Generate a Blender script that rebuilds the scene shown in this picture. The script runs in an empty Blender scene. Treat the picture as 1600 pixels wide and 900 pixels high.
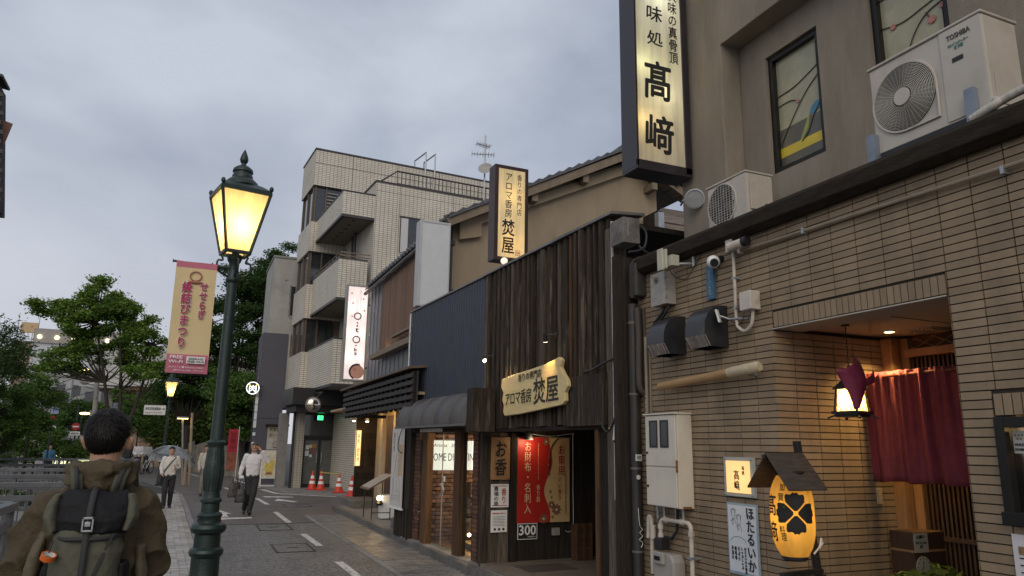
import bpy, bmesh, math, random
import numpy as np
from mathutils import Vector, Matrix
R = math.radians
SC = bpy.context.scene
COL = SC.collection
# ------------------------------------------------------------------ camera, sky, light, exposure
cd = bpy.data.cameras.new('camera'); cam = bpy.data.objects.new('camera', cd); COL.objects.link(cam)
cam.matrix_world = Matrix(((0.91768899, -0.09656518, 0.38538562, 0), (-0.39705773, -0.18907511, 0.89810677, 0),
                           (0.01385902, 0.97720303, 0.2118541, 1.7), (0, 0, 0, 1)))
_m = cam.matrix_world.to_3x3(); _c0, _c1 = _m.col[0].copy(), _m.col[1].copy(); _c2 = _c0.cross(_c1)
cam.matrix_world = Matrix((( _c0[0], _c1[0], _c2[0], 0), (_c0[1], _c1[1], _c2[1], 0), (_c0[2], _c1[2], _c2[2], 1.7), (0, 0, 0, 1)))
cd.sensor_width = 36; cd.lens = 1140 / 1600 * 36; cd.clip_start = .05; cd.clip_end = 3000
SC.camera = cam
W = bpy.data.worlds.new("World"); SC.world = W; W.use_nodes = True
nt = W.node_tree; nt.nodes.clear(); N = nt.nodes.new; L = nt.links.new
wo = N('ShaderNodeOutputWorld'); bgs = N('ShaderNodeBackground'); bgc = N('ShaderNodeBackground'); mx = N('ShaderNodeMixShader')
sky = N('ShaderNodeTexSky'); sky.sky_type = 'NISHITA'; sky.sun_disc = False
sky.sun_elevation = R(32); sky.sun_rotation = R(205)
bgs.inputs[1].default_value = .05; L(sky.outputs[0], bgs.inputs[0])
tc = N('ShaderNodeTexCoord'); mp = N('ShaderNodeMapping'); mp.inputs['Scale'].default_value = (1.3, 1.3, 1.9)
n1 = N('ShaderNodeTexNoise'); n1.inputs['Scale'].default_value = 1.9; n1.inputs['Detail'].default_value = 5; n1.inputs['Roughness'].default_value = .5; n1.inputs['Distortion'].default_value = .25
rp = N('ShaderNodeValToRGB'); rp.color_ramp.elements[0].position = .36; rp.color_ramp.elements[1].position = .63
rp.color_ramp.elements[0].color = (.27, .305, .385, 1); rp.color_ramp.elements[1].color = (.48, .52, .59, 1)
L(tc.outputs['Generated'], mp.inputs[0]); L(mp.outputs[0], n1.inputs['Vector']); L(n1.outputs[0], rp.inputs[0]); 
sz = N('ShaderNodeSeparateXYZ'); L(tc.outputs['Generated'], sz.inputs[0]); hr = N('ShaderNodeMapRange'); hr.interpolation_type = 'SMOOTHSTEP'; hr.inputs[1].default_value = .02; hr.inputs[2].default_value = .42; hr.inputs[3].default_value = .75; hr.inputs[4].default_value = 0; L(sz.outputs[2], hr.inputs[0])
hm = N('ShaderNodeMix'); hm.data_type = 'RGBA'; L(hr.outputs[0], hm.inputs[0]); L(rp.outputs[0], hm.inputs[6]); hm.inputs[7].default_value = (.56, .56, .60, 1); L(hm.outputs[2], bgc.inputs[0])
bgc.inputs[1].default_value = 1.0
mx.inputs[0].default_value = .9; L(bgs.outputs[0], mx.inputs[1]); L(bgc.outputs[0], mx.inputs[2]); L(mx.outputs[0], wo.inputs[0])
sd = bpy.data.lights.new('sun', 'SUN'); sd.energy = .95; sd.angle = R(50); sd.color = (1, .86, .68)
sun = bpy.data.objects.new('sun', sd); COL.objects.link(sun)
_sr = R(205); _se = R(32)
sun.rotation_euler = Vector((math.sin(_sr)*math.cos(_se), math.cos(_sr)*math.cos(_se), math.sin(_se))).to_track_quat('Z', 'Y').to_euler()
SC.view_settings.view_transform = 'Standard'; SC.view_settings.look = 'None'; SC.view_settings.gamma = 1
SC.view_settings.use_curve_mapping = False; SC.view_settings.exposure = 0.34
try:
    SC.cycles.max_bounces = 8; SC.cycles.transparent_max_bounces = 24; SC.cycles.sample_clamp_indirect = 6
except Exception: pass

# ------------------------------------------------------------------ materials
MATS = {}
def M(name, col, rough=.75, var=.2, scale=5., bump=.12, metal=0., rnd=0., stretch=(1, 1, 1), dirt=None, fine=60., spec=.5, dirt_lo=.5, dirt_hi=.7, dscale=1.3, coat=0, ramp=(.3, .7)):
    if name in MATS: return MATS[name]
    m = bpy.data.materials.new(name); m.use_nodes = True; t = m.node_tree; b = t.nodes['Principled BSDF']; n = t.nodes.new; l = t.links.new
    g = n('ShaderNodeNewGeometry'); mp = n('ShaderNodeMapping'); mp.inputs['Scale'].default_value = stretch; l(g.outputs['Position'], mp.inputs[0])
    a = n('ShaderNodeTexNoise'); a.inputs['Scale'].default_value = scale; a.inputs['Detail'].default_value = 6; a.inputs['Roughness'].default_value = .65; l(mp.outputs[0], a.inputs['Vector'])
    r = n('ShaderNodeValToRGB'); r.color_ramp.elements[0].position = ramp[0]; r.color_ramp.elements[1].position = ramp[1]
    c = Vector(col); lo = c*(1-var); hi = c*(1+var)
    r.color_ramp.elements[0].color = (*lo, 1); r.color_ramp.elements[1].color = (*hi, 1); l(a.outputs[0], r.inputs[0]); out = r.outputs[0]
    if dirt:
        d = n('ShaderNodeTexNoise'); d.inputs['Scale'].default_value = dscale; d.inputs['Detail'].default_value = 8; d.inputs['Roughness'].default_value = .7; l(mp.outputs[0], d.inputs['Vector'])
        dr = n('ShaderNodeValToRGB'); dr.color_ramp.elements[0].position = dirt_lo; dr.color_ramp.elements[1].position = dirt_hi; l(d.outputs[0], dr.inputs[0])
        mxx = n('ShaderNodeMix'); mxx.data_type = 'RGBA'; l(dr.outputs[0], mxx.inputs[0]); l(out, mxx.inputs[6]); mxx.inputs[7].default_value = (*dirt, 1); out = mxx.outputs[2]
    if rnd:
        oi = n('ShaderNodeObjectInfo'); ad = n('ShaderNodeMath'); ad.operation = 'ADD'; l(oi.outputs['Random'], ad.inputs[0]); l(g.outputs['Random Per Island'], ad.inputs[1])
        fr = n('ShaderNodeMath'); fr.operation = 'FRACT'; l(ad.outputs[0], fr.inputs[0])
        mr = n('ShaderNodeMapRange'); mr.inputs[3].default_value = 1-rnd; mr.inputs[4].default_value = 1+rnd; l(fr.outputs[0], mr.inputs[0])
        mu = n('ShaderNodeMix'); mu.data_type = 'RGBA'; mu.blend_type = 'MULTIPLY'; mu.inputs[0].default_value = 1; l(out, mu.inputs[6])
        cc = n('ShaderNodeCombineColor'); [l(mr.outputs[0], cc.inputs[i]) for i in range(3)]; l(cc.outputs[0], mu.inputs[7]); out = mu.outputs[2]
    l(out, b.inputs['Base Color'])
    if bump:
        f = n('ShaderNodeTexNoise'); f.inputs['Scale'].default_value = fine; f.inputs['Detail'].default_value = 4; l(mp.outputs[0], f.inputs['Vector'])
        bp = n('ShaderNodeBump'); bp.inputs['Strength'].default_value = bump; bp.inputs['Distance'].default_value = .01; l(f.outputs[0], bp.inputs['Height']); l(bp.outputs[0], b.inputs['Normal'])
        rr = n('ShaderNodeMapRange'); rr.inputs[3].default_value = max(.05, rough-.12); rr.inputs[4].default_value = min(1, rough+.12); l(a.outputs[0], rr.inputs[0]); l(rr.outputs[0], b.inputs['Roughness'])
    else: b.inputs['Roughness'].default_value = rough
    b.inputs['Metallic'].default_value = metal; b.inputs['Specular IOR Level'].default_value = spec; b.inputs['Coat Weight'].default_value = coat
    m.diffuse_color = (*col, 1); MATS[name] = m; return m
def EM(name, col, s):
    if name in MATS: return MATS[name]
    m = bpy.data.materials.new(name); m.use_nodes = True; t = m.node_tree; b = t.nodes['Principled BSDF']
    b.inputs['Base Color'].default_value = (*[min(1, c*.6) for c in col], 1); b.inputs['Emission Color'].default_value = (*col, 1); b.inputs['Emission Strength'].default_value = s; MATS[name] = m; return m
def TL(name, col, em=0., rough=.6, mixv=.55):            # translucent acrylic / paper lit by the lamp behind it
    if name in MATS: return MATS[name]
    m = bpy.data.materials.new(name); m.use_nodes = True; t = m.node_tree; t.nodes.clear(); n = t.nodes.new; l = t.links.new
    o = n('ShaderNodeOutputMaterial'); d = n('ShaderNodeBsdfDiffuse'); tr = n('ShaderNodeBsdfTranslucent'); x = n('ShaderNodeMixShader')
    g = n('ShaderNodeNewGeometry'); mp = n('ShaderNodeMapping'); mp.inputs['Scale'].default_value = (9, 9, .9); l(g.outputs['Position'], mp.inputs[0])
    a = n('ShaderNodeTexNoise'); a.inputs['Scale'].default_value = 1.5; a.inputs['Detail'].default_value = 7; l(mp.outputs[0], a.inputs['Vector'])
    r = n('ShaderNodeValToRGB'); r.color_ramp.elements[0].position = .35; r.color_ramp.elements[1].position = .6
    r.color_ramp.elements[0].color = (*[c*.8 for c in col], 1); r.color_ramp.elements[1].color = (*col, 1); l(a.outputs[0], r.inputs[0])
    l(r.outputs[0], d.inputs[0]); l(r.outputs[0], tr.inputs[0]); x.inputs[0].default_value = mixv; l(d.outputs[0], x.inputs[1]); l(tr.outputs[0], x.inputs[2])
    if em:
        e = n('ShaderNodeEmission'); e.inputs[0].default_value = (*col, 1); e.inputs[1].default_value = em; ad = n('ShaderNodeAddShader'); l(x.outputs[0], ad.inputs[0]); l(e.outputs[0], ad.inputs[1]); l(ad.outputs[0], o.inputs[0])
    else: l(x.outputs[0], o.inputs[0])
    MATS[name] = m; return m
def GL(name, tint=(.9, .95, .95), refl=.12, clear=.9, rough=.03):
    if name in MATS: return MATS[name]
    m = bpy.data.materials.new(name); m.use_nodes = True; t = m.node_tree; t.nodes.clear(); n = t.nodes.new; l = t.links.new
    o = n('ShaderNodeOutputMaterial'); tr = n('ShaderNodeBsdfTransparent'); gl = n('ShaderNodeBsdfGlossy'); x = n('ShaderNodeMixShader'); lw = n('ShaderNodeLayerWeight'); lw.inputs[0].default_value = .35
    tr.inputs[0].default_value = (*[c*clear for c in tint], 1); gl.inputs[0].default_value = (.9, .92, .95, 1); gl.inputs['Roughness'].default_value = rough
    mr = n('ShaderNodeMapRange'); mr.inputs[3].default_value = refl*.4; mr.inputs[4].default_value = min(1, refl*4); l(lw.outputs['Fresnel'], mr.inputs[0]); l(mr.outputs[0], x.inputs[0])
    l(tr.outputs[0], x.inputs[1]); l(gl.outputs[0], x.inputs[2]); l(x.outputs[0], o.inputs[0]); MATS[name] = m; return m
def BRK(name, c1, c2, mortar, bw, bh, mort=.012, rough=.6, plane='xz', var=.1):   # surface too far away to tell its tiles apart
    if name in MATS: return MATS[name]
    m = bpy.data.materials.new(name); m.use_nodes = True; t = m.node_tree; b = t.nodes['Principled BSDF']; n = t.nodes.new; l = t.links.new
    tcn = n('ShaderNodeTexCoord'); s = n('ShaderNodeSeparateXYZ'); l(tcn.outputs['Object'], s.inputs[0]); cb = n('ShaderNodeCombineXYZ')
    if plane == 'both':
        ad = n('ShaderNodeMath'); l(s.outputs[0], ad.inputs[0]); l(s.outputs[1], ad.inputs[1]); l(ad.outputs[0], cb.inputs[0])
    else: l(s.outputs[0 if plane[0] == 'x' else 1], cb.inputs[0])
    l(s.outputs[2], cb.inputs[1])
    k = n('ShaderNodeTexBrick'); k.offset = 0; k.inputs['Scale'].default_value = 1; k.inputs['Brick Width'].default_value = bw; k.inputs['Row Height'].default_value = bh
    k.inputs['Mortar Size'].default_value = mort; k.inputs['Color1'].default_value = (*c1, 1); k.inputs['Color2'].default_value = (*c2, 1); k.inputs['Mortar'].default_value = (*mortar, 1)
    l(cb.outputs[0], k.inputs['Vector'])
    a = n('ShaderNodeTexNoise'); a.inputs['Scale'].default_value = .8; a.inputs['Detail'].default_value = 6; l(tcn.outputs['Object'], a.inputs['Vector'])
    mr = n('ShaderNodeMapRange'); mr.inputs[1].default_value = .3; mr.inputs[2].default_value = .7; mr.inputs[3].default_value = 1-var; mr.inputs[4].default_value = 1+var; l(a.outputs[0], mr.inputs[0])
    vm = n('ShaderNodeVectorMath'); vm.operation = 'SCALE'; l(k.outputs[0], vm.inputs[0]); l(mr.outputs[0], vm.inputs['Scale']); l(vm.outputs[0], b.inputs['Base Color'])
    bp = n('ShaderNodeBump'); bp.inputs['Strength'].default_value = .4; bp.inputs['Distance'].default_value = .01; bp.invert = True; l(k.outputs['Fac'], bp.inputs['Height']); l(bp.outputs[0], b.inputs['Normal'])
    b.inputs['Roughness'].default_value = rough; MATS[name] = m; return m

# ------------------------------------------------------------------ geometry helpers
class MB:
    def __init__(s): s.v = []; s.f = []
    def add(s, vs, fs):
        o = len(s.v); s.v += [tuple(p) for p in vs]; s.f += [tuple(i+o for i in f) for f in fs]; return s
    def box(s, x0, x1, y0, y1, z0, z1):
        return s.add([(x0, y0, z0), (x1, y0, z0), (x1, y1, z0), (x0, y1, z0), (x0, y0, z1), (x1, y0, z1), (x1, y1, z1), (x0, y1, z1)],
                     [(0, 3, 2, 1), (4, 5, 6, 7), (0, 1, 5, 4), (1, 2, 6, 5), (2, 3, 7, 6), (3, 0, 4, 7)])
    def bar(s, p, q, w, h, up=(0, 0, 1)):
        p = Vector(p); q = Vector(q); d = (q-p).normalized(); u = Vector(up)
        if abs(d.dot(u)) > .98: u = Vector((1, 0, 0))
        a = d.cross(u).normalized(); b = a.cross(d).normalized(); a = a*w/2; b = b*h/2
        return s.add([p-a-b, p+a-b, p+a+b, p-a+b, q-a-b, q+a-b, q+a+b, q-a+b], [(0, 3, 2, 1), (4, 5, 6, 7), (0, 1, 5, 4), (1, 2, 6, 5), (2, 3, 7, 6), (3, 0, 4, 7)])
    def tube(s, pts, r, n=8, caps=True):
        pts = [Vector(p) for p in pts]; k = len(pts); rr = r if isinstance(r, (list, tuple)) else [r]*k; vs = []; fs = []; pa = None
        for i, p in enumerate(pts):
            d = (pts[min(i+1, k-1)]-pts[max(i-1, 0)])
            d = d.normalized() if d.length > 1e-9 else Vector((0, 0, 1))
            if pa is None:
                u = Vector((0, 0, 1)) if abs(d.z) < .9 else Vector((1, 0, 0)); a = d.cross(u).normalized()
            else: a = (pa-d*pa.dot(d)).normalized()
            pa = a; b = d.cross(a)
            for j in range(n):
                t = 2*math.pi*j/n; vs.append(p+(a*math.cos(t)+b*math.sin(t))*rr[i])
        for i in range(k-1):
            for j in range(n): fs.append((i*n+j, i*n+(j+1) % n, (i+1)*n+(j+1) % n, (i+1)*n+j))
        if caps: fs.append(tuple(range(n-1, -1, -1))); fs.append(tuple(range((k-1)*n, k*n)))
        return s.add(vs, fs)
    def lathe(s, prof, n=20, c=(0, 0, 0), rot=0., caps=True):
        vs = []; fs = []; k = len(prof)
        for r, z in prof:
            for j in range(n):
                t = 2*math.pi*j/n+rot; vs.append((c[0]+r*math.cos(t), c[1]+r*math.sin(t), c[2]+z))
        for i in range(k-1):
            for j in range(n): fs.append((i*n+j, i*n+(j+1) % n, (i+1)*n+(j+1) % n, (i+1)*n+j))
        if caps: fs.append(tuple(range(n-1, -1, -1))); fs.append(tuple(range((k-1)*n, k*n)))
        return s.add(vs, fs)
    def prism(s, poly, ax, a0, a1):     # poly: 2D points in the two other axes; extruded along ax ('x','y','z')
        def P(p, a): return {'x': (a, p[0], p[1]), 'y': (p[0], a, p[1]), 'z': (p[0], p[1], a)}[ax]
        n = len(poly); return s.add([P(p, a0) for p in poly]+[P(p, a1) for p in poly], [tuple(range(n-1, -1, -1)), tuple(range(n, 2*n))]+[(i, (i+1) % n, n+(i+1) % n, n+i) for i in range(n)])
    def quad(s, *p): return s.add(p, [tuple(range(len(p)))])
    def ball(s, c, r, n=12, m=8):
        rx, ry, rz = r if isinstance(r, (tuple, list)) else (r, r, r); vs = [(c[0], c[1], c[2]-rz)]; fs = []
        for i in range(1, m):
            t = -math.pi/2+math.pi*i/m
            for j in range(n): p = 2*math.pi*j/n; vs.append((c[0]+rx*math.cos(t)*math.cos(p), c[1]+ry*math.cos(t)*math.sin(p), c[2]+rz*math.sin(t)))
        vs.append((c[0], c[1], c[2]+rz)); T = len(vs)-1
        for j in range(n): fs.append((0, 1+(j+1) % n, 1+j)); fs.append((T, T-n+j, T-n+(j+1) % n))
        for i in range(m-2):
            for j in range(n): fs.append((1+i*n+j, 1+i*n+(j+1) % n, 1+(i+1)*n+(j+1) % n, 1+(i+1)*n+j))
        return s.add(vs, fs)
    def xf(s, mat, i0=0):
        s.v[i0:] = [tuple(mat @ Vector(p)) for p in s.v[i0:]]; return s
    def mesh(s, name, smooth=None):
        me = bpy.data.meshes.new(name); me.from_pydata(s.v, [], s.f)
        bm = bmesh.new(); bm.from_mesh(me); bmesh.ops.recalc_face_normals(bm, faces=bm.faces); bm.to_mesh(me); bm.free()
        if smooth:
            me.polygons.foreach_set('use_smooth', [True]*len(me.polygons)); me.set_sharp_from_angle(angle=R(smooth))
        return me
    def build(s, name, mat, parent=None, bevel=0, smooth=None, label=None, kind=None, loc=None):
        me = s.mesh(name, smooth); me.materials.append(mat); o = bpy.data.objects.new(name, me); COL.objects.link(o)
        if parent is not None: o.parent = parent
        if loc: o.location = loc
        if bevel:
            b = o.modifiers.new('bevel', 'BEVEL'); b.width = bevel; b.segments = 2; b.limit_method = 'ANGLE'; b.angle_limit = R(40); b.harden_normals = False
        if label: o['label'] = label
        if kind: o['kind'] = kind
        return o
def box(name, mat, parent, x0, x1, y0, y1, z0, z1, **k): return MB().box(x0, x1, y0, y1, z0, z1).build(name, mat, parent, **k)
def thing(name, label, cat, loc=(0, 0, 0), rz=0, group=None):
    o = bpy.data.objects.new(name, None); COL.objects.link(o); o.location = loc; o.rotation_euler = (0, 0, R(rz)); o['label'] = label; o['category'] = cat
    if group: o['group'] = group
    return o
def tag(o, label, cat, group=None):
    o['label'] = label; o['category'] = cat
    if group: o['group'] = group
    return o
def dup(root, loc, rz=None, label=None, scale=None):
    kids = {}
    for ob in COL.objects:
        if ob.parent: kids.setdefault(ob.parent, []).append(ob)
    def cp(o, par):
        c = o.copy(); COL.objects.link(c)
        if par is not None: c.parent = par
        for k in kids.get(o, []): cp(k, c)
        return c
    r = cp(root, None); r.location = loc
    if rz is not None: r.rotation_euler = (0, 0, R(rz))
    if label: r['label'] = label
    if scale: r.scale = (scale,)*3
    return r
def shared(me, name, parent, loc, rot=None, scale=None, label=None):
    o = bpy.data.objects.new(name, me); COL.objects.link(o); o.parent = parent; o.location = loc
    if rot: o.rotation_euler = rot
    if scale: o.scale = scale
    if label: o['label'] = label
    return o
def txt(body, parent, face, c, w, h, mat, vert=False, weight=0., name='lettering', depth=.003, shear=0, rotz=0, line=1.0):
    """face 'W': looks to the street (-x); 'C': looks towards -y. fitted into w x h metres round the centre c (local)."""
    if vert: body = '\n'.join(body)
    cu = bpy.data.curves.new(name, 'FONT'); cu.body = body; cu.size = 1; cu.align_x = 'CENTER'; cu.extrude = .01; cu.resolution_u = 2; cu.space_line = line; cu.shear = shear
    to = bpy.data.objects.new(name, cu); me = bpy.data.meshes.new_from_object(to); bpy.data.objects.remove(to); me.name = name
    n = len(me.vertices)
    if n == 0: return None
    co = np.empty(n*3); me.vertices.foreach_get('co', co); co = co.reshape(n, 3)
    mn = co.min(0); mxx = co.max(0); sz = np.maximum(mxx-mn, 1e-6); q = (co-(mn+mxx)/2)/sz
    x = q[:, 0]*w; y = q[:, 1]*h; z = q[:, 2]*depth
    if weight:   # heavier strokes: the same glyphs struck again a little to each side
        fl = [tuple(p.vertices) for p in me.polygons]; em = 1.0/sz[0]*weight, 1.0/sz[1]*weight; X = [x]; Y = [y]; Z = [z]; F = list(fl)
        for k, (dx, dy) in enumerate(((-1, 0), (1, 0), (0, -1), (0, 1), (-.7, .7), (.7, -.7))):
            X.append(x+dx*em[0]*w*.6); Y.append(y+dy*em[1]*h*.6); Z.append(z+(k+1)*.00012); F += [tuple(i+(k+1)*n for i in f_) for f_ in fl]
        x = np.concatenate(X); y = np.concatenate(Y); z = np.concatenate(Z)
        me = bpy.data.meshes.new(name); me.from_pydata([(0, 0, 0)]*len(x), [], F)
    if rotz: a = R(rotz); x, y = x*math.cos(a)-y*math.sin(a), x*math.sin(a)+y*math.cos(a)
    if face == 'W': out = np.stack([c[0]-z, c[1]-x, c[2]+y], 1)
    elif face == 'C': out = np.stack([c[0]+x, c[1]-z, c[2]+y], 1)
    elif face == 'R': out = np.stack([c[0]+x, c[1]+y, c[2]+z], 1)
    me.vertices.foreach_set('co', out.ravel()); me.materials.clear(); me.materials.append(mat)
    o = bpy.data.objects.new(name, me); COL.objects.link(o); o.parent = parent; return o
def curvepts(pts, k=6):
    P = [Vector(p) for p in pts]; out = []
    for i in range(len(P)-1):
        a = P[max(i-1, 0)]; b = P[i]; c = P[i+1]; d = P[min(i+2, len(P)-1)]
        for j in range(k):
            t = j/k; out.append(.5*((2*b)+(c-a)*t+(2*a-5*b+4*c-d)*t*t+(3*b-a-3*c+d)*t**3))
    out.append(P[-1]); return out
def point(name, loc, e, col, r=.04, parent=None):
    d = bpy.data.lights.new(name, 'POINT'); d.energy = e; d.color = col; d.shadow_soft_size = r; o = bpy.data.objects.new(name, d); COL.objects.link(o); o.location = loc
    if parent is not None: o.parent = parent
    return o
rng = random.Random(7)
WARM = (1, .62, .22)
# palette
m_black = M('black_paint', (.012, .012, .014), .5, .2, bump=.05)
m_ink = M('ink', (.01, .01, .01), .7, .1, bump=0)
m_white = M('white_paint', (.75, .75, .73), .6, .08, bump=.05)
m_cable = M('cable_rubber', (.02, .02, .022), .5, .2, bump=0)
m_steel = M('galvanised_steel', (.36, .38, .40), .45, .15, metal=.6, bump=.05)
m_pole = M('cast_iron_green', (.020, .036, .033), .42, .25, scale=9, bump=.25, fine=40, dirt=(.035, .055, .05), metal=.25)
# ================================================================== GROUND, ROAD, PAVEMENTS
m_asph = M('asphalt', (.155, .145, .135), .5, .62, ramp=(.44, .57), scale=24, bump=.5, fine=220, dirt=(.095, .09, .085), dscale=1.1, dirt_lo=.5, dirt_hi=.62)
m_asph2 = M('worn_asphalt', (.13, .112, .102), .5, .3, ramp=(.4, .62), scale=30, bump=.25, fine=120, dirt=(.05, .045, .042), dscale=.9)
m_conc = M('concrete', (.22, .21, .20), .7, .2, scale=3, bump=.3, fine=50, dirt=(.12, .115, .11))
m_kerb = M('kerb_stone', (.14, .13, .12), .6, .25, scale=8, bump=.3, dirt=(.06, .06, .055))
m_pav = M('pale_paver', (.36, .34, .32), .5, .18, scale=14, bump=.3, rnd=.28)
m_pavg = M('grey_paver', (.20, .19, .185), .4, .2, scale=12, bump=.3, rnd=.25, dirt=(.12, .11, .105), dscale=2)
m_line = M('road_paint', (.62, .61, .58), .6, .12, scale=20, bump=.2, dirt=(.2, .19, .18), dscale=9, dirt_lo=.5, dirt_hi=.64)
m_earth = M('ground_earth', (.09, .085, .08), .9, .2)
g = MB(); g.quad((-1.75, -40, -.03), (900, -40, -.03), (900, 1500, -.03), (-1.75, 1500, -.03)); g.quad((-900, -40, -.03), (-5.2, -40, -.03), (-5.2, 1500, -.03), (-900, 1500, -.03))
g.quad((-5.2, 60, -.03), (-1.75, 60, -.03), (-1.75, 1500, -.03), (-5.2, 1500, -.03))
g.build('ground', m_earth, kind='structure')
MB().box(-5.2, -1.75, -20, 60, -1.75, -1.7).build('canal_bed', m_earth, kind='structure')
MB().quad((-5.2, -20, -1.5), (-1.75, -20, -1.5), (-1.75, 60, -1.5), (-5.2, 60, -1.5)).build('water', M('water', (.03, .04, .035), .08, .2, scale=3, bump=.25, fine=14), kind='structure')
cw = MB(); cw.box(-1.95, -1.752, -20, 60, -1.7, -.04); cw.box(-5.198, -5.0, -20, 60, -1.7, -.04); cw.build('canal_wall', m_conc, kind='structure')
rd = MB(); rd.quad((.2, -10, -.012), (3.7, -10, -.012), (3.7, 17.2, -.012), (.2, 17.2, -.012)); rd.build('road', m_asph, kind='structure')
rf = MB(); rf.add([(.2, 17.2, -.012), (14, 17.2, -.012), (14, 29.5, -.012), (3.4, 31.5, -.012), (2.6, 34.5, -.012), (1.2, 50, -.012), (1.0, 60, -.012), (-5, 62, -.012), (-1.7, 36, -.012), (-.3, 28, -.012)], [tuple(range(10))])
rf.build('far_road', m_asph2, kind='structure')
# seam between the two surfaces
MB().box(.3, 3.6, 17.17, 17.23, -.02, -.006).build('road_seam', m_black, kind='structure')
# left pavement with kerb
edge = [(.47, -8), (.47, 10.5), (.34, 14), (.22, 18), (.12, 21.5), (-.04, 25.7), (-.36, 28.1), (-.8, 30), (-1.7, 31.5)]
lp = MB(); ev = [(x-.12, y, .1) for x, y in edge]; lp.add([(-1.72, -8, .1)]+ev, [tuple(range(len(ev)+1))]) if False else None
for (x0, y0), (x1, y1) in zip(edge[:-1], edge[1:]): lp.quad((-1.72, y0, .085), (x0-.12, y0, .085), (x1-.12, y1, .085), (-1.72, y1, .085))
lp.build('left_pavement', M('dark_grout', (.07, .065, .06), .9, .2), kind='structure')
kb = MB()
for (x0, y0), (x1, y1) in zip(edge[:-1], edge[1:]):
    n = max(1, int((y1-y0)/.6))
    for i in range(n):
        t0 = i/n; t1 = (i+1)/n-.008/(y1-y0+.01); xa = x0+(x1-x0)*t0; xb = x0+(x1-x0)*t1; ya = y0+(y1-y0)*t0; yb = y0+(y1-y0)*t1
        kb.add([(xa-.12, ya, -.02), (xa, ya, -.02), (xb, yb, -.02), (xb-.12, yb, -.02), (xa-.12, ya, .1), (xa-.01, ya, .1), (xb-.01, yb, .1), (xb-.12, yb, .1)],
               [(0, 3, 2, 1), (4, 5, 6, 7), (0, 1, 5, 4), (1, 2, 6, 5), (2, 3, 7, 6), (3, 0, 4, 7)])
left_kerb = kb.build('left_kerb', m_conc, kind='structure')
pv = MB().box(0, .188, 0, .086, 0, .02).mesh('paver'); pv.materials.append(m_pav)
pvg = MB().box(0, .188, 0, .086, 0, .02).mesh('paver'); pvg.materials.append(m_pavg)
def edge_x(y):
    for (x0, y0), (x1, y1) in zip(edge[:-1], edge[1:]):
        if y0 <= y <= y1: return x0+(x1-x0)*(y-y0)/(y1-y0)
    return -2
left_pav = bpy.data.objects['left_pavement']
rest = MB(); cnt = 0
for j in range(int((26-7.6)/.1)):
    y = 7.6+j*.1; xe = edge_x(y)-.125; off = .1 if j % 2 else 0
    for i in range(11):
        x1 = xe-off-i*.2
        if x1-.195 < -1.7: break
        z = .083+rng.uniform(0, .006)
        if 9.6 < y and x1 > -.75 and cnt < 300: shared(pv, 'paver', left_pav, (x1-.195, y, z)); cnt += 1
        else: rest.box(x1-.195, x1-.007, y, y+.086, z, z+.02)
rest.build('pavers_beyond', m_pav, left_pav, kind='stuff')
# right paved strip flush with the road, with edge stone
rs = MB().box(2.80, 3.66, 2, 18.9, -.02, -.004).build('right_pavement', m_kerb, kind='structure')
rest = MB(); cnt = 0
MB().box(2.70, 2.795, 2, 18.9, -.02, .006).build('edge_stone', m_conc, rs)
for j in range(int((18.8-9.4)/.1)):
    y = 9.4+j*.1; off = .1 if j % 2 else 0
    for i in range(5):
        x = 2.81-off*.5+i*.2
        if x+.195 > 3.66: break
        if x < 2.8: x = 2.8
        z = -.016+rng.uniform(0, .006)
        if cnt < 300 : shared(pvg, 'paver', rs, (x, y, z)); cnt += 1
        else: rest.box(x, x+.195, y, y+.095, z, z+.02)
rest.build('pavers_beyond', m_pavg, rs, kind='stuff')
# raised step along the shop fronts: F0 direction, kerb stones
st = MB().add([(3.72, 4, -.02), (3.69, 20.2, -.02), (5.4, 20.6, -.02), (8, 20.6, -.02), (8, 4, -.02), (3.72, 4, .1), (3.69, 20.2, .1), (5.4, 20.6, .1), (8, 20.6, .1), (8, 4, .1)],
              [(0, 1, 2, 3, 4), (5, 9, 8, 7, 6), (0, 5, 6, 1), (1, 6, 7, 2), (2, 7, 8, 3), (3, 8, 9, 4), (4, 9, 5, 0)])
shop_pav = st.build('shop_pavement', m_conc, kind='structure')
y = 4.0
kst = MB().box(0, .12, 0, .585, 0, .135).mesh('kerb_stone'); kst.materials.append(m_kerb)
while y < 20: shared(kst, 'kerb_stone', shop_pav, (3.60+rng.uniform(-.004, .004), y, -.02)); y += .6
# far right pavement (round the corner)
fp = MB(); P = [(3.2, 27.2), (5.0, 25.2), (14, 25.8), (14, 31), (3.6, 31), (2.9, 36), (2.4, 46), (1.9, 46), (2.35, 36), (2.75, 30)]
fp.add([(x, y, .03) for x, y in P]+[(x, y, -.02) for x, y in P], [tuple(range(10))]+[(i, (i+1) % 10, 10+(i+1) % 10, 10+i) for i in range(10)])
fp.build('corner_pavement', m_conc, kind='structure')
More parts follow.
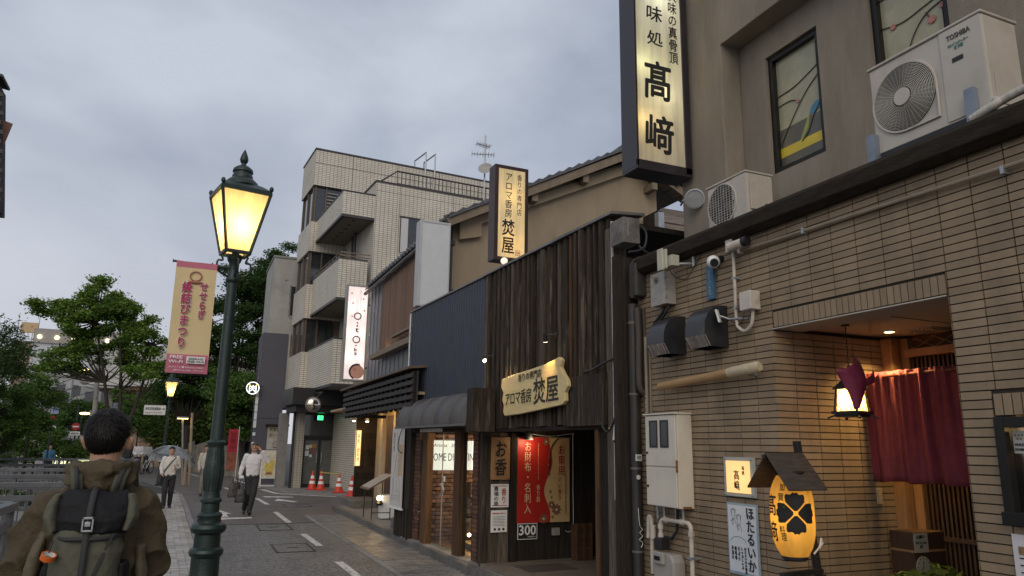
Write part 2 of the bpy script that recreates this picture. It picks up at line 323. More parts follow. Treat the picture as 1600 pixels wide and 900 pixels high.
# markings
mk = []
def stripe(x0, x1, y0, y1): return MB().quad((x0-.06, y0, -.006), (x0+.06, y0, -.006), (x1+.06, y1, -.006), (x1-.06, y1, -.006)).build('road_marking', m_line, kind='structure')
for a in [(2.21, 2.21, 6.2, 8.0), (2.21, 2.2, 9.9, 11.5), (2.21, 2.18, 13.3, 15.1), (2.18, 2.16, 17.3, 20), (2.2, 2.1, 22.4, 25.0), (1.75, 1.4, 27.6, 31), (1.2, .8, 34, 37.5), (.6, .1, 41, 45)]: stripe(*a)
def poly(pts, name='road_marking', m=m_line, z=-.006): return MB().quad(*[(x, y, z) for x, y in pts]).build(name, m, kind='structure')
poly([(.86, 20.9), (1.12, 19.7), (1.0, 19.7), (1.0, 18.9), (.84, 18.9), (.84, 19.7), (.62, 19.7)])
poly([(.55, 18.7), (1.5, 18.8), (1.5, 18.45), (.55, 18.3)])
poly([(2.35, 25.9), (3.25, 25.4), (3.25, 25.1), (2.4, 25.3)]); poly([(2.7, 24.6), (3.15, 23.2), (2.95, 23.1), (2.8, 23.6), (2.5, 23.7)])
poly([(2.2, 36.9), (2.75, 31), (2.9, 30.6), (2.6, 30.6), (2.05, 36.9)]); poly([(2.75, 29.6), (3.0, 27.2), (4.6, 25.3), (4.6, 25.0), (2.85, 27.0), (2.55, 29.6)])
def cover(x0, x1, y0, y1, lab=None):
    r = MB(); t = .03
    r.box(x0, x1, y0, y0+t, -.02, -.004); r.box(x0, x1, y1-t, y1, -.02, -.004); r.box(x0, x0+t, y0, y1, -.02, -.004); r.box(x1-t, x1, y0, y1, -.02, -.004)
    o = r.build('manhole_frame', M('rusty_iron', (.03, .025, .022), .5, .4, bump=.2), kind='structure')
    box('manhole_lid', m_asph, o, x0+t+.008, x1-t-.008, y0+t+.008, y1-t-.008, -.02, -.007); MB().box((x0+x1)/2-.09, (x0+x1)/2+.09, (y0+y1)/2-.03, (y0+y1)/2+.03, -.015, -.003).build('lifting_slot', m_black, o)
cover(1.44, 2.06, 12.7, 13.75); cover(1.45, 2.1, 15.9, 17.0); cover(2.9, 3.45, 11.9, 12.5); cover(2.6, 3.3, 21.5, 22.3)

# ================================================================== RESTAURANT WITH TILED WALL (root at x=4, y as in the world)
m_joint = M('dark_joint', (.040, .031, .024), .9, .2, scale=20)
m_tile = M('border_tile', (.275, .205, .132), .6, .14, scale=5, bump=.3, fine=90, rnd=.11, stretch=(1, 1, .35), dirt=(.185, .14, .095), dscale=2.6, dirt_lo=.5, dirt_hi=.75, spec=.35)
m_ledge = M('weathered_ledge', (.032, .025, .019), .92, .4, scale=10, bump=.6, spec=.1, dirt=(.03, .026, .022), dscale=4, stretch=(1, .5, 2))
m_stucco = M('beige_render', (.262, .226, .182), .9, .13, scale=2.2, bump=.6, fine=120, dirt=(.17, .14, .105), dscale=1.4, dirt_lo=.48, dirt_hi=.8, stretch=(1.6, 1.6, .4))
BR = thing('restaurant_building', 'beige restaurant with long thin wall tiles and a lit entrance recess at the right', 'building', (4, 0, 0))
# wall cores behind the tiles (thickness inwards); opening y 2.84..4.28 up to 2.6
cz = [(0.012, .3, 4.28, 6.02, 0, 3.52), (0.012, .3, 2.84, 4.28, 2.605, 3.52), (0.012, .3, 2.64, 2.84, 0, 3.52), (0.012, .3, 1.35, 2.64, 1.9, 3.52), (0.012, .3, 1.35, 2.64, 0, 1.34), (0.012, .3, -1, 1.35, 0, 3.52)]
wc = MB()
for c in cz: wc.box(*c)
wc.build('wall', m_joint, BR)
PY, PZ = .205, .0505; gap = .0075
tm = MB().add([(0, 0, 0), (0, PY-gap, 0), (0, PY-gap, PZ-gap), (0, 0, PZ-gap), (.014, 0, 0), (.014, PY-gap, 0), (.014, PY-gap, PZ-gap), (.014, 0, PZ-gap), ],
              [(0, 3, 2, 1), (0, 1, 5, 4), (1, 2, 6, 5), (2, 3, 7, 6), (3, 0, 4, 7)]).mesh('tile'); tm.materials.append(m_tile)
tiles = []
def blocked(y0, y1, z0, z1):
    if y1 > 2.85 and y0 < 4.275 and z0 < 2.73: return True   # recess and soldier course
    if y1 > 1.35 and y0 < 2.655 and 1.33 < z1 and z0 < 2.02: return True
    return False
# column joints measured from the corner: 4.28 + n*.205
for k in range(-17, 9):
    ya = 4.27+k*PY
    z = .02
    while z < 3.43:
        y0, y1 = ya, ya+PY-gap
        if k < 0 and 2.83-PY < ya < 2.84 and z < 2.73: y1 = min(y1, 2.84-.006)
        if not blocked(y0+.01, y1-.01, z+.005, z+PZ-.012): tiles.append((y0, y1, z))
        elif y0 < 2.84 < y1 and z < 2.73 and not (y0 < 2.655 and z+PZ > 1.34 and z < 2.02): tiles.append((y0, 2.834, z))
        elif y0 < 2.655 and y1 < 2.85 and y1 > 2.66 and z < 2.03: tiles.append((2.658, y1, z))
        z += PZ
def vis(y, z):      # keeps the tiles the photograph shows largest as single objects
    return 2.35 < y < 4.4 and z > 1.0
tiles.sort(key=lambda t: t[0] if vis(t[0], t[2]) else 99)
rest = MB()
for i, (y0, y1, z) in enumerate(tiles):
    dx = rng.uniform(-.0012, .0012)
    if i < 235:
        o = shared(tm, 'tile', BR, (dx, y0, z)); s = (y1-y0)/(PY-gap)
        if abs(s-1) > .01: o.scale = (1, s, 1)
    else: rest.box(dx, .013, y0, y1, z, z+PZ-gap)
rest.build('tiles_beyond', m_tile, BR, kind='stuff')
# soldier course above the opening and above the window
n = 0
ym = 2.845; vs = MB().add([(0, 0, 0), (0, .043, 0), (0, .043, .115), (0, 0, .115), (.014, 0, 0), (.014, .043, 0), (.014, .043, .115), (.014, 0, .115)], [(0, 3, 2, 1), (0, 1, 5, 4), (1, 2, 6, 5), (2, 3, 7, 6), (3, 0, 4, 7)]).mesh('tile'); vs.materials.append(m_tile)
while ym+.043 < 4.28: shared(vs, 'tile', BR, (-.001, ym, 2.613)); ym += .0505
ym = 2.60
while ym > 1.4: shared(vs, 'tile', BR, (-.001, ym, 1.90)); ym -= .0505
# return walls of the recess: far side faces the camera (y=4.28), near side, back wall, soffit
box('recess_wall', m_joint, BR, .30, 1.34, 4.30, 4.5, 0, 2.7); box('recess_wall', m_joint, BR, .3, 1.3, 2.64, 2.83, 0, 2.7)
tr = MB(); z = .02
ctm = MB().add([(0, -.014, 0), (PY-gap, -.014, 0), (PY-gap, -.014, PZ-gap), (0, -.014, PZ-gap), (0, 0, 0), (PY-gap, 0, 0), (PY-gap, 0, PZ-gap), (0, 0, PZ-gap)], [(0, 3, 2, 1), (0, 1, 5, 4), (1, 2, 6, 5), (2, 3, 7, 6), (3, 0, 4, 7)]).mesh('tile'); ctm.materials.append(m_tile)
while z < 2.56:
    x = -.004
    for i in range(6):
        w = min(PY-gap, 1.13-x)
        if w > .02:
            if z > 1.9: o = shared(ctm, 'tile', BR, (x, 4.281+rng.uniform(0, .002), z), scale=(w/(PY-gap), 1, 1))
            else: tr.box(x, x+w, 4.268, 4.28, z, z+PZ-gap)
        x += PY
    z += PZ
tr.build('tiles_beyond', m_tile, BR, kind='stuff')
box('core_return', m_joint, BR, .012, .3, 4.281, 4.29, 0, 2.6)
m_soff = M('soffit_board', (.46, .42, .36), .8, .06, bump=.05)
box('soffit', m_soff, BR, .302, 1.38, 2.832, 4.298, 2.62, 2.7); box('soffit_edge', m_soff, BR, .0, .302, 2.85, 4.279, 2.598, 2.606)
box('soffit_joint', m_black, BR, .302, 1.3, 3.55, 3.556, 2.617, 2.621)
m_wood = M('pale_frame_wood', (.33, .19, .09), .5, .25, scale=6, stretch=(4, 4, .6), bump=.2, fine=30)
m_dkwood = M('dark_door_wood', (.065, .035, .02), .5, .35, scale=8, stretch=(6, 6, .5), bump=.3, fine=30)
m_plas = M('ochre_plaster', (.40, .29, .16), .85, .1)
box('corner_post', m_wood, BR, 1.13, 1.22, 4.17, 4.27, 0, 2.6, bevel=.004); box('corner_post', m_wood, BR, 1.245, 1.335, 4.11, 4.26, 0, 2.6, bevel=.004)
box('back_wall', m_dkwood, BR, 1.30, 1.36, 2.84, 4.3, 0, 2.617); box('lintel', m_wood, BR, 1.20, 1.30, 2.84, 4.11, 2.44, 2.50, bevel=.004)
lt = MB()
for i in range(9):
    a = 2.7+i*.17
    lt.bar((1.285, a, 2.505), (1.285, a+.2, 2.60), .008, .008); lt.bar((1.292, a+.2, 2.505), (1.292, a, 2.60), .008, .008)
lt.build('lattice', m_wood, BR)
for i in range(34): # door battens behind the curtain, seen singly below it
    box('batten', m_dkwood, BR, 1.262, 1.302, 2.86+i*.037, 2.878+i*.037, .1, 2.44)
for z in (.62, 1.05): box('door_rail', m_dkwood, BR, 1.255, 1.26, 2.85, 4.11, z, z+.035)
# ledge / gutter on top
lg = MB(); prof = [(-.11, 3.42), (-.11, 3.52), (-.07, 3.56), (.34, 3.58), (.34, 3.50), (.02, 3.46), (.0, 3.39), (-.05, 3.38)]
lg.prism(prof, 'y', -1, 6.02); lg.build('ledge', m_ledge, BR, bevel=.006)
gp = MB().tube([(-.03, -1, 3.17), (-.03, 4.5, 3.28), (-.03, 4.62, 3.30)], .013, 8); gp.build('conduit', M('beige_conduit', (.27, .225, .165), .5, .15, bump=0), BR, smooth=40)
for y in (2.4, 3.85): MB().box(-.05, 0, y, y+.02, 3.2+(y-2.4)*.03, 3.245+(y-2.4)*.03).build('conduit_clip', m_steel, BR)
# window at the right edge
m_wf = M('black_aluminium', (.02, .018, .016), .35, .2, bump=0, metal=.5)
wf = MB(); wf.box(-.035, .1, 2.585, 2.64, 1.37, 1.89); wf.box(-.035, .1, 1.4, 2.585, 1.835, 1.89); wf.box(-.06, .1, 1.4, 2.64, 1.335, 1.40)
o = wf.build('window', m_wf, BR, bevel=.003)
box('pane', GL('shop_glass'), o, .02, .026, 1.4, 2.585, 1.40, 1.835)
wi = MB(); wi.box(.1, .28, 2.60, 2.63, 1.3, 1.95); wi.box(.55, .6, 1.3, 2.64, 1.3, 1.95); wi.box(.1, .6, 1.3, 2.64, 1.22, 1.3); wi.build('window_room', M('warm_room', (.5, .36, .2), .8, .2), BR)
box('counter_panel', M('speckled_panel', (.14, .12, .10), .7, .4, scale=60), BR, .25, .30, 2.1, 2.55, 1.3, 1.62)
point('window_lamp', (4.3, 2.35, 1.85), 1.6, WARM, .05)
st1 = box('window_sticker', M('sticker_grey', (.42, .42, .40), .6, .05, bump=0), BR, .012, .018, 2.51, 2.575, 1.70, 1.815)
txt('WALK!', BR, 'W', (.010, 2.542, 1.745), .052, .014, m_ink); txt('STORIES', BR, 'W', (.010, 2.542, 1.72), .052, .013, m_ink)
txt('● ● ●\n● ●', BR, 'W', (.010, 2.542, 1.785), .045, .03, M('leaf_print', (.20, .17, .10), .7, 0, bump=0))
MB().tube([(.012, 2.46, 1.785), (.018, 2.46, 1.785)], .036, 20).build('round_sticker', M('cream_sticker', (.5, .47, .38), .6, .05, bump=0), BR)
# paper notice under the window
tag(box('paper_notice', M('notice_paper', (.62, .60, .62), .7, .05, bump=0), None, 3.985, 3.99, 2.38, 2.63, .85, 1.29), 'white paper notice with small print taped below the window at right edge', 'notice')
PN = bpy.data.objects['paper_notice']
for i in range(9): box('print_line', m_ink, PN, 3.982, 3.984, 2.50-.012*(i % 3), 2.60, 1.17-i*.035, 1.176-i*.035)
txt('お品書き', PN, 'W', (3.983, 2.50, 1.25), .12, .03, m_ink); box('print_photo', M('food_photo', (.25, .15, .07), .6, .4, scale=60, bump=0), PN, 3.982, 3.984, 2.54, 2.60, 1.19, 1.23)
# downlight + grille in the soffit
o = MB().tube([(.905, 3.99, 2.606), (.905, 3.99, 2.625)], .045, 24).build('downlight_ring', m_white, BR); MB().tube([(.905, 3.99, 2.604), (.905, 3.99, 2.612)], .034, 20).build('downlight_lens', EM('downlight', (1, .72, .36), 9), o)
_sl = bpy.data.lights.new('recess_downlight', 'SPOT'); _sl.energy = 85; _sl.color = WARM; _sl.spot_size = R(120); _sl.spot_blend = .9; _sl.shadow_soft_size = .04; _so = bpy.data.objects.new('recess_downlight', _sl); COL.objects.link(_so); _so.location = (4.905, 3.99, 2.60)
gr = MB()
for i in range(6): gr.box(1.02, 1.22, 3.72+i*.035, 3.735+i*.035, 2.60, 2.612)
gr.box(1.0, 1.24, 3.70, 3.93, 2.612, 2.619); gr.build('ceiling_grille', m_soff, BR)
# switch on the recess wall, number holes
box('wall_switch', M('beige_plastic', (.42, .34, .22), .5, .05, bump=0), BR, .93, .985, 4.255, 4.266, 1.30, 1.42, bevel=.003)

# box with stickers and paper list deep in the entrance
EB = thing('entrance_box', 'dark wooden box with two pale stickers on its side inside the restaurant entrance', 'box', (4.93, 3.98, .78)); box('body', m_dkwood, EB, 0, .34, 0, .2, 0, .34, bevel=.004); box('middle_shelf', m_wood, EB, -.003, .343, -.004, .2, .20, .215)
box('square_sticker', M('cream_sticker', (.5, .47, .38), .6, .05, bump=0), EB, .0, .145, -.008, -.005, .20, .335); txt('お願い', EB, 'C', (.07, -.010, .31), .09, .025, m_ink); txt('いらっしゃい\nませ', EB, 'C', (.07, -.010, .255), .11, .05, m_ink); MB().tube([(.075, -.005, .10), (.075, -.009, .10)], .075, 24).build('round_sticker', MATS['cream_sticker'], EB)
e = MB(); [e.tube([(.075+.055*math.cos(k*math.pi/6), -.010, .10+.055*math.sin(k*math.pi/6)), (.075+.066*math.cos(k*math.pi/6), -.010, .10+.066*math.sin(k*math.pi/6))], .003, 4) for k in range(12)]; e.tube([(.075, -.010, .10), (.075, -.010, .14)], .003, 4).tube([(.075, -.010, .10), (.05, -.010, .08)], .003, 4); e.build('dial_print', m_ink, EB)
PLs = thing('price_list', 'orange and cream paper price list hanging at the pillar below the red curtain', 'notice', (4.60, 3.02, 1.02)); box('sheet', M('list_cream', (.55, .38, .22), .7, .1, bump=0), PLs, 0, .005, -.10, .12, 0, .52); box('green_heading', M('list_green', (.12, .22, .05), .7, .2, bump=0), PLs, -.003, -.0005, -.10, .12, .44, .52); box('red_foot', M('list_red', (.5, .08, .05), .7, .1, bump=0), PLs, -.003, -.0005, -.10, .12, 0, .05)
for k in range(9): box('print_line', m_ink, PLs, -.003, -.0005, -.08, .10-.03*(k % 3), .40-k*.038, .41-k*.038)
# --- noren curtain
nm = M('wine_cloth', (.22, .036, .05), .85, .15, scale=30, bump=.3, fine=400, dirt=(.16, .027, .038), dscale=6)
NO = thing('door_curtain', 'wine red pleated curtain hanging on a rod in the restaurant entrance', 'curtain', (4.9, 2.86, 0))
MB().tube([(0, 0, 2.285), (0, 1.46, 2.265)], .012, 8).build('curtain_rod', M('red_brown_rod', (.2, .05, .03), .4, .1, bump=0), NO, smooth=40)
NW, NZ = 200, 16; vs = []; fs = []
for j in range(NZ+1):
    t = j/NZ
    for i in range(NW+1):
        y = i/NW*1.43+.0; a = .012*(1-t)*math.sin(y*105)+(.014+.02*t)*math.sin(y*33+1.3*math.sin(y*7)+.5*t)+.010*math.sin(y*61+2*t)
        vs.append((a, y+.01*math.sin(y*33+1)*t, 2.305-t*.83-.006*math.sin(y*20)*t))
for j in range(NZ):
    for i in range(NW):
        a = j*(NW+1)+i
        fs.append((a, a+1, a+NW+2, a+NW+1))
c = MB().add(vs, fs).build('cloth_panels', nm, NO, smooth=60); s_ = c.modifiers.new('thickness', 'SOLIDIFY'); s_.thickness = .003
# --- hanging metal lantern with red cloth
HL = thing('hanging_lantern', 'small lit metal lantern on a chain with a wine red cloth tied over it', 'lantern', (4.30, 3.86, 0), 12)
m_iron = M('aged_iron', (.03, .026, .022), .5, .3, metal=.5, bump=.2)
ch = MB()
for i in range(14): ch.tube([(0, 0, 2.60-i*.022), (.004 if i % 2 else 0, .004 if i % 2 == 0 else 0, 2.582-i*.022)], .0045, 6)
ch.build('chain', m_iron, HL); MB().lathe([(.03, 2.585), (.03, 2.597)], 14).build('ceiling_rose', m_iron, HL)
rf_ = MB(); rf_.lathe([(.125, 2.13), (.12, 2.14), (.05, 2.20), (.02, 2.25), (.012, 2.30)], 4, rot=R(45)); rf_.build('lantern_roof', m_iron, HL)
fr = MB(); s0, s1, zb, zt = .082, .068, 1.975, 2.13
for sx, sy in ((-1, -1), (1, -1), (1, 1), (-1, 1)): fr.bar((sx*s0, sy*s0, zb), (sx*s1, sy*s1, zt), .014, .014)
fr.box(-.1, .1, -.1, .1, 1.955, 1.975); fr.box(-.085, .085, -.085, .085, 1.935, 1.955)
for sx, sy in ((-1, -1), (1, -1), (1, 1), (-1, 1)): fr.bar((sx*.07, sy*.07, 1.955), (sx*.12, sy*.12, 1.925), .014, .012)
fr.build('lantern_frame', m_iron, HL)
lt = MB()
for q in range(4):
    mtx = Matrix.Rotation(q*math.pi/2, 4, 'Z'); i0 = len(lt.v)
    for i in range(-3, 4):
        for sg in (-1, 1):
            p = Vector((i*.04-sg*.045, -.079, zb+.005)); q2 = Vector((i*.04+sg*.045, -.070, zt-.005))
            def cl(p, q2, lim=.072):
                d = q2-p; t0, t1 = 0, 1
                if abs(d.x) > 1e-6:
                    ta = (-lim-p.x)/d.x; tb = (lim-p.x)/d.x; t0 = max(t0, min(ta, tb)); t1 = min(t1, max(ta, tb))
                return (p+d*t0, p+d*t1) if t1 > t0+.02 else None
            r_ = cl(p, q2)
            if r_: lt.bar(r_[0], r_[1], .003, .003)
    lt.xf(mtx, i0)
lt.build('lantern_lattice', m_iron, HL)
gl = MB()
for sx, sy in ((0, -1), (1, 0), (0, 1), (-1, 0)):
    if sx == 0: gl.quad((-.072, sy*.072, zb), (.072, sy*.072, zb), (.062, sy*.062, zt), (-.062, sy*.062, zt))
    else: gl.quad((sx*.072, -.072, zb), (sx*.072, .072, zb), (sx*.062, .062, zt), (sx*.062, -.062, zt))
gl.build('lantern_glass', TL('lantern_paper', (1, .72, .32), em=.1), HL)
MB().ball((0, 0, 2.03), .022).build('bulb', EM('bulb_warm', (1, .75, .35), 30), HL, smooth=60)
point('hanging_lantern_light', (0, 0, 2.05), 32, WARM, .02, HL)
cl_ = MB(); u = []
cloth = [[(-.26, -.05, 2.245), (-.19, -.09, 2.262), (-.12, -.10, 2.285), (-.06, -.09, 2.33), (-.012, -.04, 2.40)],
         [(-.26, -.055, 2.230), (-.18, -.11, 2.235), (-.11, -.125, 2.22), (-.05, -.125, 2.25), (.0, -.09, 2.32)],
         [(-.24, -.05, 2.222), (-.16, -.11, 2.20), (-.125, -.13, 2.13), (-.06, -.14, 2.17), (.015, -.12, 2.20)],
         [(-.15, -.09, 2.06), (-.14, -.11, 2.08), (-.12, -.12, 2.06), (-.09, -.13, 2.10), (.00, -.12, 2.14)],
         [(-.135, -.09, 1.97), (-.125, -.10, 1.985), (-.115, -.115, 1.98), (-.105, -.12, 2.00), (-.06, -.115, 2.04)]]
for row in cloth: u += [(x, y, z) for x, y, z in row]
fs = [(r*5+c, r*5+c+1, (r+1)*5+c+1, (r+1)*5+c) for r in range(4) for c in range(4)]
c = MB().add(u, fs).build('draped_cloth', M('wine_silk', (.17, .02, .06), .6, .2, scale=20, bump=.2), HL, smooth=80); sd_ = c.modifiers.new('sub', 'SUBSURF'); sd_.levels = 2; sd_.render_levels = 2; c.modifiers.new('thickness', 'SOLIDIFY').thickness = .004
c = MB().add([(.0, -.11, 2.20), (.08, -.12, 2.22), (.15, -.11, 2.26), (.19, -.08, 2.285), (.0, -.12, 2.15), (.07, -.13, 2.17), (.13, -.12, 2.18), (.17, -.09, 2.22)], [(0, 1, 5, 4), (1, 2, 6, 5), (2, 3, 7, 6)]).build('cloth_knot', MATS['wine_silk'], HL, smooth=80)
sd_ = c.modifiers.new('sub', 'SUBSURF'); sd_.levels = 2; sd_.render_levels = 2; c.modifiers.new('thickness', 'SOLIDIFY').thickness = .012
# ================================================================== THINGS ON THE TILED WALL
m_cream = M('cream_enamel', (.60, .56, .48), .5, .06, scale=3, bump=.08, dirt=(.40, .35, .27), dscale=1.2, dirt_lo=.55, dirt_hi=.9)
m_rust = M('rust', (.20, .08, .03), .9, .4, scale=30)
m_greyb = M('grey_plastic', (.34, .325, .30), .6, .1, bump=.05, dirt=(.22, .20, .18), dscale=5)
m_pvc = M('aged_pvc', (.55, .50, .44), .45, .08, bump=.03, dirt=(.36, .31, .26), dscale=7)
# meter cabinet
MC = thing('meter_cabinet', 'tall cream metal meter cabinet with two small dark windows on the tiled wall', 'cabinet', (4, 5.31, 1.20))
box('body', m_cream, MC, -.155, -.002, 0, .47, 0, .79, bevel=.004)
box('upper_door', m_cream, MC, -.172, -.157, .012, .462, .345, .785, bevel=.004); box('lower_door', m_cream, MC, -.172, -.157, .012, .462, .008, .338, bevel=.004)
box('rain_lid', m_cream, MC, -.185, 0, -.012, .482, .792, .806, bevel=.003)
for y in (.12, .285):
    w = MB(); y0, y1, z0, z1 = y, y+.095, .52, .73
    w.box(-.178, -.172, y0-.014, y1+.014, z0-.014, z0); w.box(-.178, -.172, y0-.014, y1+.014, z1, z1+.014); w.box(-.178, -.172, y0-.014, y0, z0, z1); w.box(-.178, -.172, y1, y1+.014, z0, z1)
    o = w.build('meter_window', m_black, MC); box('pane', M('dark_glass', (.01, .012, .012), .1, .1, bump=0), o, -.176, -.173, y0, y1, z0, z1)
for z in (.46, .17): MB().tube([(-.172, .435, z), (-.182, .435, z)], .011, 12).build('lock', m_black, MC)
box('rust_patch', m_rust, MC, -.1735, -.1555, .003, .0115, .30, .40); box('rust_patch', m_rust, MC, -.12, -.03, -.0015, -.0005, .0, .018)
# pipes under the cabinet and the gas meter
PP = thing('gas_pipe', 'cream plastic pipes bending down under the meter cabinet', 'pipe', (3.93, 5.3, 0))
def elbow(pts, r, mat, par, name='pipe'): return MB().tube(pts, r, 12).build(name, mat, par, smooth=50)
def arcp(c, r, a0, a1, n=7): return [(c[0], c[1]+r*math.cos(R(a0+(a1-a0)*i/n)), c[2]+r*math.sin(R(a0+(a1-a0)*i/n))) for i in range(n+1)]
elbow([(0, .42, .86), (0, .42, 1.03)]+arcp((0, .365, 1.03), .055, 0, 90)+[(0, .08, 1.085)]+arcp((0, .03, 1.035), .05, 90, 180)+[(0, -.02, .0)], .019, m_pvc, PP)
for y, z in ((.42, .94), (.42, 1.02)): MB().tube([(0, y, z-.02), (0, y, z+.02)], .026, 12).build('collar', m_pvc, PP, smooth=40)
for z in (1.0,): MB().tube([(0, -.02, z-.02), (0, -.02, z+.025)], .026, 12).build('collar', m_pvc, PP, smooth=40)
for y in (.33, .10): MB().tube([(0, y-.02, 1.085), (0, y+.02, 1.085)], .026, 12).build('collar', m_pvc, PP, smooth=40)
MB().box(-.03, .07, -.045, .005, .80, .82).build('pipe_clamp', m_steel, PP)
elbow([(0, .56, .60), (0, .56, 1.06)]+arcp((0, .59, 1.06), .03, 180, 60)+[(0, .62, .9)], .018, m_pvc, PP); elbow([(0, .54, .90), (0, .54, 1.02)], .024, m_pvc, PP, 'collar')
elbow([(.03, .40, .93), (.03, .30, .93), (.03, .22, 1.0), (.03, .20, 1.2)], .014, m_cable, PP, 'dark_hose')
for y in (.12, .22, .40, .5): elbow([(.03, y, 1.08), (.03, y, 1.21)], .014, m_steel, PP, 'stub_pipe')
GM = thing('gas_meter', 'grey white gas meter below the cream cabinet at the bottom of the tiled wall', 'gas meter', (3.86, 5.58, .45))
MB().prism([(-.13, 0), (.17, 0), (.17, .30), (.11, .36), (-.09, .36), (-.13, .30)], 'x', 0, .13).build('body', m_greyb, GM, bevel=.015)
box('counter', m_greyb, GM, -.03, .0, -.02, .13, .27, .37, bevel=.008); box('counter_window', MATS['dark_glass'], GM, -.036, -.029, .02, .10, .30, .335)
box('valve', m_black, GM, .0, .10, .05, .15, .38, .48, bevel=.01); box('front_plate', m_greyb, GM, -.006, .0, -.10, .14, .03, .22, bevel=.003)
# vent hoods
hm = M('black_hood_enamel', (.02, .021, .025), .32, .25, scale=6, bump=.05, dirt=(.04, .04, .042), dscale=4)
hg = M('grease_grille', (.25, .22, .20), .6, .25, scale=12, bump=.1, dirt=(.12, .10, .09), dscale=10)
def hood(lab, y, z):
    h = thing('vent_hood', lab, 'vent hood', (4, y, z), group='vent hoods on the tiled wall')
    pr = [(0, .0), (0, .345)]+[(-.06-.18*math.sin(R(a)), .15+.195*math.cos(R(a))) for a in (0, 18, 36, 54, 72, 90)]+[(-.24, .085), (-.215, .085)]+[(-.06-.155*math.sin(R(a)), .15+.17*math.cos(R(a))) for a in (90, 60, 30, 0)]+[(-.02, .32), (-.02, .0)]
    MB().prism(pr, 'y', 0, .25).build('shell', hm, h, bevel=.002, smooth=35)
    side = [(0, .0), (0, .345)]+[(-.06-.18*math.sin(R(a)), .15+.195*math.cos(R(a))) for a in (0, 18, 36, 54, 72, 90)]+[(-.24, .08), (-.20, .0)]
    MB().prism(side, 'y', -.006, 0).build('end_cap', hm, h); MB().prism(side, 'y', .25, .256).build('end_cap', hm, h)
    gm_ = MB(); gm_.add([(-.245, -.008, .09), (-.245, .258, .09), (-.195, .258, .0), (-.195, -.008, .0), (-.235, -.008, .09), (-.235, .258, .09), (-.185, .258, .0), (-.185, -.008, .0)], [(0, 3, 2, 1), (4, 5, 6, 7), (0, 1, 5, 4), (1, 2, 6, 5), (2, 3, 7, 6), (3, 0, 4, 7)])
    gm_.build('grease_filter', hg, h)
    for yy in (.02, .09, .16, .23): MB().bar((-.25, yy, .09), (-.20, yy, .0), .01, .008).build('filter_rib', hg, h)
    return h
hood('left black rounded vent hood on the tiled wall, nearer the wooden shop', 5.35, 2.52); hood('right black rounded vent hood on the tiled wall, beside the white antenna', 4.78, 2.52)
# control box
CB = thing('control_box', 'grey control box with round emblem high on the tiled wall', 'control box', (4, 5.47, 3.0))
box('body', m_greyb, CB, -.115, 0, 0, .215, 0, .30, bevel=.005); box('door', m_greyb, CB, -.13, -.117, -.004, .22, -.004, .304, bevel=.004)
for z in (.05, .13, .24): box('hinge', m_steel, CB, -.127, -.11, -.012, -.004, z, z+.03)
rg = MB()
for i in range(24):
    a = 2*math.pi*i/24; b = 2*math.pi*(i+1)/24; rg.bar((-.1315, .12+.03*math.cos(a), .235+.03*math.sin(a)), (-.1315, .12+.03*math.cos(b), .235+.03*math.sin(b)), .004, .002)
rg.build('emblem_ring', m_ink, CB); txt('火災', CB, 'W', (-.131, .12, .235), .035, .034, m_ink, vert=True, weight=.02)
for dx, sg in ((.05, 1), (.12, 1)): MB().tube(curvepts([(-.05, dx, 0), (-.06, dx+.02, -.06), (-.05, dx+.10, -.10), (-.04, dx+.2, -.16), (-.03, .32, -.3)]), .014, 8).build('flexible_conduit', m_cable, CB, smooth=60)
# antenna panel and cameras at the top
AN = thing('antenna_panel', 'small off-white panel antenna on a bracket under the ledge', 'antenna', (4, 5.2, 3.37))
MB().box(-.25, -.23, .12, .20, -.10, .10).box(-.23, -.21, .09, .17, -.09, .09).build('panel', M('yellowed_plastic', (.46, .45, .36), .6, .1, bump=0), AN, bevel=.005)
box('housing', MATS['yellowed_plastic'], AN, -.20, -.12, .04, .12, -.07, .03, bevel=.004); MB().tube([(-.12, .05, -.05), (0, -.03, -.05)], .012, 8).build('bracket', m_steel, AN)
MB().tube([(-.02, -.03, .06), (-.02, -.03, -.08)], .014, 8).build('mast', m_steel, AN); MB().tube(curvepts([(-.2, .1, -.08), (-.15, .07, -.17), (-.08, 0, -.19), (-.02, -.06, -.06), (0, -.1, 0)]), .004, 6).build('cable', m_cable, AN, smooth=60)
DC = thing('dome_camera', 'round white turret security camera with black lens under the ledge', 'camera', (3.90, 4.80, 3.24))
MB().ball((0, 0, 0), .055, 18, 12).build('housing', m_white, DC, smooth=80); MB().tube([(-.02, -.035, -.015), (-.033, -.052, -.025)], .034, 18).build('lens', m_black, DC, smooth=40)
MB().tube([(.0, .0, .0), (.10, .01, .04)], .03, 12).build('bracket', m_black, DC, smooth=40); MB().tube([(.02, .01, .0), (.10, .06, -.02)], .012, 8).build('mount_arm', m_cable, DC)
BC = thing('bullet_camera', 'beige tubular security camera pointing along the tiled wall', 'camera', (3.93, 4.49, 3.31))
MB().tube([(-.045, .09, .0), (-.02, -.05, .012)], .036, 18).build('housing', m_pvc, BC, smooth=40); MB().tube([(-.0205, -.05, .012), (-.012, -.095, .016)], .041, 18).tube([(-.012, -.095, .016), (-.0118, -.096, .016)], .03, 18).build('hood', m_black, BC, smooth=40)
MB().tube([(-.02, .0, -.02), (.0, .03, -.05), (.06, .05, -.04)], .012, 8).build('bracket', m_pvc, BC); box('junction_box', m_pvc, BC, .0, .07, .11, .19, -.02, .10, bevel=.004)
MB().tube(curvepts([(.03, .13, -.01), (.03, .13, -.3), (.03, .13, -.6), (.03, .10, -.66), (.03, .04, -.69), (.03, -.03, -.66), (.03, -.06, -.58), (.03, -.06, -.42)]), .0135, 10).build('pvc_conduit', m_pvc, BC, smooth=60)
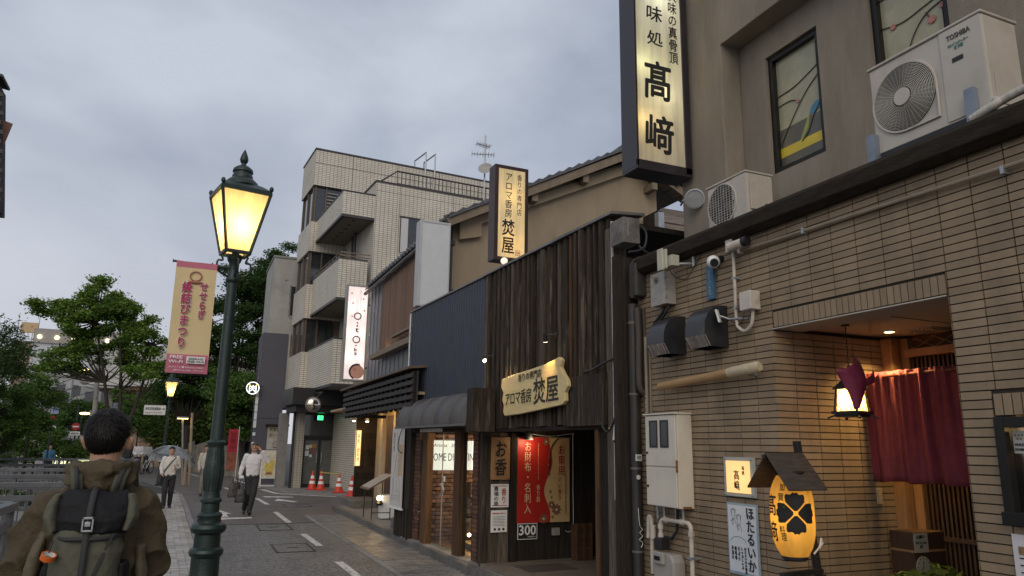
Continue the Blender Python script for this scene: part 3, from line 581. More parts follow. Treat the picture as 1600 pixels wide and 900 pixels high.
for z in (-.25, -.5): box('clip', m_steel, BC, .015, .07, .11, .15, z, z+.015)
JB = tag(box('junction_box', m_pvc, None, 3.90, 4.0, 4.38, 4.51, 2.77, 2.92, bevel=.006), 'square cream junction box above a curved conduit on the tiled wall', 'junction box')
WA = thing('wifi_antenna', 'small white flat antenna tilted on an arm in front of the right vent hood', 'antenna', (3.86, 4.72, 2.76))
o = MB().box(-.008, .008, -.05, .05, -.055, .055).build('panel', m_white, WA, bevel=.006); o.rotation_euler = (R(8), R(-12), R(-50))
MB().tube([(.01, -.01, 0), (.06, -.06, -.03), (.09, -.12, -.03), (.13, -.2, -.04)], .008, 8).build('arm', m_steel, WA); MB().tube(curvepts([(.06, -.05, -.02), (.1, -.12, -.08), (.1, -.17, -.05), (.1, -.2, .03)]), .003, 5).build('cable', m_cable, WA)
bt = thing('blue_sticker', 'narrow blue vertical sticker strip below the cameras on the tiled wall', 'sticker', (3.965, 4.94, 2.95)); box('strip', M('faded_blue', (.05, .13, .22), .6, .2, bump=0), bt, 0, .03, -.045, .045, 0, .30)
txt('防犯カメラ作動中', bt, 'W', (-.002, 0, .14), .03, .22, M('pale_print', (.3, .4, .45), .7, 0, bump=0), vert=True)
# long cardboard coloured tube
TB = thing('roller_tube', 'long tan tube with pale wrapped end lying across the tiled wall', 'tube', (3.90, 5.62, 2.25))
MB().tube([(0, 0, 0), (0, -.95, .045)], .038, 16).build('tube', M('tan_tube', (.36, .22, .10), .6, .15, stretch=(8, 1, 8), bump=.1), TB, smooth=40)
MB().tube([(0, -.951, .045), (0, -1.03, .05), (0, -1.28, .062), (0, -1.30, .063)], [.041, .043, .045, .03], 16).build('wrapped_end', M('masking_tape', (.48, .40, .27), .6, .15, scale=30, bump=.2), TB, smooth=40)
for y in (-.1, -1.15): MB().bar((.1, y, .02), (.02, y, .02), .02, .02).build('bracket', m_steel, TB)
# lit name sign and poster
LS = thing('lit_name_sign', 'small backlit name plate with four steel corner bolts on the tiled wall', 'sign', (3.985, 4.53, 1.34))
box('frame', M('frosted_acrylic', (.34, .37, .36), .3, .05, bump=0), LS, -.02, .01, 0, .34, 0, .30, bevel=.003)
box('lit_face', EM('sign_glow_warm', (1, .60, .24), .72), LS, -.024, -.021, .032, .308, .028, .272)
for y in (.015, .325):
    for z in (.015, .285): MB().tube([(-.021, y, z), (-.03, y, z)], .008, 10).build('bolt', m_steel, LS)
txt('髙﨑', LS, 'W', (-.026, .185, .125), .06, .15, m_ink, vert=True, weight=.02, shear=-.1); txt('味処', LS, 'W', (-.026, .105, .20), .028, .07, m_ink, vert=True)
point('name_sign_light', (-.12, .17, .14), .25, WARM, .05, LS)
PO = thing('squid_poster', 'pale poster with brushed hiragana and squid drawings on the tiled wall', 'poster', (3.982, 4.53, .76))
m_pap = M('white_paper', (.62, .66, .70), .6, .05, bump=0)
box('plastic_sleeve', M('blueish_sleeve', (.30, .40, .46), .25, .1, bump=0), PO, 0, .01, 0, .345, 0, .53); box('sheet', m_pap, PO, -.004, -.001, .015, .33, .02, .512)
txt('ほたるいか', PO, 'W', (-.006, .075, .27), .085, .46, m_ink, vert=True, weight=.03, shear=-.1, line=.95)
for i, (s, h_) in enumerate((('ほたるいかお刺身', .19), ('しゃぶしゃぶ', .16), ('天ぷら', .10), ('酢味噌', .10), ('沖漬け', .10))): txt(s, PO, 'W', (-.006, .145+i*.036, .235-h_/2-.03), .022, h_, m_ink, vert=True, weight=.01)
sq = MB()
for cy, cz_ in ((.265, .44), (.205, .40)):
    for pts in ([(0, .045), (.022, .02), (.012, -.03), (-.012, -.03), (-.022, .02), (0, .045)], [(0, .045), (.03, .035), (.014, .01)], [(0, .045), (-.03, .035), (-.014, .01)], [(.01, -.03), (.02, -.06), (.01, -.08)], [(-.01, -.03), (-.022, -.055), (-.03, -.08)], [(0, -.03), (.002, -.07)], [(.005, -.03), (.03, -.05)]):
        sq.tube([(-.005, cy+a, cz_+b) for a, b in pts], .0016, 4, caps=False)
ap = [(-.005, .22+.095*math.cos(R(a)), .22+.06*math.sin(R(a))) for a in range(15, 170, 12)]; sq.tube(ap, .0016, 4, caps=False)
sq.build('squid_drawing', m_ink, PO)
# lantern stand
LN = thing('lantern_stand', 'black wooden post stand with a small pitched bark roof over a paper lantern', 'lantern stand', (3.57, 3.78, 0))
m_bk = M('black_stained_wood', (.015, .013, .012), .6, .3, stretch=(3, 3, .5), bump=.2)
m_bark = M('worn_bark_board', (.055, .045, .038), .5, .5, scale=9, stretch=(1, 6, 6), bump=.5, dirt=(.16, .12, .08), dscale=5, dirt_lo=.6, dirt_hi=.8)
MB().bar((.42, .08, 0), (.165, .05, 1.76), .045, .035).build('post', m_bk, LN, bevel=.004); MB().bar((.42, .16, 0), (.36, .10, .9), .035, .03).build('rear_leg', m_bk, LN)
MB().bar((.31, .055, .93), (-.06, .02, .925), .035, .035).build('arm', m_bk, LN, bevel=.003); MB().bar((.17, .05, 1.66), (-.15, .02, 1.655), .03, .03).build('ridge_beam', m_bk, LN)
for sg, nm_ in ((-1, 'near'), (1, 'far')):
    e = MB(); y1 = sg*.185; e.add([(-.155, 0, 1.672), (.165, 0, 1.672), (.165, y1, 1.452), (-.155, y1, 1.452), (-.155, 0, 1.684), (.165, 0, 1.684), (.165, y1, 1.464), (-.155, y1, 1.464)],
        [(0, 3, 2, 1), (4, 5, 6, 7), (0, 1, 5, 4), (1, 2, 6, 5), (2, 3, 7, 6), (3, 0, 4, 7)]); e.build('roof_board', m_bark, LN, bevel=.002)
CL = thing('paper_lantern', 'yellow glowing ribbed paper lantern with a black four petal crest under a small roof', 'lantern', (3.585, 3.755, 1.0))
pr = []; H = .50; RB = .134
for i in range(81):
    t = i/80; z = .045+t*H; q = abs(2*t-1); r = RB*(1-q**3.2*.42); r += .0022*abs(math.sin(i*math.pi/2)); pr.append((r, z))
MB().lathe(pr, 40, caps=False).build('paper_body', TL('lantern_paper_yellow', (1, .66, .16), em=.03, mixv=.6), CL, smooth=80)
MB().lathe([(.065, .02), (.078, .03), (.080, .05), (.076, .05)], 24).build('bottom_ring', m_black, CL, smooth=40); MB().lathe([(.09, .54), (.092, .565), (.08, .57)], 24).build('top_ring', m_black, CL, smooth=40)
MB().ball((0, 0, .26), .03).build('bulb', EM('bulb_warm2', (1, .72, .3), 9), CL, smooth=60)
point('paper_lantern_light', (0, 0, .27), 1.9, (1, .58, .18), .03, CL)
MB().tube([(.11, -.05, .06), (.15, -.09, .13), (.13, -.10, .16), (.12, -.09, .1)], .006, 6).build('white_cord', m_white, CL)
MB().tube([(.10, .03, .56), (0, 0, .65), (-.0, 0, .57)], .004, 6).build('hanger', m_black, CL)
def onlan(me_o, deg, cz_, RBs=RB):   # wrap a flat print (x right, z up) round the lantern body
    me = me_o.data; n = len(me.vertices)
    for v in me.vertices:
        x, z = v.co.x, v.co.z; t = (z-.045)/H; q = min(1, abs(2*t-1)); r = RB*(1-q**3.2*.42)+.0045; a = R(deg)+x/r; v.co = (r*math.cos(a), r*math.sin(a), z)
def subd(mb_o, cuts=2):
    bm = bmesh.new(); bm.from_mesh(mb_o.data); bmesh.ops.triangulate(bm, faces=bm.faces)
    for _ in range(cuts): bmesh.ops.subdivide_edges(bm, edges=[e for e in bm.edges if e.calc_length() > .012], cuts=1)
    bm.to_mesh(mb_o.data); bm.free()
cam_deg = math.degrees(math.atan2(-3.755, -3.585))
kd = cam_deg+9
petal = MB(); cz_ = .315
for q in range(4):
    a = math.pi/2*q; pts = []
    for i in range(24):
        t = i/23*2-1; ang = t*.73; rr_ = .152*(1-.20*abs(t)**3)+(.010*math.cos(t*math.pi*3) if abs(t) < .9 else -.01)
        if abs(t) < .12: rr_ -= .012
        pts.append((rr_*math.sin(ang)*.97, rr_*math.cos(ang)))
    pts += [(.035, .042), (0.010, .018), (-.010, .018), (-.035, .042)]
    pts = [(x*math.cos(a)-z*math.sin(a), x*math.sin(a)+z*math.cos(a)) for x, z in pts]
    petal.add([(x*.82, 0, z*.82+cz_) for x, z in pts], [tuple(range(len(pts)))])
o = petal.build('crest', m_ink, CL); subd(o, 4); onlan(o, kd, 0)
for s, dd, cx_, z_, w_, h_ in (('加', -34, 0, .47, .032, .045), ('賀', -37, 0, .41, .036, .05), ('料', -37, 0, .215, .034, .042), ('理', -34, 0, .17, .034, .045), ('髙', -72, 0, .36, .09, .13), ('﨑', -72, 0, .2, .09, .12)):
    o = txt(s, CL, 'C', (0, 0, z_), w_, h_, m_ink, weight=.025, depth=.0005)
    if o: subd(o, 3 if w_ > .05 else 1); onlan(o, kd+dd, 0)
# ================================================================== UPPER RENDERED BUILDING
UB = thing('upper_building', 'tall beige rendered building rising behind the tiled restaurant wall', 'building', (4.95, 0, 0))
ubw = MB()
ubw.box(0, 2.5, -2, 6.24, 3.45, 4.306); ubw.box(0, 2.5, 5.154, 6.24, 4.306, 9); ubw.box(0, 2.5, 4.491, 5.154, 5.549, 9); ubw.box(0, 2.5, 3.933, 4.491, 4.306, 9); ubw.box(0, 2.5, -2, 3.249, 4.306, 9); ubw.box(0, 2.5, 3.249, 3.933, 5.90, 9); ubw.box(.25, 2.5, 4.491, 5.154, 4.306, 5.549); ubw.box(.25, 2.5, 3.249, 3.933, 4.306, 5.90)
ubw.build('wall', m_stucco, UB)
MB().prism([(-2, 5.84), (5.52, 5.84), (5.52, 3.45), (6.25, 3.45), (6.25, 9.01), (-2, 9.01)], 'x', -.25, -.002).build('projecting_band', m_stucco, UB, bevel=.01)
m_lead = M('lead_came', (.03, .025, .022), .5, .2, bump=0)
m_amb = M('amber_glass', (.36, .34, .22), .18, .2, scale=3, bump=.05, spec=.7, dirt=(.26, .26, .2), dscale=1)
def wl(a, b): return ((a-3.08)*1.053+3.243, (b-4.17)*1.053+4.301)
def sgwin(y0, y1, z0, z1, lab):
    y0, z0 = wl(y0, z0); y1, z1 = wl(y1, z1)
    f = MB(); t = .058; f.box(.03, .12, y0, y1, z0, z0+t); f.box(.03, .12, y0, y1, z1-t, z1); f.box(.03, .12, y0, y0+t, z0+t, z1-t); f.box(.03, .12, y1-t, y1, z0+t, z1-t)
    w = f.build('window', m_wf, UB, bevel=.003, label=lab)
    box('pane', m_amb, w, .08, .085, y0+t, y1-t, z0+t, z1-t)
    return w
def gbox(n, m, x, y0, y1, z0, z1):
    y0, z0 = wl(y0, z0); y1, z1 = wl(y1, z1); box(n, m, w, x, x+.0045, y0, y1, z0, z1)
def gpoly(n, m, x, pts): MB().add([(x, *wl(a, b)) for a, b in pts], [tuple(range(len(pts)))]).build(n, m, w)
def came(pts, r=.0045, par=None): return MB().tube(curvepts([(.072, *wl(a, b)) for a, b in pts], 6), r, 6).build('came', m_lead, par, smooth=60)
def bud(a, b, r_, par): MB().lathe([(.001, 0), (r_, .001), (r_*.9, .004)], 8).xf(Matrix.Translation((.071, *wl(a, b))) @ Matrix.Rotation(-math.pi/2, 4, 'Y')).build('bud', M('pink_glass', (.45, .18, .14), .2, .1, bump=0), par)
w = sgwin(4.265, 4.895, 4.175, 5.355, 'stained glass window with yellow band and blue leaf')
m_smoke = M('smoky_glass', (.10, .095, .075), .2, .15, bump=0)
gbox('yellow_band', M('yellow_glass', (.60, .46, .03), .2, .1, bump=0), .074, 4.325, 4.84, 4.33, 4.42); gbox('dark_band', m_smoke, .075, 4.325, 4.84, 4.42, 4.60); gbox('dark_band', m_smoke, .075, 4.325, 4.84, 4.235, 4.33)
came([(4.33, 5.05), (4.5, 4.99), (4.65, 4.95), (4.83, 4.94)], par=w); came([(4.33, 4.96), (4.48, 4.86), (4.62, 4.72), (4.75, 4.56), (4.83, 4.45)], par=w); came([(4.60, 4.80), (4.68, 4.84), (4.83, 4.84)], par=w); came([(4.33, 4.70), (4.42, 4.60), (4.5, 4.46), (4.58, 4.40)], par=w)
gpoly('blue_leaf', M('blue_glass', (.05, .20, .32), .2, .1, bump=0), .073, [(4.325, 4.71), (4.40, 4.71), (4.45, 4.68), (4.48, 4.61), (4.42, 4.61), (4.36, 4.64), (4.325, 4.67)])
gpoly('green_leaf', M('green_glass', (.30, .32, .06), .2, .1, bump=0), .0732, [(4.47, 4.62), (4.5, 4.6), (4.60, 4.42), (4.57, 4.42), (4.5, 4.5)]); bud(4.6, 4.8, .02, w)
w = sgwin(3.085, 3.735, 4.17, 5.68, 'stained glass window with red buds behind the large air conditioner')
came([(3.14, 5.02), (3.3, 4.99), (3.5, 4.96), (3.68, 5.0)], par=w); came([(3.14, 4.96), (3.3, 4.92), (3.42, 4.80), (3.5, 4.62)], par=w); came([(3.3, 4.93), (3.27, 4.86)], par=w); came([(3.17, 5.0), (3.17, 4.7)], par=w); came([(3.14, 5.3), (3.4, 5.22), (3.68, 5.25)], par=w)
for a_, b_, r_ in ((3.26, 4.85, .035), (3.17, 4.92, .025), (3.58, 4.965, .028)): bud(a_, b_, r_, w)
gpoly('green_leaf', MATS['green_glass'], .0705, [(3.50, 4.62), (3.53, 4.70), (3.62, 4.60), (3.7, 4.5), (3.6, 4.52)])
# the projecting sign box
BS = thing('projecting_sign', 'large black box sign with lit yellowish face and black brush characters', 'sign', (3.97, 6.02, 4.56))
SB = M('black_sign_case', (.022, .018, .024), .35, .25, scale=3, bump=.05, dirt=(.04, .03, .035))
fr = MB(); fr.box(0, .70, .02, .29, -.03, 0); fr.box(0, .03, 0, .29, 0, 2.95); fr.box(.62, .70, 0, .29, 0, 2.95); fr.box(.03, .62, .27, .29, 0, 2.95)
fr.box(-.0, .70, 0, .019, -.03, .075); fr.build('case', SB, BS, bevel=.004); box('case_top', SB, BS, 0, .7, 0, .29, 2.951, 3.0)
box('lit_face', TL('acrylic_face', (.93, .90, .78), em=.0, mixv=.62), BS, .031, .619, .012, .016, .076, 2.95)
box('mount_plate', SB, BS, .701, .76, .05, .22, .35, 2.9); box('mount_bracket', SB, BS, .70, .755, .08, .2, .45, .6)
txt('髙', BS, 'C', (.30, .009, 1.02), .33, .44, m_ink, weight=.035, shear=.05); txt('﨑', BS, 'C', (.30, .009, .40), .35, .42, m_ink, weight=.035, shear=.05)
txt('処', BS, 'C', (.275, .009, 1.52), .20, .17, m_ink, weight=.015, shear=.05); txt('味', BS, 'C', (.275, .009, 1.82), .20, .19, m_ink, weight=.015, shear=.05); txt('金沢味の真骨頂', BS, 'C', (.515, .009, 1.80), .115, 1.06, m_ink, vert=True, weight=.015)
for z_ in (.62, 1.15): MB().tube([(.12, .16, z_-.1), (.5, .16, z_+.1)], .012, 8).build('fluorescent_tube', EM('tube_glow', (1, .92, .6), 3), BS)
point('sign_lamp', (.10, .14, .52), 8, (1, .72, .28), .05, BS); point('sign_lamp', (.12, .15, 1.2), 9, (.95, 1, .62), .05, BS); point('sign_lamp', (.35, .15, 2.0), 7, (.92, .95, .9), .06, BS); point('sign_lamp', (.40, .14, .9), 4, (1, .95, .75), .06, BS)
# floodlight
FL = thing('floodlight', 'round silver floodlight at the corner of the upper building', 'floodlight', (4.63, 5.95, 4.27))
_fq = Vector((-.75, -.95, -.35)).to_track_quat('Z', 'Y').to_euler(); o = MB().lathe([(.02, -.16), (.045, -.13), (.07, -.05), (.10, .0), (.105, .02), (.09, .022)], 20, caps=False).build('housing', m_steel, FL, smooth=40); o.rotation_euler = _fq
o2 = MB().lathe([(.002, .0), (.088, .0), (.09, .012), (.002, .016)], 20).build('lens', M('flood_lens', (.30, .31, .32), .15, .2, bump=.3, fine=30), FL); o2.rotation_euler = _fq
MB().tube([(-.06, .1, .0), (-.02, .17, .03), (.03, .28, .02)], .012, 8).build('arm', m_steel, FL)
# air conditioners
m_ac = M('aged_ac_enamel', (.50, .46, .405), .5, .06, scale=3, bump=.05, dirt=(.34, .30, .25), dscale=2, dirt_lo=.5, dirt_hi=.85)
def ac(name, lab, loc, Lg, Dp, Hh, gc, gr_, round_):
    a = thing(name, lab, 'air conditioner', loc)
    box('casing', m_ac, a, .001, Dp, 0, Lg, 0, Hh-.018, bevel=.012); box('lid', m_ac, a, -.012, Dp+.008, -.008, Lg+.008, Hh-.018, Hh, bevel=.006)
    box('service_panel', m_ac, a, -.006, -.0, .004, Lg*.34, .02, Hh-.022, bevel=.003)
    # fan opening: dark disc, rings and spokes
    MB().tube([(-.001, gc, Hh*.5), (-.004, gc, Hh*.5)], gr_*1.0, 40).build('fan_opening', m_black, a)
    fb = MB()
    for i in range(4):
        an = i*math.pi/2; fb.add([(-.006, gc+.04*math.cos(an), Hh*.5+.04*math.sin(an)), (-.006, gc+gr_*.9*math.cos(an), Hh*.5+gr_*.9*math.sin(an)), (-.010, gc+gr_*.9*math.cos(an+.7), Hh*.5+gr_*.9*math.sin(an+.7)), (-.010, gc+.04*math.cos(an+.9), Hh*.5+.04*math.sin(an+.9))], [(0, 1, 2, 3)])
    fb.build('fan_blade', M('fan_grey', (.07, .065, .06), .5, .1, bump=0), a)
    gg = MB()
    if round_:
        nr = 17
        for i in range(nr):
            r_ = gr_*(.28+.72*(i+1)/nr); gg.tube([(-.022+.012*(i/nr)**3, gc+r_*math.cos(2*math.pi*k/48), Hh*.5+r_*math.sin(2*math.pi*k/48)) for k in range(49)], .0017, 4, caps=False)
        for k in range(40):
            an = 2*math.pi*k/40; gg.tube([(-.022, gc+gr_*.25*math.cos(an), Hh*.5+gr_*.25*math.sin(an)), (-.010, gc+gr_*math.cos(an+.12), Hh*.5+gr_*math.sin(an+.12))], .0013, 4)
        MB().tube([(-.02, gc, Hh*.5), (-.03, gc, Hh*.5)], gr_*.26, 24).build('fan_hub_cap', m_ac, a, bevel=.002)
    else:
        for i in range(-7, 8):
            h = math.sqrt(max(0, gr_**2-(i*gr_/8)**2)); gg.tube([(-.014, gc-h, Hh*.5+i*gr_/8), (-.014, gc+h, Hh*.5+i*gr_/8)], .002, 4)
        for i in range(-4, 5):
            h = math.sqrt(max(0, gr_**2-(i*gr_/5)**2)); gg.tube([(-.014, gc+i*gr_/5, Hh*.5-h), (-.014, gc+i*gr_/5, Hh*.5+h)], .002, 4)
    gg.build('fan_grille', M('grille_wire', (.55, .52, .46), .5, .1, bump=0), a)
    rr = MB(); P_ = [(-.006, gc+gr_*1.03*math.cos(2*math.pi*k/40), Hh*.5+gr_*1.03*math.sin(2*math.pi*k/40)) for k in range(41)]
    if round_: # squared-off lower right corner of the guard
        P_ = [(-.006, max(gc-gr_*1.03, gc+1.03*gr_*(1.0 if (math.cos(t) > 0 or math.sin(t) > 0) else 1.0)*math.cos(t)), Hh*.5+1.03*gr_*math.sin(t)) for t in [2*math.pi*k/40 for k in range(41)]]
        P_ = [(x, (gc-gr_*1.03 if (y < gc and z < Hh*.5 and y < gc-gr_*.70) else y), (Hh*.5-gr_*1.03 if (y < gc and z < Hh*.5 and z < Hh*.5-gr_*.70) else z)) for x, y, z in P_]
    rr.tube(P_, .009, 6, caps=False); rr.build('guard_rim', m_ac, a, smooth=60)
    return a
A1 = ac('air_conditioner', 'large beige air conditioner outdoor unit with round fan guard on the ledge', (4.10, 2.50, 3.66), .80, .32, .64, .55, .225, True)
txt('TOSHIBA', A1, 'W', (-.008, .145, .555), .15, .034, M('logo_grey', (.06, .055, .05), .6, 0, bump=0), weight=.02); txt('DCインバーター\n省 冷暖', A1, 'W', (-.008, .15, .49), .13, .05, M('logo_teal', (.10, .26, .22), .6, 0, bump=0), weight=.01)
box('badge', m_black, A1, -.0085, -.006, .13, .20, .385, .415); box('handle_cover', m_ac, A1, .05, .2, -.006, -.0005, .05, .24, bevel=.01)
for y_, h_ in ((.80, .14), (.10, .16)):
    MB().box(-.05, -.045, y_-.03, y_+.03, -.10, h_).box(-.045, .0, y_-.03, y_-.025, -.10, h_).build('mount_foot', M('blue_grey_zinc', (.22, .26, .32), .5, .2, metal=.3, bump=.05), A1)
box('base_rail', m_black, A1, -.02, .3, .05, .75, -.05, -.002)
RL = thing('insulated_pipe', 'white taped insulated pipe bundle lying on the ledge beside the large air conditioner', 'pipe', (4.06, 2.5, 3.60))
MB().tube(curvepts([(.04, -.02, .10), (-.01, -.06, .06), (-.02, .0, .03), (.02, .12, .02)]), .022, 10).tube(curvepts([(.05, -.35, .10), (.03, -.15, .09), (.0, .0, .05), (-.01, .1, .02)]), .026, 10).build('taped_bundle', M('pipe_tape', (.48, .45, .40), .6, .2, scale=20, stretch=(1, 4, 1), bump=.4), RL, smooth=60)
A2 = ac('air_conditioner', 'smaller weathered air conditioner outdoor unit with square grille beside the floodlight', (4.32, 4.82, 3.68), .54, .30, .46, .33, .19, False)
box('side_cover', m_ac, A2, .03, .13, -.016, -.001, .1, .36, bevel=.004); MB().tube(curvepts([(.2, -.01, .15), (.22, -.06, .12), (.25, -.05, .03), (.35, .0, .0)]), .018, 8).build('pipe_elbow', m_cable, A2, smooth=60)
# ================================================================== WOODEN INCENSE SHOP + GLAZED SHOP (front line turned 2.5 degrees, local y runs away along the street)
FA = 2.5; FO = (3.81, 9.89, 0)
def wmat(name, col, var=.45, dirt=None, rnd=.25): return M(name, col, .8, var, scale=9, stretch=(5, 5, .35), bump=.8, fine=30, rnd=rnd, dirt=dirt, dscale=3.5, dirt_lo=.54, dirt_hi=.68, spec=.2)
m_old = wmat('weathered_dark_wood', (.040, .030, .022), var=.6, dirt=(.16, .13, .10))
m_old2 = wmat('greyed_wood', (.10, .082, .064), var=.5, dirt=(.03, .025, .02)); m_brn = wmat('brown_plank', (.095, .052, .028), dirt=(.05, .035, .025)); m_drk = wmat('charred_board', (.028, .022, .018), dirt=(.05, .042, .036))
WS = thing('wooden_shop', 'incense shop faced in dark weathered vertical timber battens with an open entrance', 'building', FO, FA)
box('cladding_back', m_drk, WS, .02, .12, -3.42, -.12, 1.93, 4.12)
rr = random.Random(3); y = -.17; i = 0
while y > -3.40:
    w = rr.choice([.05, .06, .075, .095]); d = rr.uniform(.0, .045)
    m = m_old2 if rr.random() < .3 else (m_brn if i in (17,) else m_old)
    zb = 1.93+rr.uniform(-.01, .02) if y > -2.50 else 2.44+rr.uniform(-.01, .03)
    box('batten', m, WS, -.035-d, .02, y-w, y, zb, 4.13+rr.uniform(-.02, .015), bevel=.004); y -= w+rr.uniform(.045, .075); i += 1
box('box_panel', m_old, WS, -.10, .05, -3.33, -2.55, 1.92, 2.46, bevel=.006); box('panel_hole', m_black, WS, -.105, -.099, -2.74, -2.66, 2.20, 2.34)
MB().prism([(-.09, 4.13), (.35, 4.17), (.35, 4.20), (-.09, 4.16)], 'y', -3.5, -.1).build('top_flashing', M('zinc_flashing', (.20, .19, .18), .5, .3, metal=.4, dirt=(.1, .1, .1)), WS)
box('fascia', m_drk, WS, -.055, .1, -3.33, -.12, 1.885, 1.925); box('ceiling', m_drk, WS, .12, 3.0, -3.5, -.1, 1.93, 2.0)
# posts and wall left of the entrance
for x0, x1, mm, yy in ((-.05, .045, m_old, -.17), (.05, .20, m_old2, -.15), (.205, .365, m_old2, -.155), (.37, .47, m_drk, -.20)): box('post' if yy < -.16 else 'plank', mm, WS, x0, x1, yy, -.05, .1, 1.884, bevel=.006)
for k in range(9): box('wall_board', m_drk, WS, .475+k*.235, .475+k*.235+.228, -.15+.004*(k % 2), -.06, .14, 1.93)
box('side_wall', m_drk, WS, .0, 2.6, -.05, -.03, .1, 1.93); box('rear_wall', M('dark_interior', (.05, .035, .022), .8, .4), WS, 2.6, 2.7, -3.4, -.03, .1, 1.93); box('wall_socket_box', m_greyb, WS, 1.05, 1.16, -.20, -.152, .47, .57)
box('near_wall', M('brown_interior', (.10, .06, .035), .8, .3, stretch=(1, 1, 1)), WS, .12, 2.6, -3.5, -3.42, .1, 1.93)
# entrance floor
fl = box('entrance_floor', M('entrance_floor', (.17, .14, .11), .6, .25, scale=5, bump=.3), WS, -.05, 2.6, -3.42, -.15, .08, .145)
box('floor_hatch', M('hatch_metal', (.12, .10, .085), .5, .2, metal=.4), WS, .25, .95, -1.05, -.55, .146, .152)
# right-hand jamb: brown board, dark post, grey post, brick strip
box('jamb_board', m_brn, WS, -.04, .12, -3.12, -3.05, .1, 1.92, bevel=.004); box('jamb_post', m_drk, WS, -.02, .12, -3.30, -3.125, .1, 1.92, bevel=.006); box('jamb_post', m_old2, WS, -.05, .12, -3.47, -3.31, .1, 4.0, bevel=.006)
bk = MB().box(0, .1, 0, .10, 0, .058).mesh('brick'); bk.materials.append(M('dark_red_brick', (.075, .035, .025), .8, .3, bump=.3, rnd=.3))
box('brick_back', m_drk, WS, -.02, .15, -3.59, -3.475, .1, 2.3)
z = .12
while z < 2.25: shared(bk, 'brick', WS, (-.035, -3.585, z)); z += .068
# carved name board
NB = thing('carved_name_board', 'pale gold wooden name board with wavy cut ends above the shop entrance', 'sign', FO, FA)
m_gold = M('pale_gold_wood', (.62, .50, .25), .45, .18, scale=4, stretch=(1, 1, 7), bump=.15, fine=20, dirt=(.5, .38, .17), dscale=2)
pts = [(-.98, 2.60), (-1.3, 2.63), (-1.8, 2.66), (-2.2, 2.69), (-2.5, 2.74), (-2.56, 2.70), (-2.53, 2.62), (-2.60, 2.54), (-2.68, 2.47), (-2.70, 2.40), (-2.63, 2.33), (-2.64, 2.24), (-2.58, 2.20), (-2.0, 2.16), (-1.5, 2.13), (-1.08, 2.12), (-1.03, 2.17), (-1.05, 2.25), (-1.0, 2.33), (-1.03, 2.42), (-.96, 2.50)]
pts = [(y_, z_+(-.04 if True else 0)) for y_, z_ in pts]
o = MB().prism(pts, 'x', -.16, -.11).build('board', m_gold, NB, bevel=.008); 
for y_ in (-1.3, -2.3): box('mount_block', m_drk, NB, -.11, -.03, y_-.05, y_+.05, 2.2, 2.5)
txt('香りの専門店', NB, 'W', (-.163, -1.78, 2.545), .62, .095, m_ink, weight=.01, rotz=2); txt('アロマ香房', NB, 'W', (-.163, -1.47, 2.30), .72, .17, m_ink, weight=.01, rotz=2, shear=.05); txt('焚屋', NB, 'W', (-.163, -2.19, 2.35), .60, .30, m_ink, weight=.02, rotz=2)
def spot(loc, lab, tgt, e=4, par_rz=FA, base=None):
    t = thing('spotlight', lab, 'spotlight', loc, par_rz, group='small spotlights on the wooden shop'); d = Vector(tgt).normalized()
    MB().tube([tuple(-d*.05), tuple(d*.03), tuple(d*.05)], [.018, .028, .03], 14).build('lamp_head', m_black, t, smooth=40); MB().tube([tuple(d*.046), tuple(d*.052)], .026, 14).build('lens', EM('spot_lens', (1, .78, .45), 14), t)
    MB().tube([(0, 0, 0), (0, 0, .035), (.12, -.07, .04)], .008, 6).tube([(.11, -.07, .04), (.125, -.07, .04)], .03, 10).build('arm', m_black, t)
    ld = bpy.data.lights.new('spot', 'SPOT'); ld.energy = e; ld.color = WARM; ld.spot_size = R(70); ld.spot_blend = .8; ld.shadow_soft_size = .02; lo = bpy.data.objects.new('spot_beam', ld); COL.objects.link(lo); lo.parent = t; lo.location = tuple(d*.055); lo.rotation_euler = (-d).to_track_quat('Z', 'Y').to_euler()
    return t
def fw(s, x, z): a = R(FA); return (FO[0]-s*math.sin(a)+x*math.cos(a), FO[1]+s*math.cos(a)+x*math.sin(a), z)
spot(fw(-.55, -.24, 2.87), 'left black spotlight above the name board on the timber battens', (.0, -.75, -.6), 26); spot(fw(-2.35, -.26, 2.93), 'right black spotlight above the name board on the timber battens', (.25, .15, -.8), 20)
t = thing('clip_lamp', 'silver clip lamp shining down at the top of the red banner in the entrance', 'lamp', fw(-.30, .60, 1.86), FA)
MB().lathe([(.02, .03), (.045, .0), (.062, -.07)], 16, caps=False).build('reflector', m_steel, t, smooth=40); MB().ball((0, 0, -.03), .03).build('bulb', EM('clip_bulb', (1, .85, .6), 18), t, smooth=60); MB().tube([(0, 0, .02), (0, .02, .1)], .012, 8).build('clip', m_black, t)
point('clip_light', (.02, -.10, -.10), 2.4, (1, .72, .42), .03, t)
# boards on the pillar
SI = thing('incense_board', 'vertical brown wooden board with two large black brush characters left of the entrance', 'sign', fw(-.18, .06, 1.24), FA)
box('board', M('board_wood', (.30, .165, .075), .5, .25, scale=6, stretch=(6, 6, .6), bump=.2), SI, 0, .29, -.03, 0, 0, .585, bevel=.006); txt('お香', SI, 'C', (.145, -.034, .29), .17, .46, m_ink, vert=True, weight=.03, shear=.1)
for z_ in (.02, .555): MB().tube([(.26, -.034, z_), (.26, -.03, z_)], .008, 8).build('nail', m_black, SI)
c1 = thing('fragrance_card', 'white card with red and black vertical Japanese writing below the brown wooden board', 'sign', fw(-.17, .08, .87), FA)
box('card', m_white, c1, 0, .27, -.01, 0, 0, .31); mr_ = M('red_print', (.42, .02, .02), .6, .05, bump=0)
txt('香り', c1, 'C', (.195, -.013, .155), .075, .20, mr_, vert=True, weight=.015); txt('貴福の扉', c1, 'C', (.075, -.013, .15), .07, .26, m_ink, vert=True, weight=.01)
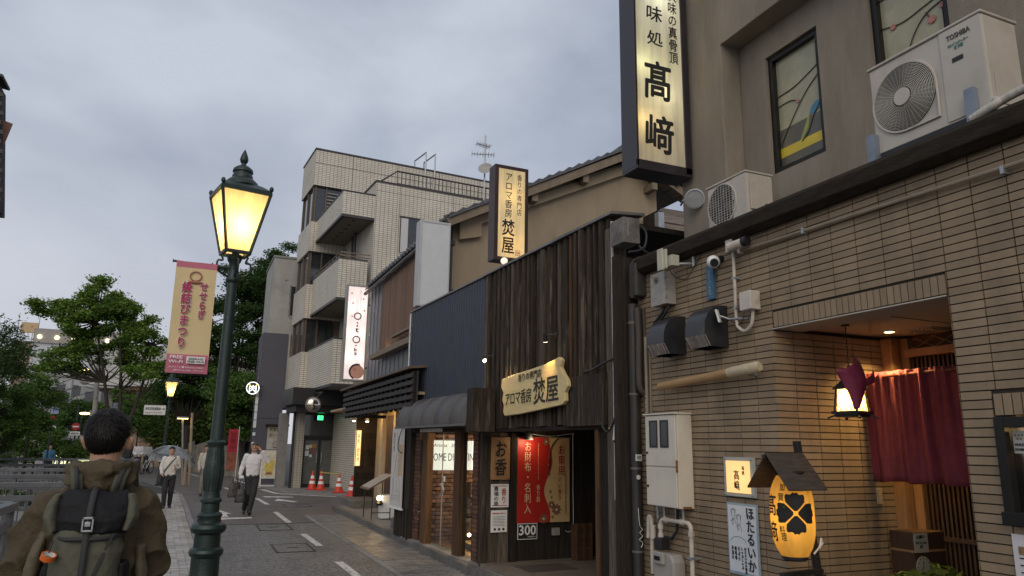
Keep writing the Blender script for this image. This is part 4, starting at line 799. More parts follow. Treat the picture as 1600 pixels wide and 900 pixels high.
for z_ in (.285, .025): MB().box(.02, .25, -.013, -.011, z_-.004, z_+.004).build('red_rule', mr_, c1)
c2 = thing('notice_card', 'pale notice card with small print lowest on the pillar left of the entrance', 'notice', fw(-.17, .085, .54), FA)
box('card', m_white, c2, 0, .245, -.01, 0, 0, .29); txt('営業時間のお知らせ', c2, 'C', (.12, -.013, .25), .20, .022, mr_)
for k in range(7): box('print_line', m_ink, c2, .03, .22-.015*(k % 2), -.013, -.011, .205-k*.02, .209-k*.02)
for k in range(3): MB().tube([(.06+k*.065, -.013, .04), (.06+k*.065, -.011, .04)], .018, 12).build('print_icon', m_ink, c2)
# red and cream banner on the recess wall, facing down the street
BW, BH = .85, 1.18
BN = thing('shop_banner', 'red and cream vertical banner advertising wallets and scent for cars in the entrance', 'banner', fw(-.185, .475, .65), FA)
m_redb = M('banner_red', (.42, .020, .014), .5, .06, bump=.03); m_crm = M('banner_cream', (.62, .43, .21), .5, .08, bump=.03); m_gp = M('gold_print', (.66, .50, .30), .6, .05, bump=0)
box('backing', m_crm, BN, 0, BW, -.006, 0, 0, BH)
wv = [(.50+.05*math.sin(t*7+2.6)+.05*(1-t)*math.sin(t*11), t*BH) for t in [k/24 for k in range(25)]]
MB().prism([(0, 0)]+wv+[(0, BH)], 'y', -.009, -.0065).build('red_field', m_redb, BN)
txt('お財布・名刺入', BN, 'C', (.165, -.011, .62), .105, .98, m_gp, vert=True); txt('香り袋', BN, 'C', (.335, -.011, .40), .055, .24, m_gp, vert=True); txt('名刺入れや財布に入れて持ち歩く香り', BN, 'C', (.335, -.011, .84), .016, .52, m_gp, vert=True)
txt('お車用', BN, 'C', (.715, -.011, .86), .115, .42, mr_, vert=True); txt('いい香り', BN, 'C', (.685, -.011, .46), .055, .32, mr_, vert=True); txt('香り玉で車内も快適に楽しむ天然の香り', BN, 'C', (.785, -.011, .38), .016, .56, m_ink, vert=True)
fm = M('flower_print', (.22, .10, .07), .6, .3, scale=60, bump=0)
def flower(x_, z_, r_, n=9):
    pp = MB(); pp.add([(x_+r_*(1+.22*math.cos(k*2*math.pi/4))*math.cos(2*math.pi*k/(n*4)), -.0115, z_+r_*(1+.22*math.cos(k*2*math.pi/4))*math.sin(2*math.pi*k/(n*4))) for k in range(n*4)], [tuple(range(n*4))]); o = pp.build('flower_print', fm, BN)
    MB().add([(x_+r_*.3*math.cos(2*math.pi*k/10), -.0135, z_+r_*.3*math.sin(2*math.pi*k/10)) for k in range(10)], [tuple(range(10))]).build('flower_centre', m_gp, BN)
for q in ((.46, 1.12, .05), (.42, .05, .06), (.63, .17, .07), (.52, .90, .028), (.50, .80, .022), (.55, .24, .05), (.53, .42, .022), (.55, .34, .018), (.57, .07, .022)): flower(*q)
MB().tube(curvepts([(.66, -.012, 1.17), (.55, -.012, 1.05), (.51, -.012, .85), (.51, -.012, .65)]), .009, 4).build('stem_print', m_ink, BN)
MB().tube([(-.02, -.003, BH), (BW+.02, -.003, BH)], .006, 6).build('top_rod', m_steel, BN); MB().tube(curvepts([(.1, -.01, BH+.06), (BW*.6, -.02, BH+.02), (BW+.04, -.02, BH+.06), (BW+.05, -.02, BH), (BW+.05, -.02, .5), (BW+.05, -.02, -.05), (BW-.02, -.02, -.14), (BW-.08, -.02, -.12)]), .004, 6).build('string', m_white, BN, smooth=60)
PR = thing('price_plate', 'small black bordered 300 yen price plate under the red banner', 'sign', fw(-.18, .49, .43), FA)
box('plate', m_white, PR, 0, .31, -.008, 0, 0, .215); box('dark_field', m_ink, PR, .010, .30, -.010, -.0085, .01, .205); txt('300', PR, 'C', (.155, -.012, .125), .26, .13, m_white, weight=.03); txt('円(税込)', PR, 'C', (.22, -.012, .035), .12, .022, m_white)
# things standing in the entrance
SC_ = thing('wooden_crate_stack', 'upright brown slatted wooden box standing on the entrance floor', 'box', fw(-.42, 1.30, .145), FA)
for x_ in (0, .12, .24): box('post', m_brn, SC_, x_-.012, x_+.012, -.03, 0, 0, .50)
for z_ in (.03, .15, .27, .39, .46): box('slat', m_brn, SC_, 0, .24, -.02, -.005, z_, z_+.035)
box('back_board', m_brn, SC_, .005, .235, .0, .15, 0, .48)
UM = thing('umbrella', 'white folded umbrella with a curved handle leaning at the right of the entrance', 'umbrella', fw(-.35, 1.85, .145), FA)
MB().tube([(.02, 0, 0), (.0, .0, .28), (-.03, 0, .50)], [.012, .05, .02], 10).build('folded_canopy', m_white, UM, smooth=60); MB().tube([(-.03, 0, .50), (-.04, 0, .60)]+[(-.08+.04*math.cos(R(a)), 0, .60+.04*math.sin(R(a))) for a in (0, 40, 80, 120, 160)], .008, 8).build('handle', M('bamboo_handle', (.35, .25, .15), .5, .1), UM, smooth=60)
# ---- vertical lit sign on the wooden shop roof
VS = thing('vertical_sign', 'narrow backlit vertical sign with brown frame rising above the battened facade', 'sign', (3.66, 9.2, 4.26), 1)
m_vf = M('dark_red_brown_frame', (.04, .018, .018), .5, .2)
f = MB(); f.box(0, .06, 0, .22, 0, 1.42); f.box(.48, .53, 0, .22, 0, 1.42); f.box(.06, .48, 0, .22, 0, .05); f.box(.06, .48, 0, .22, 1.37, 1.42); f.build('frame', m_vf, VS, bevel=.003)
box('back', m_vf, VS, .06, .48, .21, .22, .05, 1.37); box('lit_face', TL('cream_acrylic', (.92, .80, .52), em=.12, mixv=.5), VS, .061, .479, .006, .011, .051, 1.369)
txt('アロマ香房', VS, 'C', (.22, .004, .97), .11, .66, m_ink, vert=True, weight=.01); txt('焚屋', VS, 'C', (.22, .004, .36), .19, .50, m_ink, vert=True, weight=.025); txt('香りの専門店', VS, 'C', (.39, .004, 1.0), .075, .62, m_ink, vert=True); 
sb = MB(); 
for q in ((.34, .345), (.405, .41)): sb.box(q[0], q[1], .003, .005, .09, .165)
sb.box(.34, .41, .003, .005, .09, .095); sb.box(.34, .41, .003, .005, .16, .165); sb.build('seal_mark', mr_, VS); txt('焚屋', VS, 'C', (.375, .004, .128), .05, .03, mr_)
point('sign_light', (.27, .13, .25), 3.6, (1, .72, .32), .05, VS); point('sign_light', (.27, .13, .95), 3.0, (1, .85, .6), .05, VS); MB().tube([(.27, .1, 0), (.27, .1, -.4)], .03, 8).build('support_post', m_steel, VS)
for xx, yy, nm in ((.45, -.25, 'right'), (-.13, -.1, 'left')):
    t = MB().ball((0, 0, 0), .07 if nm == 'right' else .05).build('globe_light', EM('globe_glow', (1, .9, .72), .7), None, smooth=60); t.location = (3.66+xx+.25, 9.2+yy, 4.30 if nm == 'right' else 4.22); tag(t, 'round white lamp above the battened facade at the %s foot of vertical sign' % nm, 'lamp')
# ---- grey weathered box and pipes in the gap
GB = thing('weathered_box', 'weathered grey metal box at the top corner between wooden shop and restaurant', 'box', (3.84, 6.20, 3.74))
box('body', M('weathered_grey', (.16, .15, .14), .8, .35, scale=7, bump=.4, dirt=(.07, .065, .06), dscale=5), GB, 0, .20, -.1, .15, 0, .27, bevel=.008); box('hasp', m_steel, GB, .05, .06, -.106, -.1, .06, .24)
MB().tube(curvepts([(.2, -.1, .2), (.26, -.12, .12), (.24, -.12, -.02), (.16, -.12, -.08), (.06, -.1, -.1)]), .013, 8).build('cable', m_cable, GB, smooth=60); MB().tube(curvepts([(.18, -.1, -.02), (.24, -.12, -.08), (.34, -.1, -.1)]), .013, 8).build('cable', m_cable, GB, smooth=60)
DP = thing('drain_pipe', 'dark downpipe and conduits in the gap between the wooden shop and the tiled wall', 'pipe', (3.93, 6.1, 0))
MB().tube([(.0, 0, 0), (0, 0, 3.1)], .052, 14).build('downpipe', M('dark_pipe', (.03, .027, .025), .5, .3, bump=.1), DP, smooth=40)
for z_ in (.75, 1.5, 2.2, 2.9): MB().tube([(0, 0, z_), (0, 0, z_+.02)], .056, 14).build('pipe_band', M('dull_band', (.12, .115, .11), .5, .2), DP, smooth=40)
for sg, rr_ in ((0, .032), (.07, .024)): MB().tube(curvepts([(-.01+sg, -.1, 3.05), (.0+sg, -.1, 2.7), (-.01+sg, -.11, 2.3), (.03+sg, -.12, 2.22)]), rr_, 10).build('conduit', M('brown_conduit', (.06, .048, .04), .6, .2), DP, smooth=60)
MB().box(-.16, .16, .06, .12, 0, 3.6).build('backing_board', m_drk, DP); MB().tube([(-.01, -.052, 1.43), (-.01, -.056, 1.43)], .022, 14).build('round_sticker', m_white, DP); box('small_label', m_white, DP, -.035, .03, -.058, -.050, 1.58, 1.64); txt('NY', DP, 'C', (0, -.061, 1.61), .04, .035, m_ink)
MB().tube(curvepts([(-.02, -.055, 1.15), (-.01, -.058, 1.0), (.02, -.056, .96), (-.01, -.058, .93), (.02, -.056, .90), (-.015, -.058, .87), (.02, -.056, .84), (.0, -.058, .80)]), .003, 4).build('white_scribble', m_white, DP)
MB().tube([(.075, -.17, 2.02), (.075, -.17, 2.75)], .016, 10).tube([(.03, -.17, 2.02), (.03, -.17, 2.75)], .016, 10).build('conduit_pair', MATS['beige_conduit'], DP, smooth=40)
DU = thing('duct_elbow', 'dark curved exhaust duct at the left end of the restaurant ledge', 'duct', (3.98, 6.05, 3.40))
pr = [(-.10, -.24), (-.10, .05)]+[(-.0-.10*math.cos(R(a)), .05+.12*math.sin(R(a))) for a in (20, 50, 80)]+[(.30, .17), (.30, .10), (.12, .05), (.07, -.05), (.08, -.24)]
MB().prism([(x, z) for x, z in pr], 'y', -.10, .04).build('casing', M('dark_duct', (.045, .04, .036), .6, .3, bump=.2), DU, bevel=.015); MB().prism([(x*1.08-.005, z*1.06) for x, z in pr], 'y', -.045, -.02).build('flange', MATS['dark_duct'], DU)
SP = thing('surface_conduit', 'thin white painted conduit with cables down the right edge of the battened facade', 'conduit', (3.90, 6.42, 0))
MB().tube([(0, 0, 1.2), (.0, 0, 4.05)], .016, 8).build('conduit', M('scuffed_white', (.45, .45, .44), .6, .3, scale=12), SP, smooth=40)
for pts in ([(-.02, -.05, 2.9), (-.03, -.05, 2.6), (-.01, -.06, 2.3), (-.03, -.05, 1.9), (-.05, -.05, 1.75)], [(.02, -.05, 3.2), (.04, -.06, 2.8), (.03, -.05, 2.4), (.02, -.06, 2.0)], [(-.04, .55, 2.50), (-.08, .3, 2.5), (-.06, .1, 2.55), (.0, -.1, 2.62), (.03, -.12, 2.8)], [(.0, -.05, 2.2), (-.03, -.06, 2.0), (-.08, .02, 1.85), (-.1, .1, 1.95)]): MB().tube(curvepts(pts), .013, 6).build('cable', m_cable, SP, smooth=60)
MB().tube([(-.05, -.05, 1.75), (-.02, -.05, 2.0)], .012, 6).build('white_sleeve', m_white, SP); box('connector', m_white, SP, .02, .06, -.08, -.06, 2.45, 2.62, bevel=.01)
MB().lathe([(.035, 0), (.035, .08), (.02, .095)], 14, c=(.03, -.1, 2.10)).build('junction_cap', m_greyb, SP, smooth=40); MB().tube([(.03, -.1, 2.14), (-.04, -.13, 2.12)], .008, 6).build('white_lug', m_white, SP)
# ================================================================== BLUE CORRUGATED UPPER FRONT + GLAZED SHOP
GS = thing('glazed_shop', 'small shop with brick pier, tall glass front and navy corrugated metal above', 'building', FO, FA)
m_navy = M('navy_corrugated', (.024, .034, .060), .5, .3, metal=.2, bump=.1, dirt=(.035, .038, .05), dscale=2)
n = 34; prof = []
for k in range(n*4+1):
    y_ = -.11+k*(3.41/(n*4)); prof.append((y_, [0, .032, .032, 0][k % 4]))
v = []; fcs = []
for y_, d in prof: v += [(-d-.02, y_, 2.40), (-d-.02, y_, 4.13)]
for k in range(len(prof)-1): fcs.append((2*k, 2*k+2, 2*k+3, 2*k+1))
MB().add(v, fcs).build('corrugated_sheet', m_navy, GS); box('upper_wall', m_drk, GS, .0, .3, -.1, 3.3, 2.35, 4.12)
box('top_flashing', MATS['zinc_flashing'], GS, -.07, .4, -.1, 3.33, 4.135, 4.16)
box('roof', m_drk, GS, .3, 1.3, -3.4, 3.2, 4.05, 4.11)
for z_ in (2.45, 3.0, 3.7): MB().box(-.09, -.04, 3.27, 3.33, z_, z_+.03).build('pipe_bracket', m_steel, GS)
MB().tube([(-.07, 3.30, 2.3), (-.07, 3.30, 4.1)], .022, 8).build('corner_pipe', m_steel, GS, smooth=40)
# awning
aw = MB(); L0, L1 = -.40, 2.80; na = 10; segs = 5; v = []; fcs = []
def aprof(t): a = t*math.pi/2; return (-.02-.40*math.sin(a), 2.02+.46*math.cos(a)) 
arc = [aprof(k/na) for k in range(na+1)]+[(-.42, 1.98)]
m_awn = M('dark_awning', (.085, .078, .074), .55, .2, scale=5, bump=.2, fine=80, dirt=(.07, .067, .065), dscale=3)
for j in range(segs):
    a0 = L0+(L1-L0)*j/segs; a1 = L0+(L1-L0)*(j+1)/segs-.004
    e = MB(); vs_ = [(x, a0, z) for x, z in arc]+[(x, (a0+a1)/2, z-.012) for x, z in arc]+[(x, a1, z) for x, z in arc]; q = len(arc)
    e.add(vs_, [(r_*q+c_, r_*q+c_+1, (r_+1)*q+c_+1, (r_+1)*q+c_) for r_ in range(2) for c_ in range(q-1)]); o = e.build('awning_panel', m_awn, GS, smooth=70); o.modifiers.new('t', 'SOLIDIFY').thickness = .004
for a in (L0, L1):
    e = MB(); e.add([(x, a, z) for x, z in arc]+[(-.02, a, 1.98)], [tuple(range(len(arc)+1))]); e.build('awning_side', m_awn, GS)
box('awning_front_rail', M('awning_rail', (.11, .11, .11), .5, .2), GS, -.435, -.415, L0, L1, 1.965, 2.0); box('awning_soffit', m_drk, GS, -.42, .0, L0, L1, 1.975, 1.985)
for j in range(26): box('scallop', m_white if j > 10 and j < 22 else m_drk, GS, -.10, -.095, .25+j*.1, .325+j*.1, 1.91, 1.965)
box('hanging_board', m_old, GS, -.42, -.10, -.66, -.42, 1.88, 2.46, bevel=.006); 
# glass front
for y0, y1 in ((2.14, 2.36), (.66, .90)): box('door_post', m_brn, GS, -.06, .06, y0, y1, .1, 1.97, bevel=.005)
box('top_beam', m_brn, GS, -.03, .06, .3, 2.6, 1.90, 1.97); box('sill', m_conc, GS, -.10, .12, -.1, 3.3, .08, .125)
for y0, y1 in ((2.36, 2.60), (.90, 2.14), (.36, .66)): box('pane', GL('shop_glass2', refl=.035, clear=.96), GS, .0, .006, y0, y1, .125, 1.90)
box('door_edge', m_steel, GS, -.012, -.001, 1.51, 1.53, .13, 1.88); MB().tube([(-.012, 1.47, 1.10), (-.06, 1.44, 1.10), (-.07, 1.34, 1.08), (-.07, 1.28, 1.02), (-.07, 1.34, .96), (-.06, 1.44, .93), (-.012, 1.47, .93)], .016, 10).build('curved_handle', m_steel, GS, smooth=60); box('door_lock', m_white, GS, -.012, -.004, 1.40, 1.45, 1.14, 1.22)
# brick pier and interior brick wall
m_brick = M('red_brown_brick', (.12, .055, .035), .8, .3, scale=12, bump=.4, rnd=.3, dirt=(.07, .04, .03), dscale=5)
m_brick2 = M('warm_brick', (.24, .12, .075), .8, .3, scale=12, bump=.4, rnd=.3)
box('pier_core', m_drk, GS, .0, .25, 2.61, 3.12, .1, 2.0); box('pier_core', m_drk, GS, .0, .25, .04, .30, .1, 2.0)
bw = MB().box(0, .02, 0, .152, 0, .053).mesh('brick'); bw.materials.append(m_brick)
bc = MB().box(0, .152, -.02, 0, 0, .053).mesh('brick'); bc.materials.append(m_brick2)
for j in range(29):
    z_ = .13+j*.0635
    for k in range(3):
        shared(bw, 'brick', GS, (-.02-rr.uniform(0, .004), 2.62+k*.162+(-.0 if j % 2 else .0), z_))
    shared(bw, 'brick', GS, (-.02, .08, z_))
IW = box('interior_wall', m_drk, GS, .25, 2.6, 2.50, 2.62, .1, 2.0)
for j in range(26):
    z_ = .13+j*.068
    for k in range(7):
        x_ = .02+k*.165+(.08 if j % 2 else 0)
        if x_+.152 < 1.3: shared(bc, 'brick', IW, (x_+(.1 if x_ < .05 else 0), 2.50, z_))
box('shop_floor', M('shop_floor_wood', (.20, .11, .06), .35, .3, scale=6), GS, .12, 2.6, -.1, 2.5, .08, .13); box('shop_back', M('shop_back', (.20, .13, .07), .8, .3), GS, 2.6, 2.7, -.1, 2.6, .1, 2.3); box('shop_ceiling', m_drk, GS, .06, 2.6, .0, 2.6, 2.0, 2.05)
box('shop_side', m_drk, GS, .12, 2.6, -.12, -.02, .1, 2.0); box('shop_step', M('shop_step', (.18, .13, .09), .5, .2), GS, .35, 1.0, .6, 2.0, .13, .22)
LP_ = thing('backlit_panel', 'white backlit panel with thin capital letters behind the shop glass', 'sign', fw(2.46, .02, 1.28), FA)
box('panel', EM('panel_glow', (.92, .95, .9), .62), LP_, 0, .95, 0, .02, 0, .50); txt('G OME DIGESTIN', LP_, 'C', (.47, -.003, .22), .86, .13, m_ink); txt('Aroma   Shonk', LP_, 'C', (.42, -.003, .42), .55, .06, m_ink, shear=.2)
CU = thing('lit_curtain', 'pale yellow lit curtain hanging inside the glass front near the timber pillar', 'curtain', fw(1.2, .95, .35), FA)
v = []; fcs = []
for k in range(41): a = k/40*.75; v += [(.02*math.sin(k*1.1), a, 0), (.02*math.sin(k*1.1+.3), a, .98)]
for k in range(40): fcs.append((2*k, 2*k+2, 2*k+3, 2*k+1))
o = MB().add(v, fcs).build('cloth', M('cream_curtain', (.68, .58, .32), .8, .1), CU, smooth=60); o.rotation_euler = (0, 0, R(-60))
ST = thing('cast_stove', 'dark cast iron stove with a kettle behind the shop glass door', 'stove', fw(1.75, .55, .22), FA)
MB().lathe([(.15, 0), (.17, .05), (.16, .28), (.12, .32), (.10, .34)], 20).build('body', m_iron, ST, smooth=40); MB().tube([(0, 0, .34), (0, 0, .5), (.0, .0, .9)], .035, 10).build('flue', m_iron, ST, smooth=40); MB().lathe([(.02, .34), (.09, .36), (.10, .42), (.05, .47), (.01, .49)], 16).build('kettle', m_black, ST, smooth=40)
for a, b, c_ in ((1.45, .45, .32), (.95, .55, .30), (.85, .62, .42)):
    t = MB().ball((0, 0, 0), .028).build('candle_lamp', EM('candle_glow', (1, .55, .18), 16), None, smooth=60); t.location = fw(a, b, c_); tag(t, {1.45: 'tiny orange lamp glowing by the stove behind the shop glass', .95: 'lower tiny orange lamp glowing under the lit curtain', .85: 'upper tiny orange lamp glowing under the lit curtain'}[a], 'lamp', 'orange lamps behind the glass')
point('shop_light', fw(1.3, .6, 1.75), 45, (1, .7, .4), .08); point('floor_glow', fw(1.0, .6, .55), 7, (1, .5, .15), .04)
# ================================================================== OLD HOUSE (brown gable towards the camera, grey sheet wall to the street)
OH = thing('old_house', 'old house with brown rendered gable, tiled roof and grey metal street wall', 'house', (4.5, 13.7, 0))
m_brownr = M('brown_render', (.31, .245, .17), .9, .12, scale=1.5, bump=.4, fine=120, dirt=(.25, .185, .12), dscale=1.0, stretch=(1.4, 1.4, .5))
m_rtile = M('grey_roof_tile', (.085, .088, .095), .4, .25, scale=9, bump=.2, rnd=.25)
m_gsheet = M('grey_metal_sheet', (.115, .125, .145), .5, .2, scale=4, stretch=(4, 4, .4), bump=.1, dirt=(.16, .17, .18), dscale=1.5)
m_eave = M('eave_wood', (.20, .155, .11), .8, .2)
rx, rzz, lx, lz, ex, ez = 4.12, 8.28, 0, 6.22, 5.75, 7.60
MB().prism([(0, 3.6), (5.05, 3.6), (5.05, 7.72), (rx, rzz-.12), (0, lz)], 'y', 0, 7.2).build('gable_wall', m_brownr, OH)
box('corner_board', M('dark_corner', (.04, .04, .045), .6, .2), OH, -.03, .04, -.03, .0, 3.6, 6.25)
MB().prism([(.15, lz-.08+.02), (rx-.0, rzz-.20), (rx, rzz-.42), (.62, lz-.02), (.62, lz-.30), (.15, lz-.42)], 'y', -.14, -.001).build('barge_panel', m_brownr, OH)
for x0, z0, x1, z1 in ((-.2, lz-.18, rx, rzz-.02), (ex, 7.42, rx, rzz-.02)):
    d = Vector((x1-x0, 0, z1-z0)); 
    MB().bar((x0, -.40, z0), (x1, -.40, z1), .06, .17).build('bargeboard', m_eave, OH); MB().bar((x0, -.22, z0-.0), (x1, -.22, z1), .34, .03).build('verge_soffit', m_eave, OH)
for t_ in (.42, .72): MB().box(rx*t_-.07, rx*t_+.07, -.36, -.002, lz+(rzz-lz)*t_-.30, lz+(rzz-lz)*t_-.12).build('purlin_end', m_eave, OH)
MB().box(4.7, 4.84, -.36, -.002, 7.52, 7.68).build('purlin_end', m_eave, OH)
tl = MB().add([(0, 0, .0), (.27, 0, .0), (.27, .30, .0), (0, .30, .0), (0, 0, .035), (.07, 0, .06), (.16, 0, .02), (.27, 0, .035), (0, .30, .035), (.07, .30, .06), (.16, .30, .02), (.27, .30, .035)],
              [(0, 4, 5, 6, 7, 1), (4, 8, 9, 5), (5, 9, 10, 6), (6, 10, 11, 7), (0, 3, 8, 4), (1, 7, 11, 2)]).mesh('roof_tile'); tl.materials.append(m_rtile)
def slope(x0, z0, x1, z1, y0, y1, far, par, flip=1):
    L_ = math.hypot(x1-x0, z1-z0); an = math.atan2(z1-z0, abs(x1-x0)); n_ = int(L_/.27); restm = MB()
    MB().add([(x0, y0, z0), (x1, y0, z1), (x1, y1, z1), (x0, y1, z0), (x0, y0, z0+.03), (x1, y0, z1+.03), (x1, y1, z1+.03), (x0, y1, z0+.03)], [(0, 3, 2, 1), (4, 5, 6, 7), (0, 1, 5, 4), (1, 2, 6, 5), (2, 3, 7, 6), (3, 0, 4, 7)]).build('roof', m_rtile, par)
    for i in range(n_):
        px = x0+(x1-x0)*i/n_; pz = z0+(z1-z0)*i/n_+.035
        for j in range(int((y1-y0)/.27)):
            if j < far: o = shared(tl, 'roof_tile', par, (px, y0+j*.27+.27 if flip > 0 else y0+j*.27, pz), rot=(0, -an, -math.pi/2*0) if x1 > x0 else (0, an, math.pi), scale=None); o.location = (px, y0+j*.27+(.27 if x1 < x0 else 0), pz)
            else: pass
slope(-.20, lz-.10, rx, rzz+.12, -.48, 7.3, 2, OH); slope(ex+.05, 7.56, rx, rzz+.12, -.48, 7.3, 2, OH)
MB().tube([(rx, -.52, rzz+.22), (rx, 7.3, rzz+.22)], .11, 10).build('ridge_roll', m_rtile, OH, smooth=50); MB().box(rx-.13, rx+.13, -.56, -.50, rzz+.05, rzz+.38).build('ridge_end_tile', m_rtile, OH, bevel=.03)
# eave round ends seen from the street side
for k in range(26): MB().tube([(-.26, -.35+k*.28, lz-.08), (-.12, -.35+k*.28, lz-.03)], .055, 8).build('eave_tile_end', m_rtile, OH)
MB().tube([(-.20, -.4, lz-.20), (-.20, 7.2, lz-.23)], .05, 8).build('gutter', M('dark_gutter', (.05, .045, .04), .5, .2), OH, smooth=50)
# street wall: grey sheets with standing seams, timber shutter, lower recess
SW = box('street_wall', m_gsheet, OH, -.02, .0, .04, 7.25, 2.6, lz-.02)
for k in range(17): box('seam', m_gsheet, OH, -.035, -.02, .3+k*.42, .315+k*.42, 2.9, lz-.1)
for k in range(20): box('shutter_plank', M('shutter_wood', (.16, .085, .045), .7, .3, scale=8, stretch=(4, 4, .5), bump=.3, rnd=.2), OH, -.10, -.04, 2.02+k*.175, 2.02+k*.175+.165, 4.12, 5.98 if k < 19 else 5.9)
MB().bar((-.18, 1.9, 3.98), (-.18, 5.8, 3.98), .18, .14).build('shutter_sill', m_eave, OH, bevel=.01); MB().bar((-.22, 1.6, 4.25), (-.22, 3.6, 4.25), .1, .06).build('sill_board', m_eave, OH)
point('shutter_glow', (4.28, 18.3, 4.15), .5, WARM, .03)
# slatted canopy
m_slat = M('black_slat', (.022, .018, .016), .6, .3, bump=.2)
CX = -1.10
for j in range(5):
    z_ = 2.34+j*.125; box('canopy_slat', m_slat, OH, CX, CX+.03, -1.5, 4.75, z_, z_+.075, bevel=.004)
    box('canopy_end_slat', m_slat, OH, CX+.03, 0, 4.72, 4.75, z_, z_+.075)
for k in range(17): box('canopy_rafter', m_slat, OH, CX+.03, CX+.08, -1.4+k*.37, -1.35+k*.37, 2.30, 2.95)
box('canopy_back', M('canopy_board', (.04, .036, .033), .8, .2), OH, CX+.09, CX+.11, -1.5, 4.7, 2.34, 2.95)
MB().prism([(CX-.07, 2.98), (CX-.07, 3.02), (.0, 3.16), (.0, 3.10)], 'y', -1.5, 4.85).build('canopy_top', M('brown_flashing', (.11, .075, .05), .6, .3), OH)
box('canopy_soffit', M('pale_soffit', (.36, .27, .18), .8, .1), OH, CX+.12, .4, -1.4, 7.2, 2.55, 2.60)
# ground floor behind the canopy
m_yel = M('yellow_plaster', (.50, .38, .22), .85, .08)
box('entry_wall', m_yel, OH, .36, .46, 3.6, 7.2, .1, 2.55); box('entry_post', M('cream_post', (.52, .46, .36), .7, .1), OH, .28, .36, 6.2, 6.45, .1, 2.55); box('entry_post', MATS['cream_post'], OH, .28, .36, 4.85, 5.05, .1, 2.55)
box('door_curtain', M('brown_screen', (.09, .05, .03), .7, .3), OH, .33, .36, 5.08, 5.95, .1, 2.45)
for k in range(16): box('side_board', m_drk, OH, -.22, .36, 7.22, 7.25, .12+k*.158, .12+k*.158+.15)
box('side_wall_core', m_drk, OH, -.20, .36, 7.25, 7.32, .1, 2.6); box('near_post', m_drk, OH, -.75, -.55, -.05, .45, .1, 2.34); box('near_wall', m_drk, OH, -.72, .4, .45, .55, .1, 2.55); box('front_low_wall', m_drk, OH, -.92, -.80, -.95, .0, .1, 2.2)
for k in range(5): box('front_batten', m_drk, OH, -.935, -.92, -.92+k*.18, -.90+k*.18, .1, .62)
box('step', m_kerb, OH, -.55, .25, 5.6, 7.35, .1, .28, bevel=.01); point('entry_light', (4.15, 18.9, 2.35), 14, WARM, .06); point('canopy_light', (4.5, 20.3, 2.3), 4, WARM, .06)
# paper lamp on the side wall + spots
WL = thing('wall_lamp_box', 'narrow vertical lit lamp box hanging on the dark side wall under the canopy', 'lamp', (4.26, 20.8, 1.10))
box('shade', TL('lamp_shade', (1, .82, .45), em=.55), WL, 0, .15, 0, .08, 0, .98); fr = MB()
for x_ in (0, .14): fr.box(x_-.005, x_+.015, -.012, -.001, -.01, .99)
for z_ in (0, .97): fr.box(.015, .135, -.012, -.001, z_, z_+.012)
fr.build('frame', m_eave, WL); txt('味処 御料理', WL, 'C', (.075, -.004, .5), .07, .75, M('brown_ink', (.2, .1, .03), .7, 0, bump=0), vert=True)
for (x_, y_, z_), lab in (((4.05, 20.2, 2.36), 'bright clip spotlight at the far end under the slatted canopy'), ((4.50, 20.6, 2.36), 'bright small spotlight on the dark side wall under the canopy')):
    t = thing('spotlight', lab, 'spotlight', (x_, y_, z_)); MB().lathe([(.02, .1), (.05, .04), (.07, -.04)], 14, caps=False).build('reflector', m_steel, t, smooth=40); MB().ball((0, 0, -.02), .05).build('bulb', EM('spot_bulb', (1, .85, .55), 10), t, smooth=60)
# menu stand, small white box light, white poster
MS = thing('menu_stand', 'slanted menu board stand on thin black legs in front of the slatted canopy shop', 'stand', (3.72, 16.0, .12))
m_ = MB().add([(-.12, 0, .62), (.42, 0, .92), (.42, .85, .92), (-.12, .85, .62), (-.12, 0, .65), (.42, 0, .95), (.42, .85, .95), (-.12, .85, .65)], [(0, 3, 2, 1), (4, 5, 6, 7), (0, 1, 5, 4), (1, 2, 6, 5), (2, 3, 7, 6), (3, 0, 4, 7)]).build('board', M('menu_wood', (.16, .10, .06), .6, .3), MS)
for k in range(3):
    y0 = .04+k*.27; MB().quad((-.09, y0, .668), (.39, y0, .935), (.39, y0+.24, .935), (-.09, y0+.24, .668)).build('menu_sheet', M('menu_paper', (.45, .40, .36), .6, .3, scale=30, bump=0), MS)
for x_, y_ in ((-.02, .03), (-.02, .80), (.38, .03), (.38, .80)): MB().tube([(x_, y_, 0), (x_, y_, .67 if x_ < 0 else .9)], .012, 6).build('leg', m_black, MS)
MB().tube([(-.02, .03, .15), (.38, .03, .15)], .01, 6).build('stretcher', m_black, MS)
WBX = thing('white_box_lamp', 'white painted low box with a small glowing lamp beneath the slanted menu board', 'box', (3.98, 16.3, .12)); box('box', m_white, WBX, 0, .32, 0, .3, 0, .50, bevel=.01)
MB().ball((-.08, -.05, .44), .05).build('lamp', EM('spot_bulb', (1, .85, .55), 10), WBX, smooth=60); MB().lathe([(.05, .28), (.09, .33), (.05, .38)], 12, c=(-.07, -.04, 0)).build('lamp_pot', m_black, WBX, smooth=50); point('box_lamp_light', (-.12, -.12, .40), 1.2, WARM, .04, WBX)
WP = thing('hanging_poster', 'tall white hanging poster with grey line drawing beside the brick pier', 'poster', fw(3.16, -.14, .60), FA); box('sheet', M('poster_paper', (.55, .53, .50), .6, .05, bump=.05), WP, 0, .01, 0, .72, 0, 1.40); box('bottom_bar', m_white, WP, -.02, .02, -.03, .75, -.03, .0)
ln = MB()
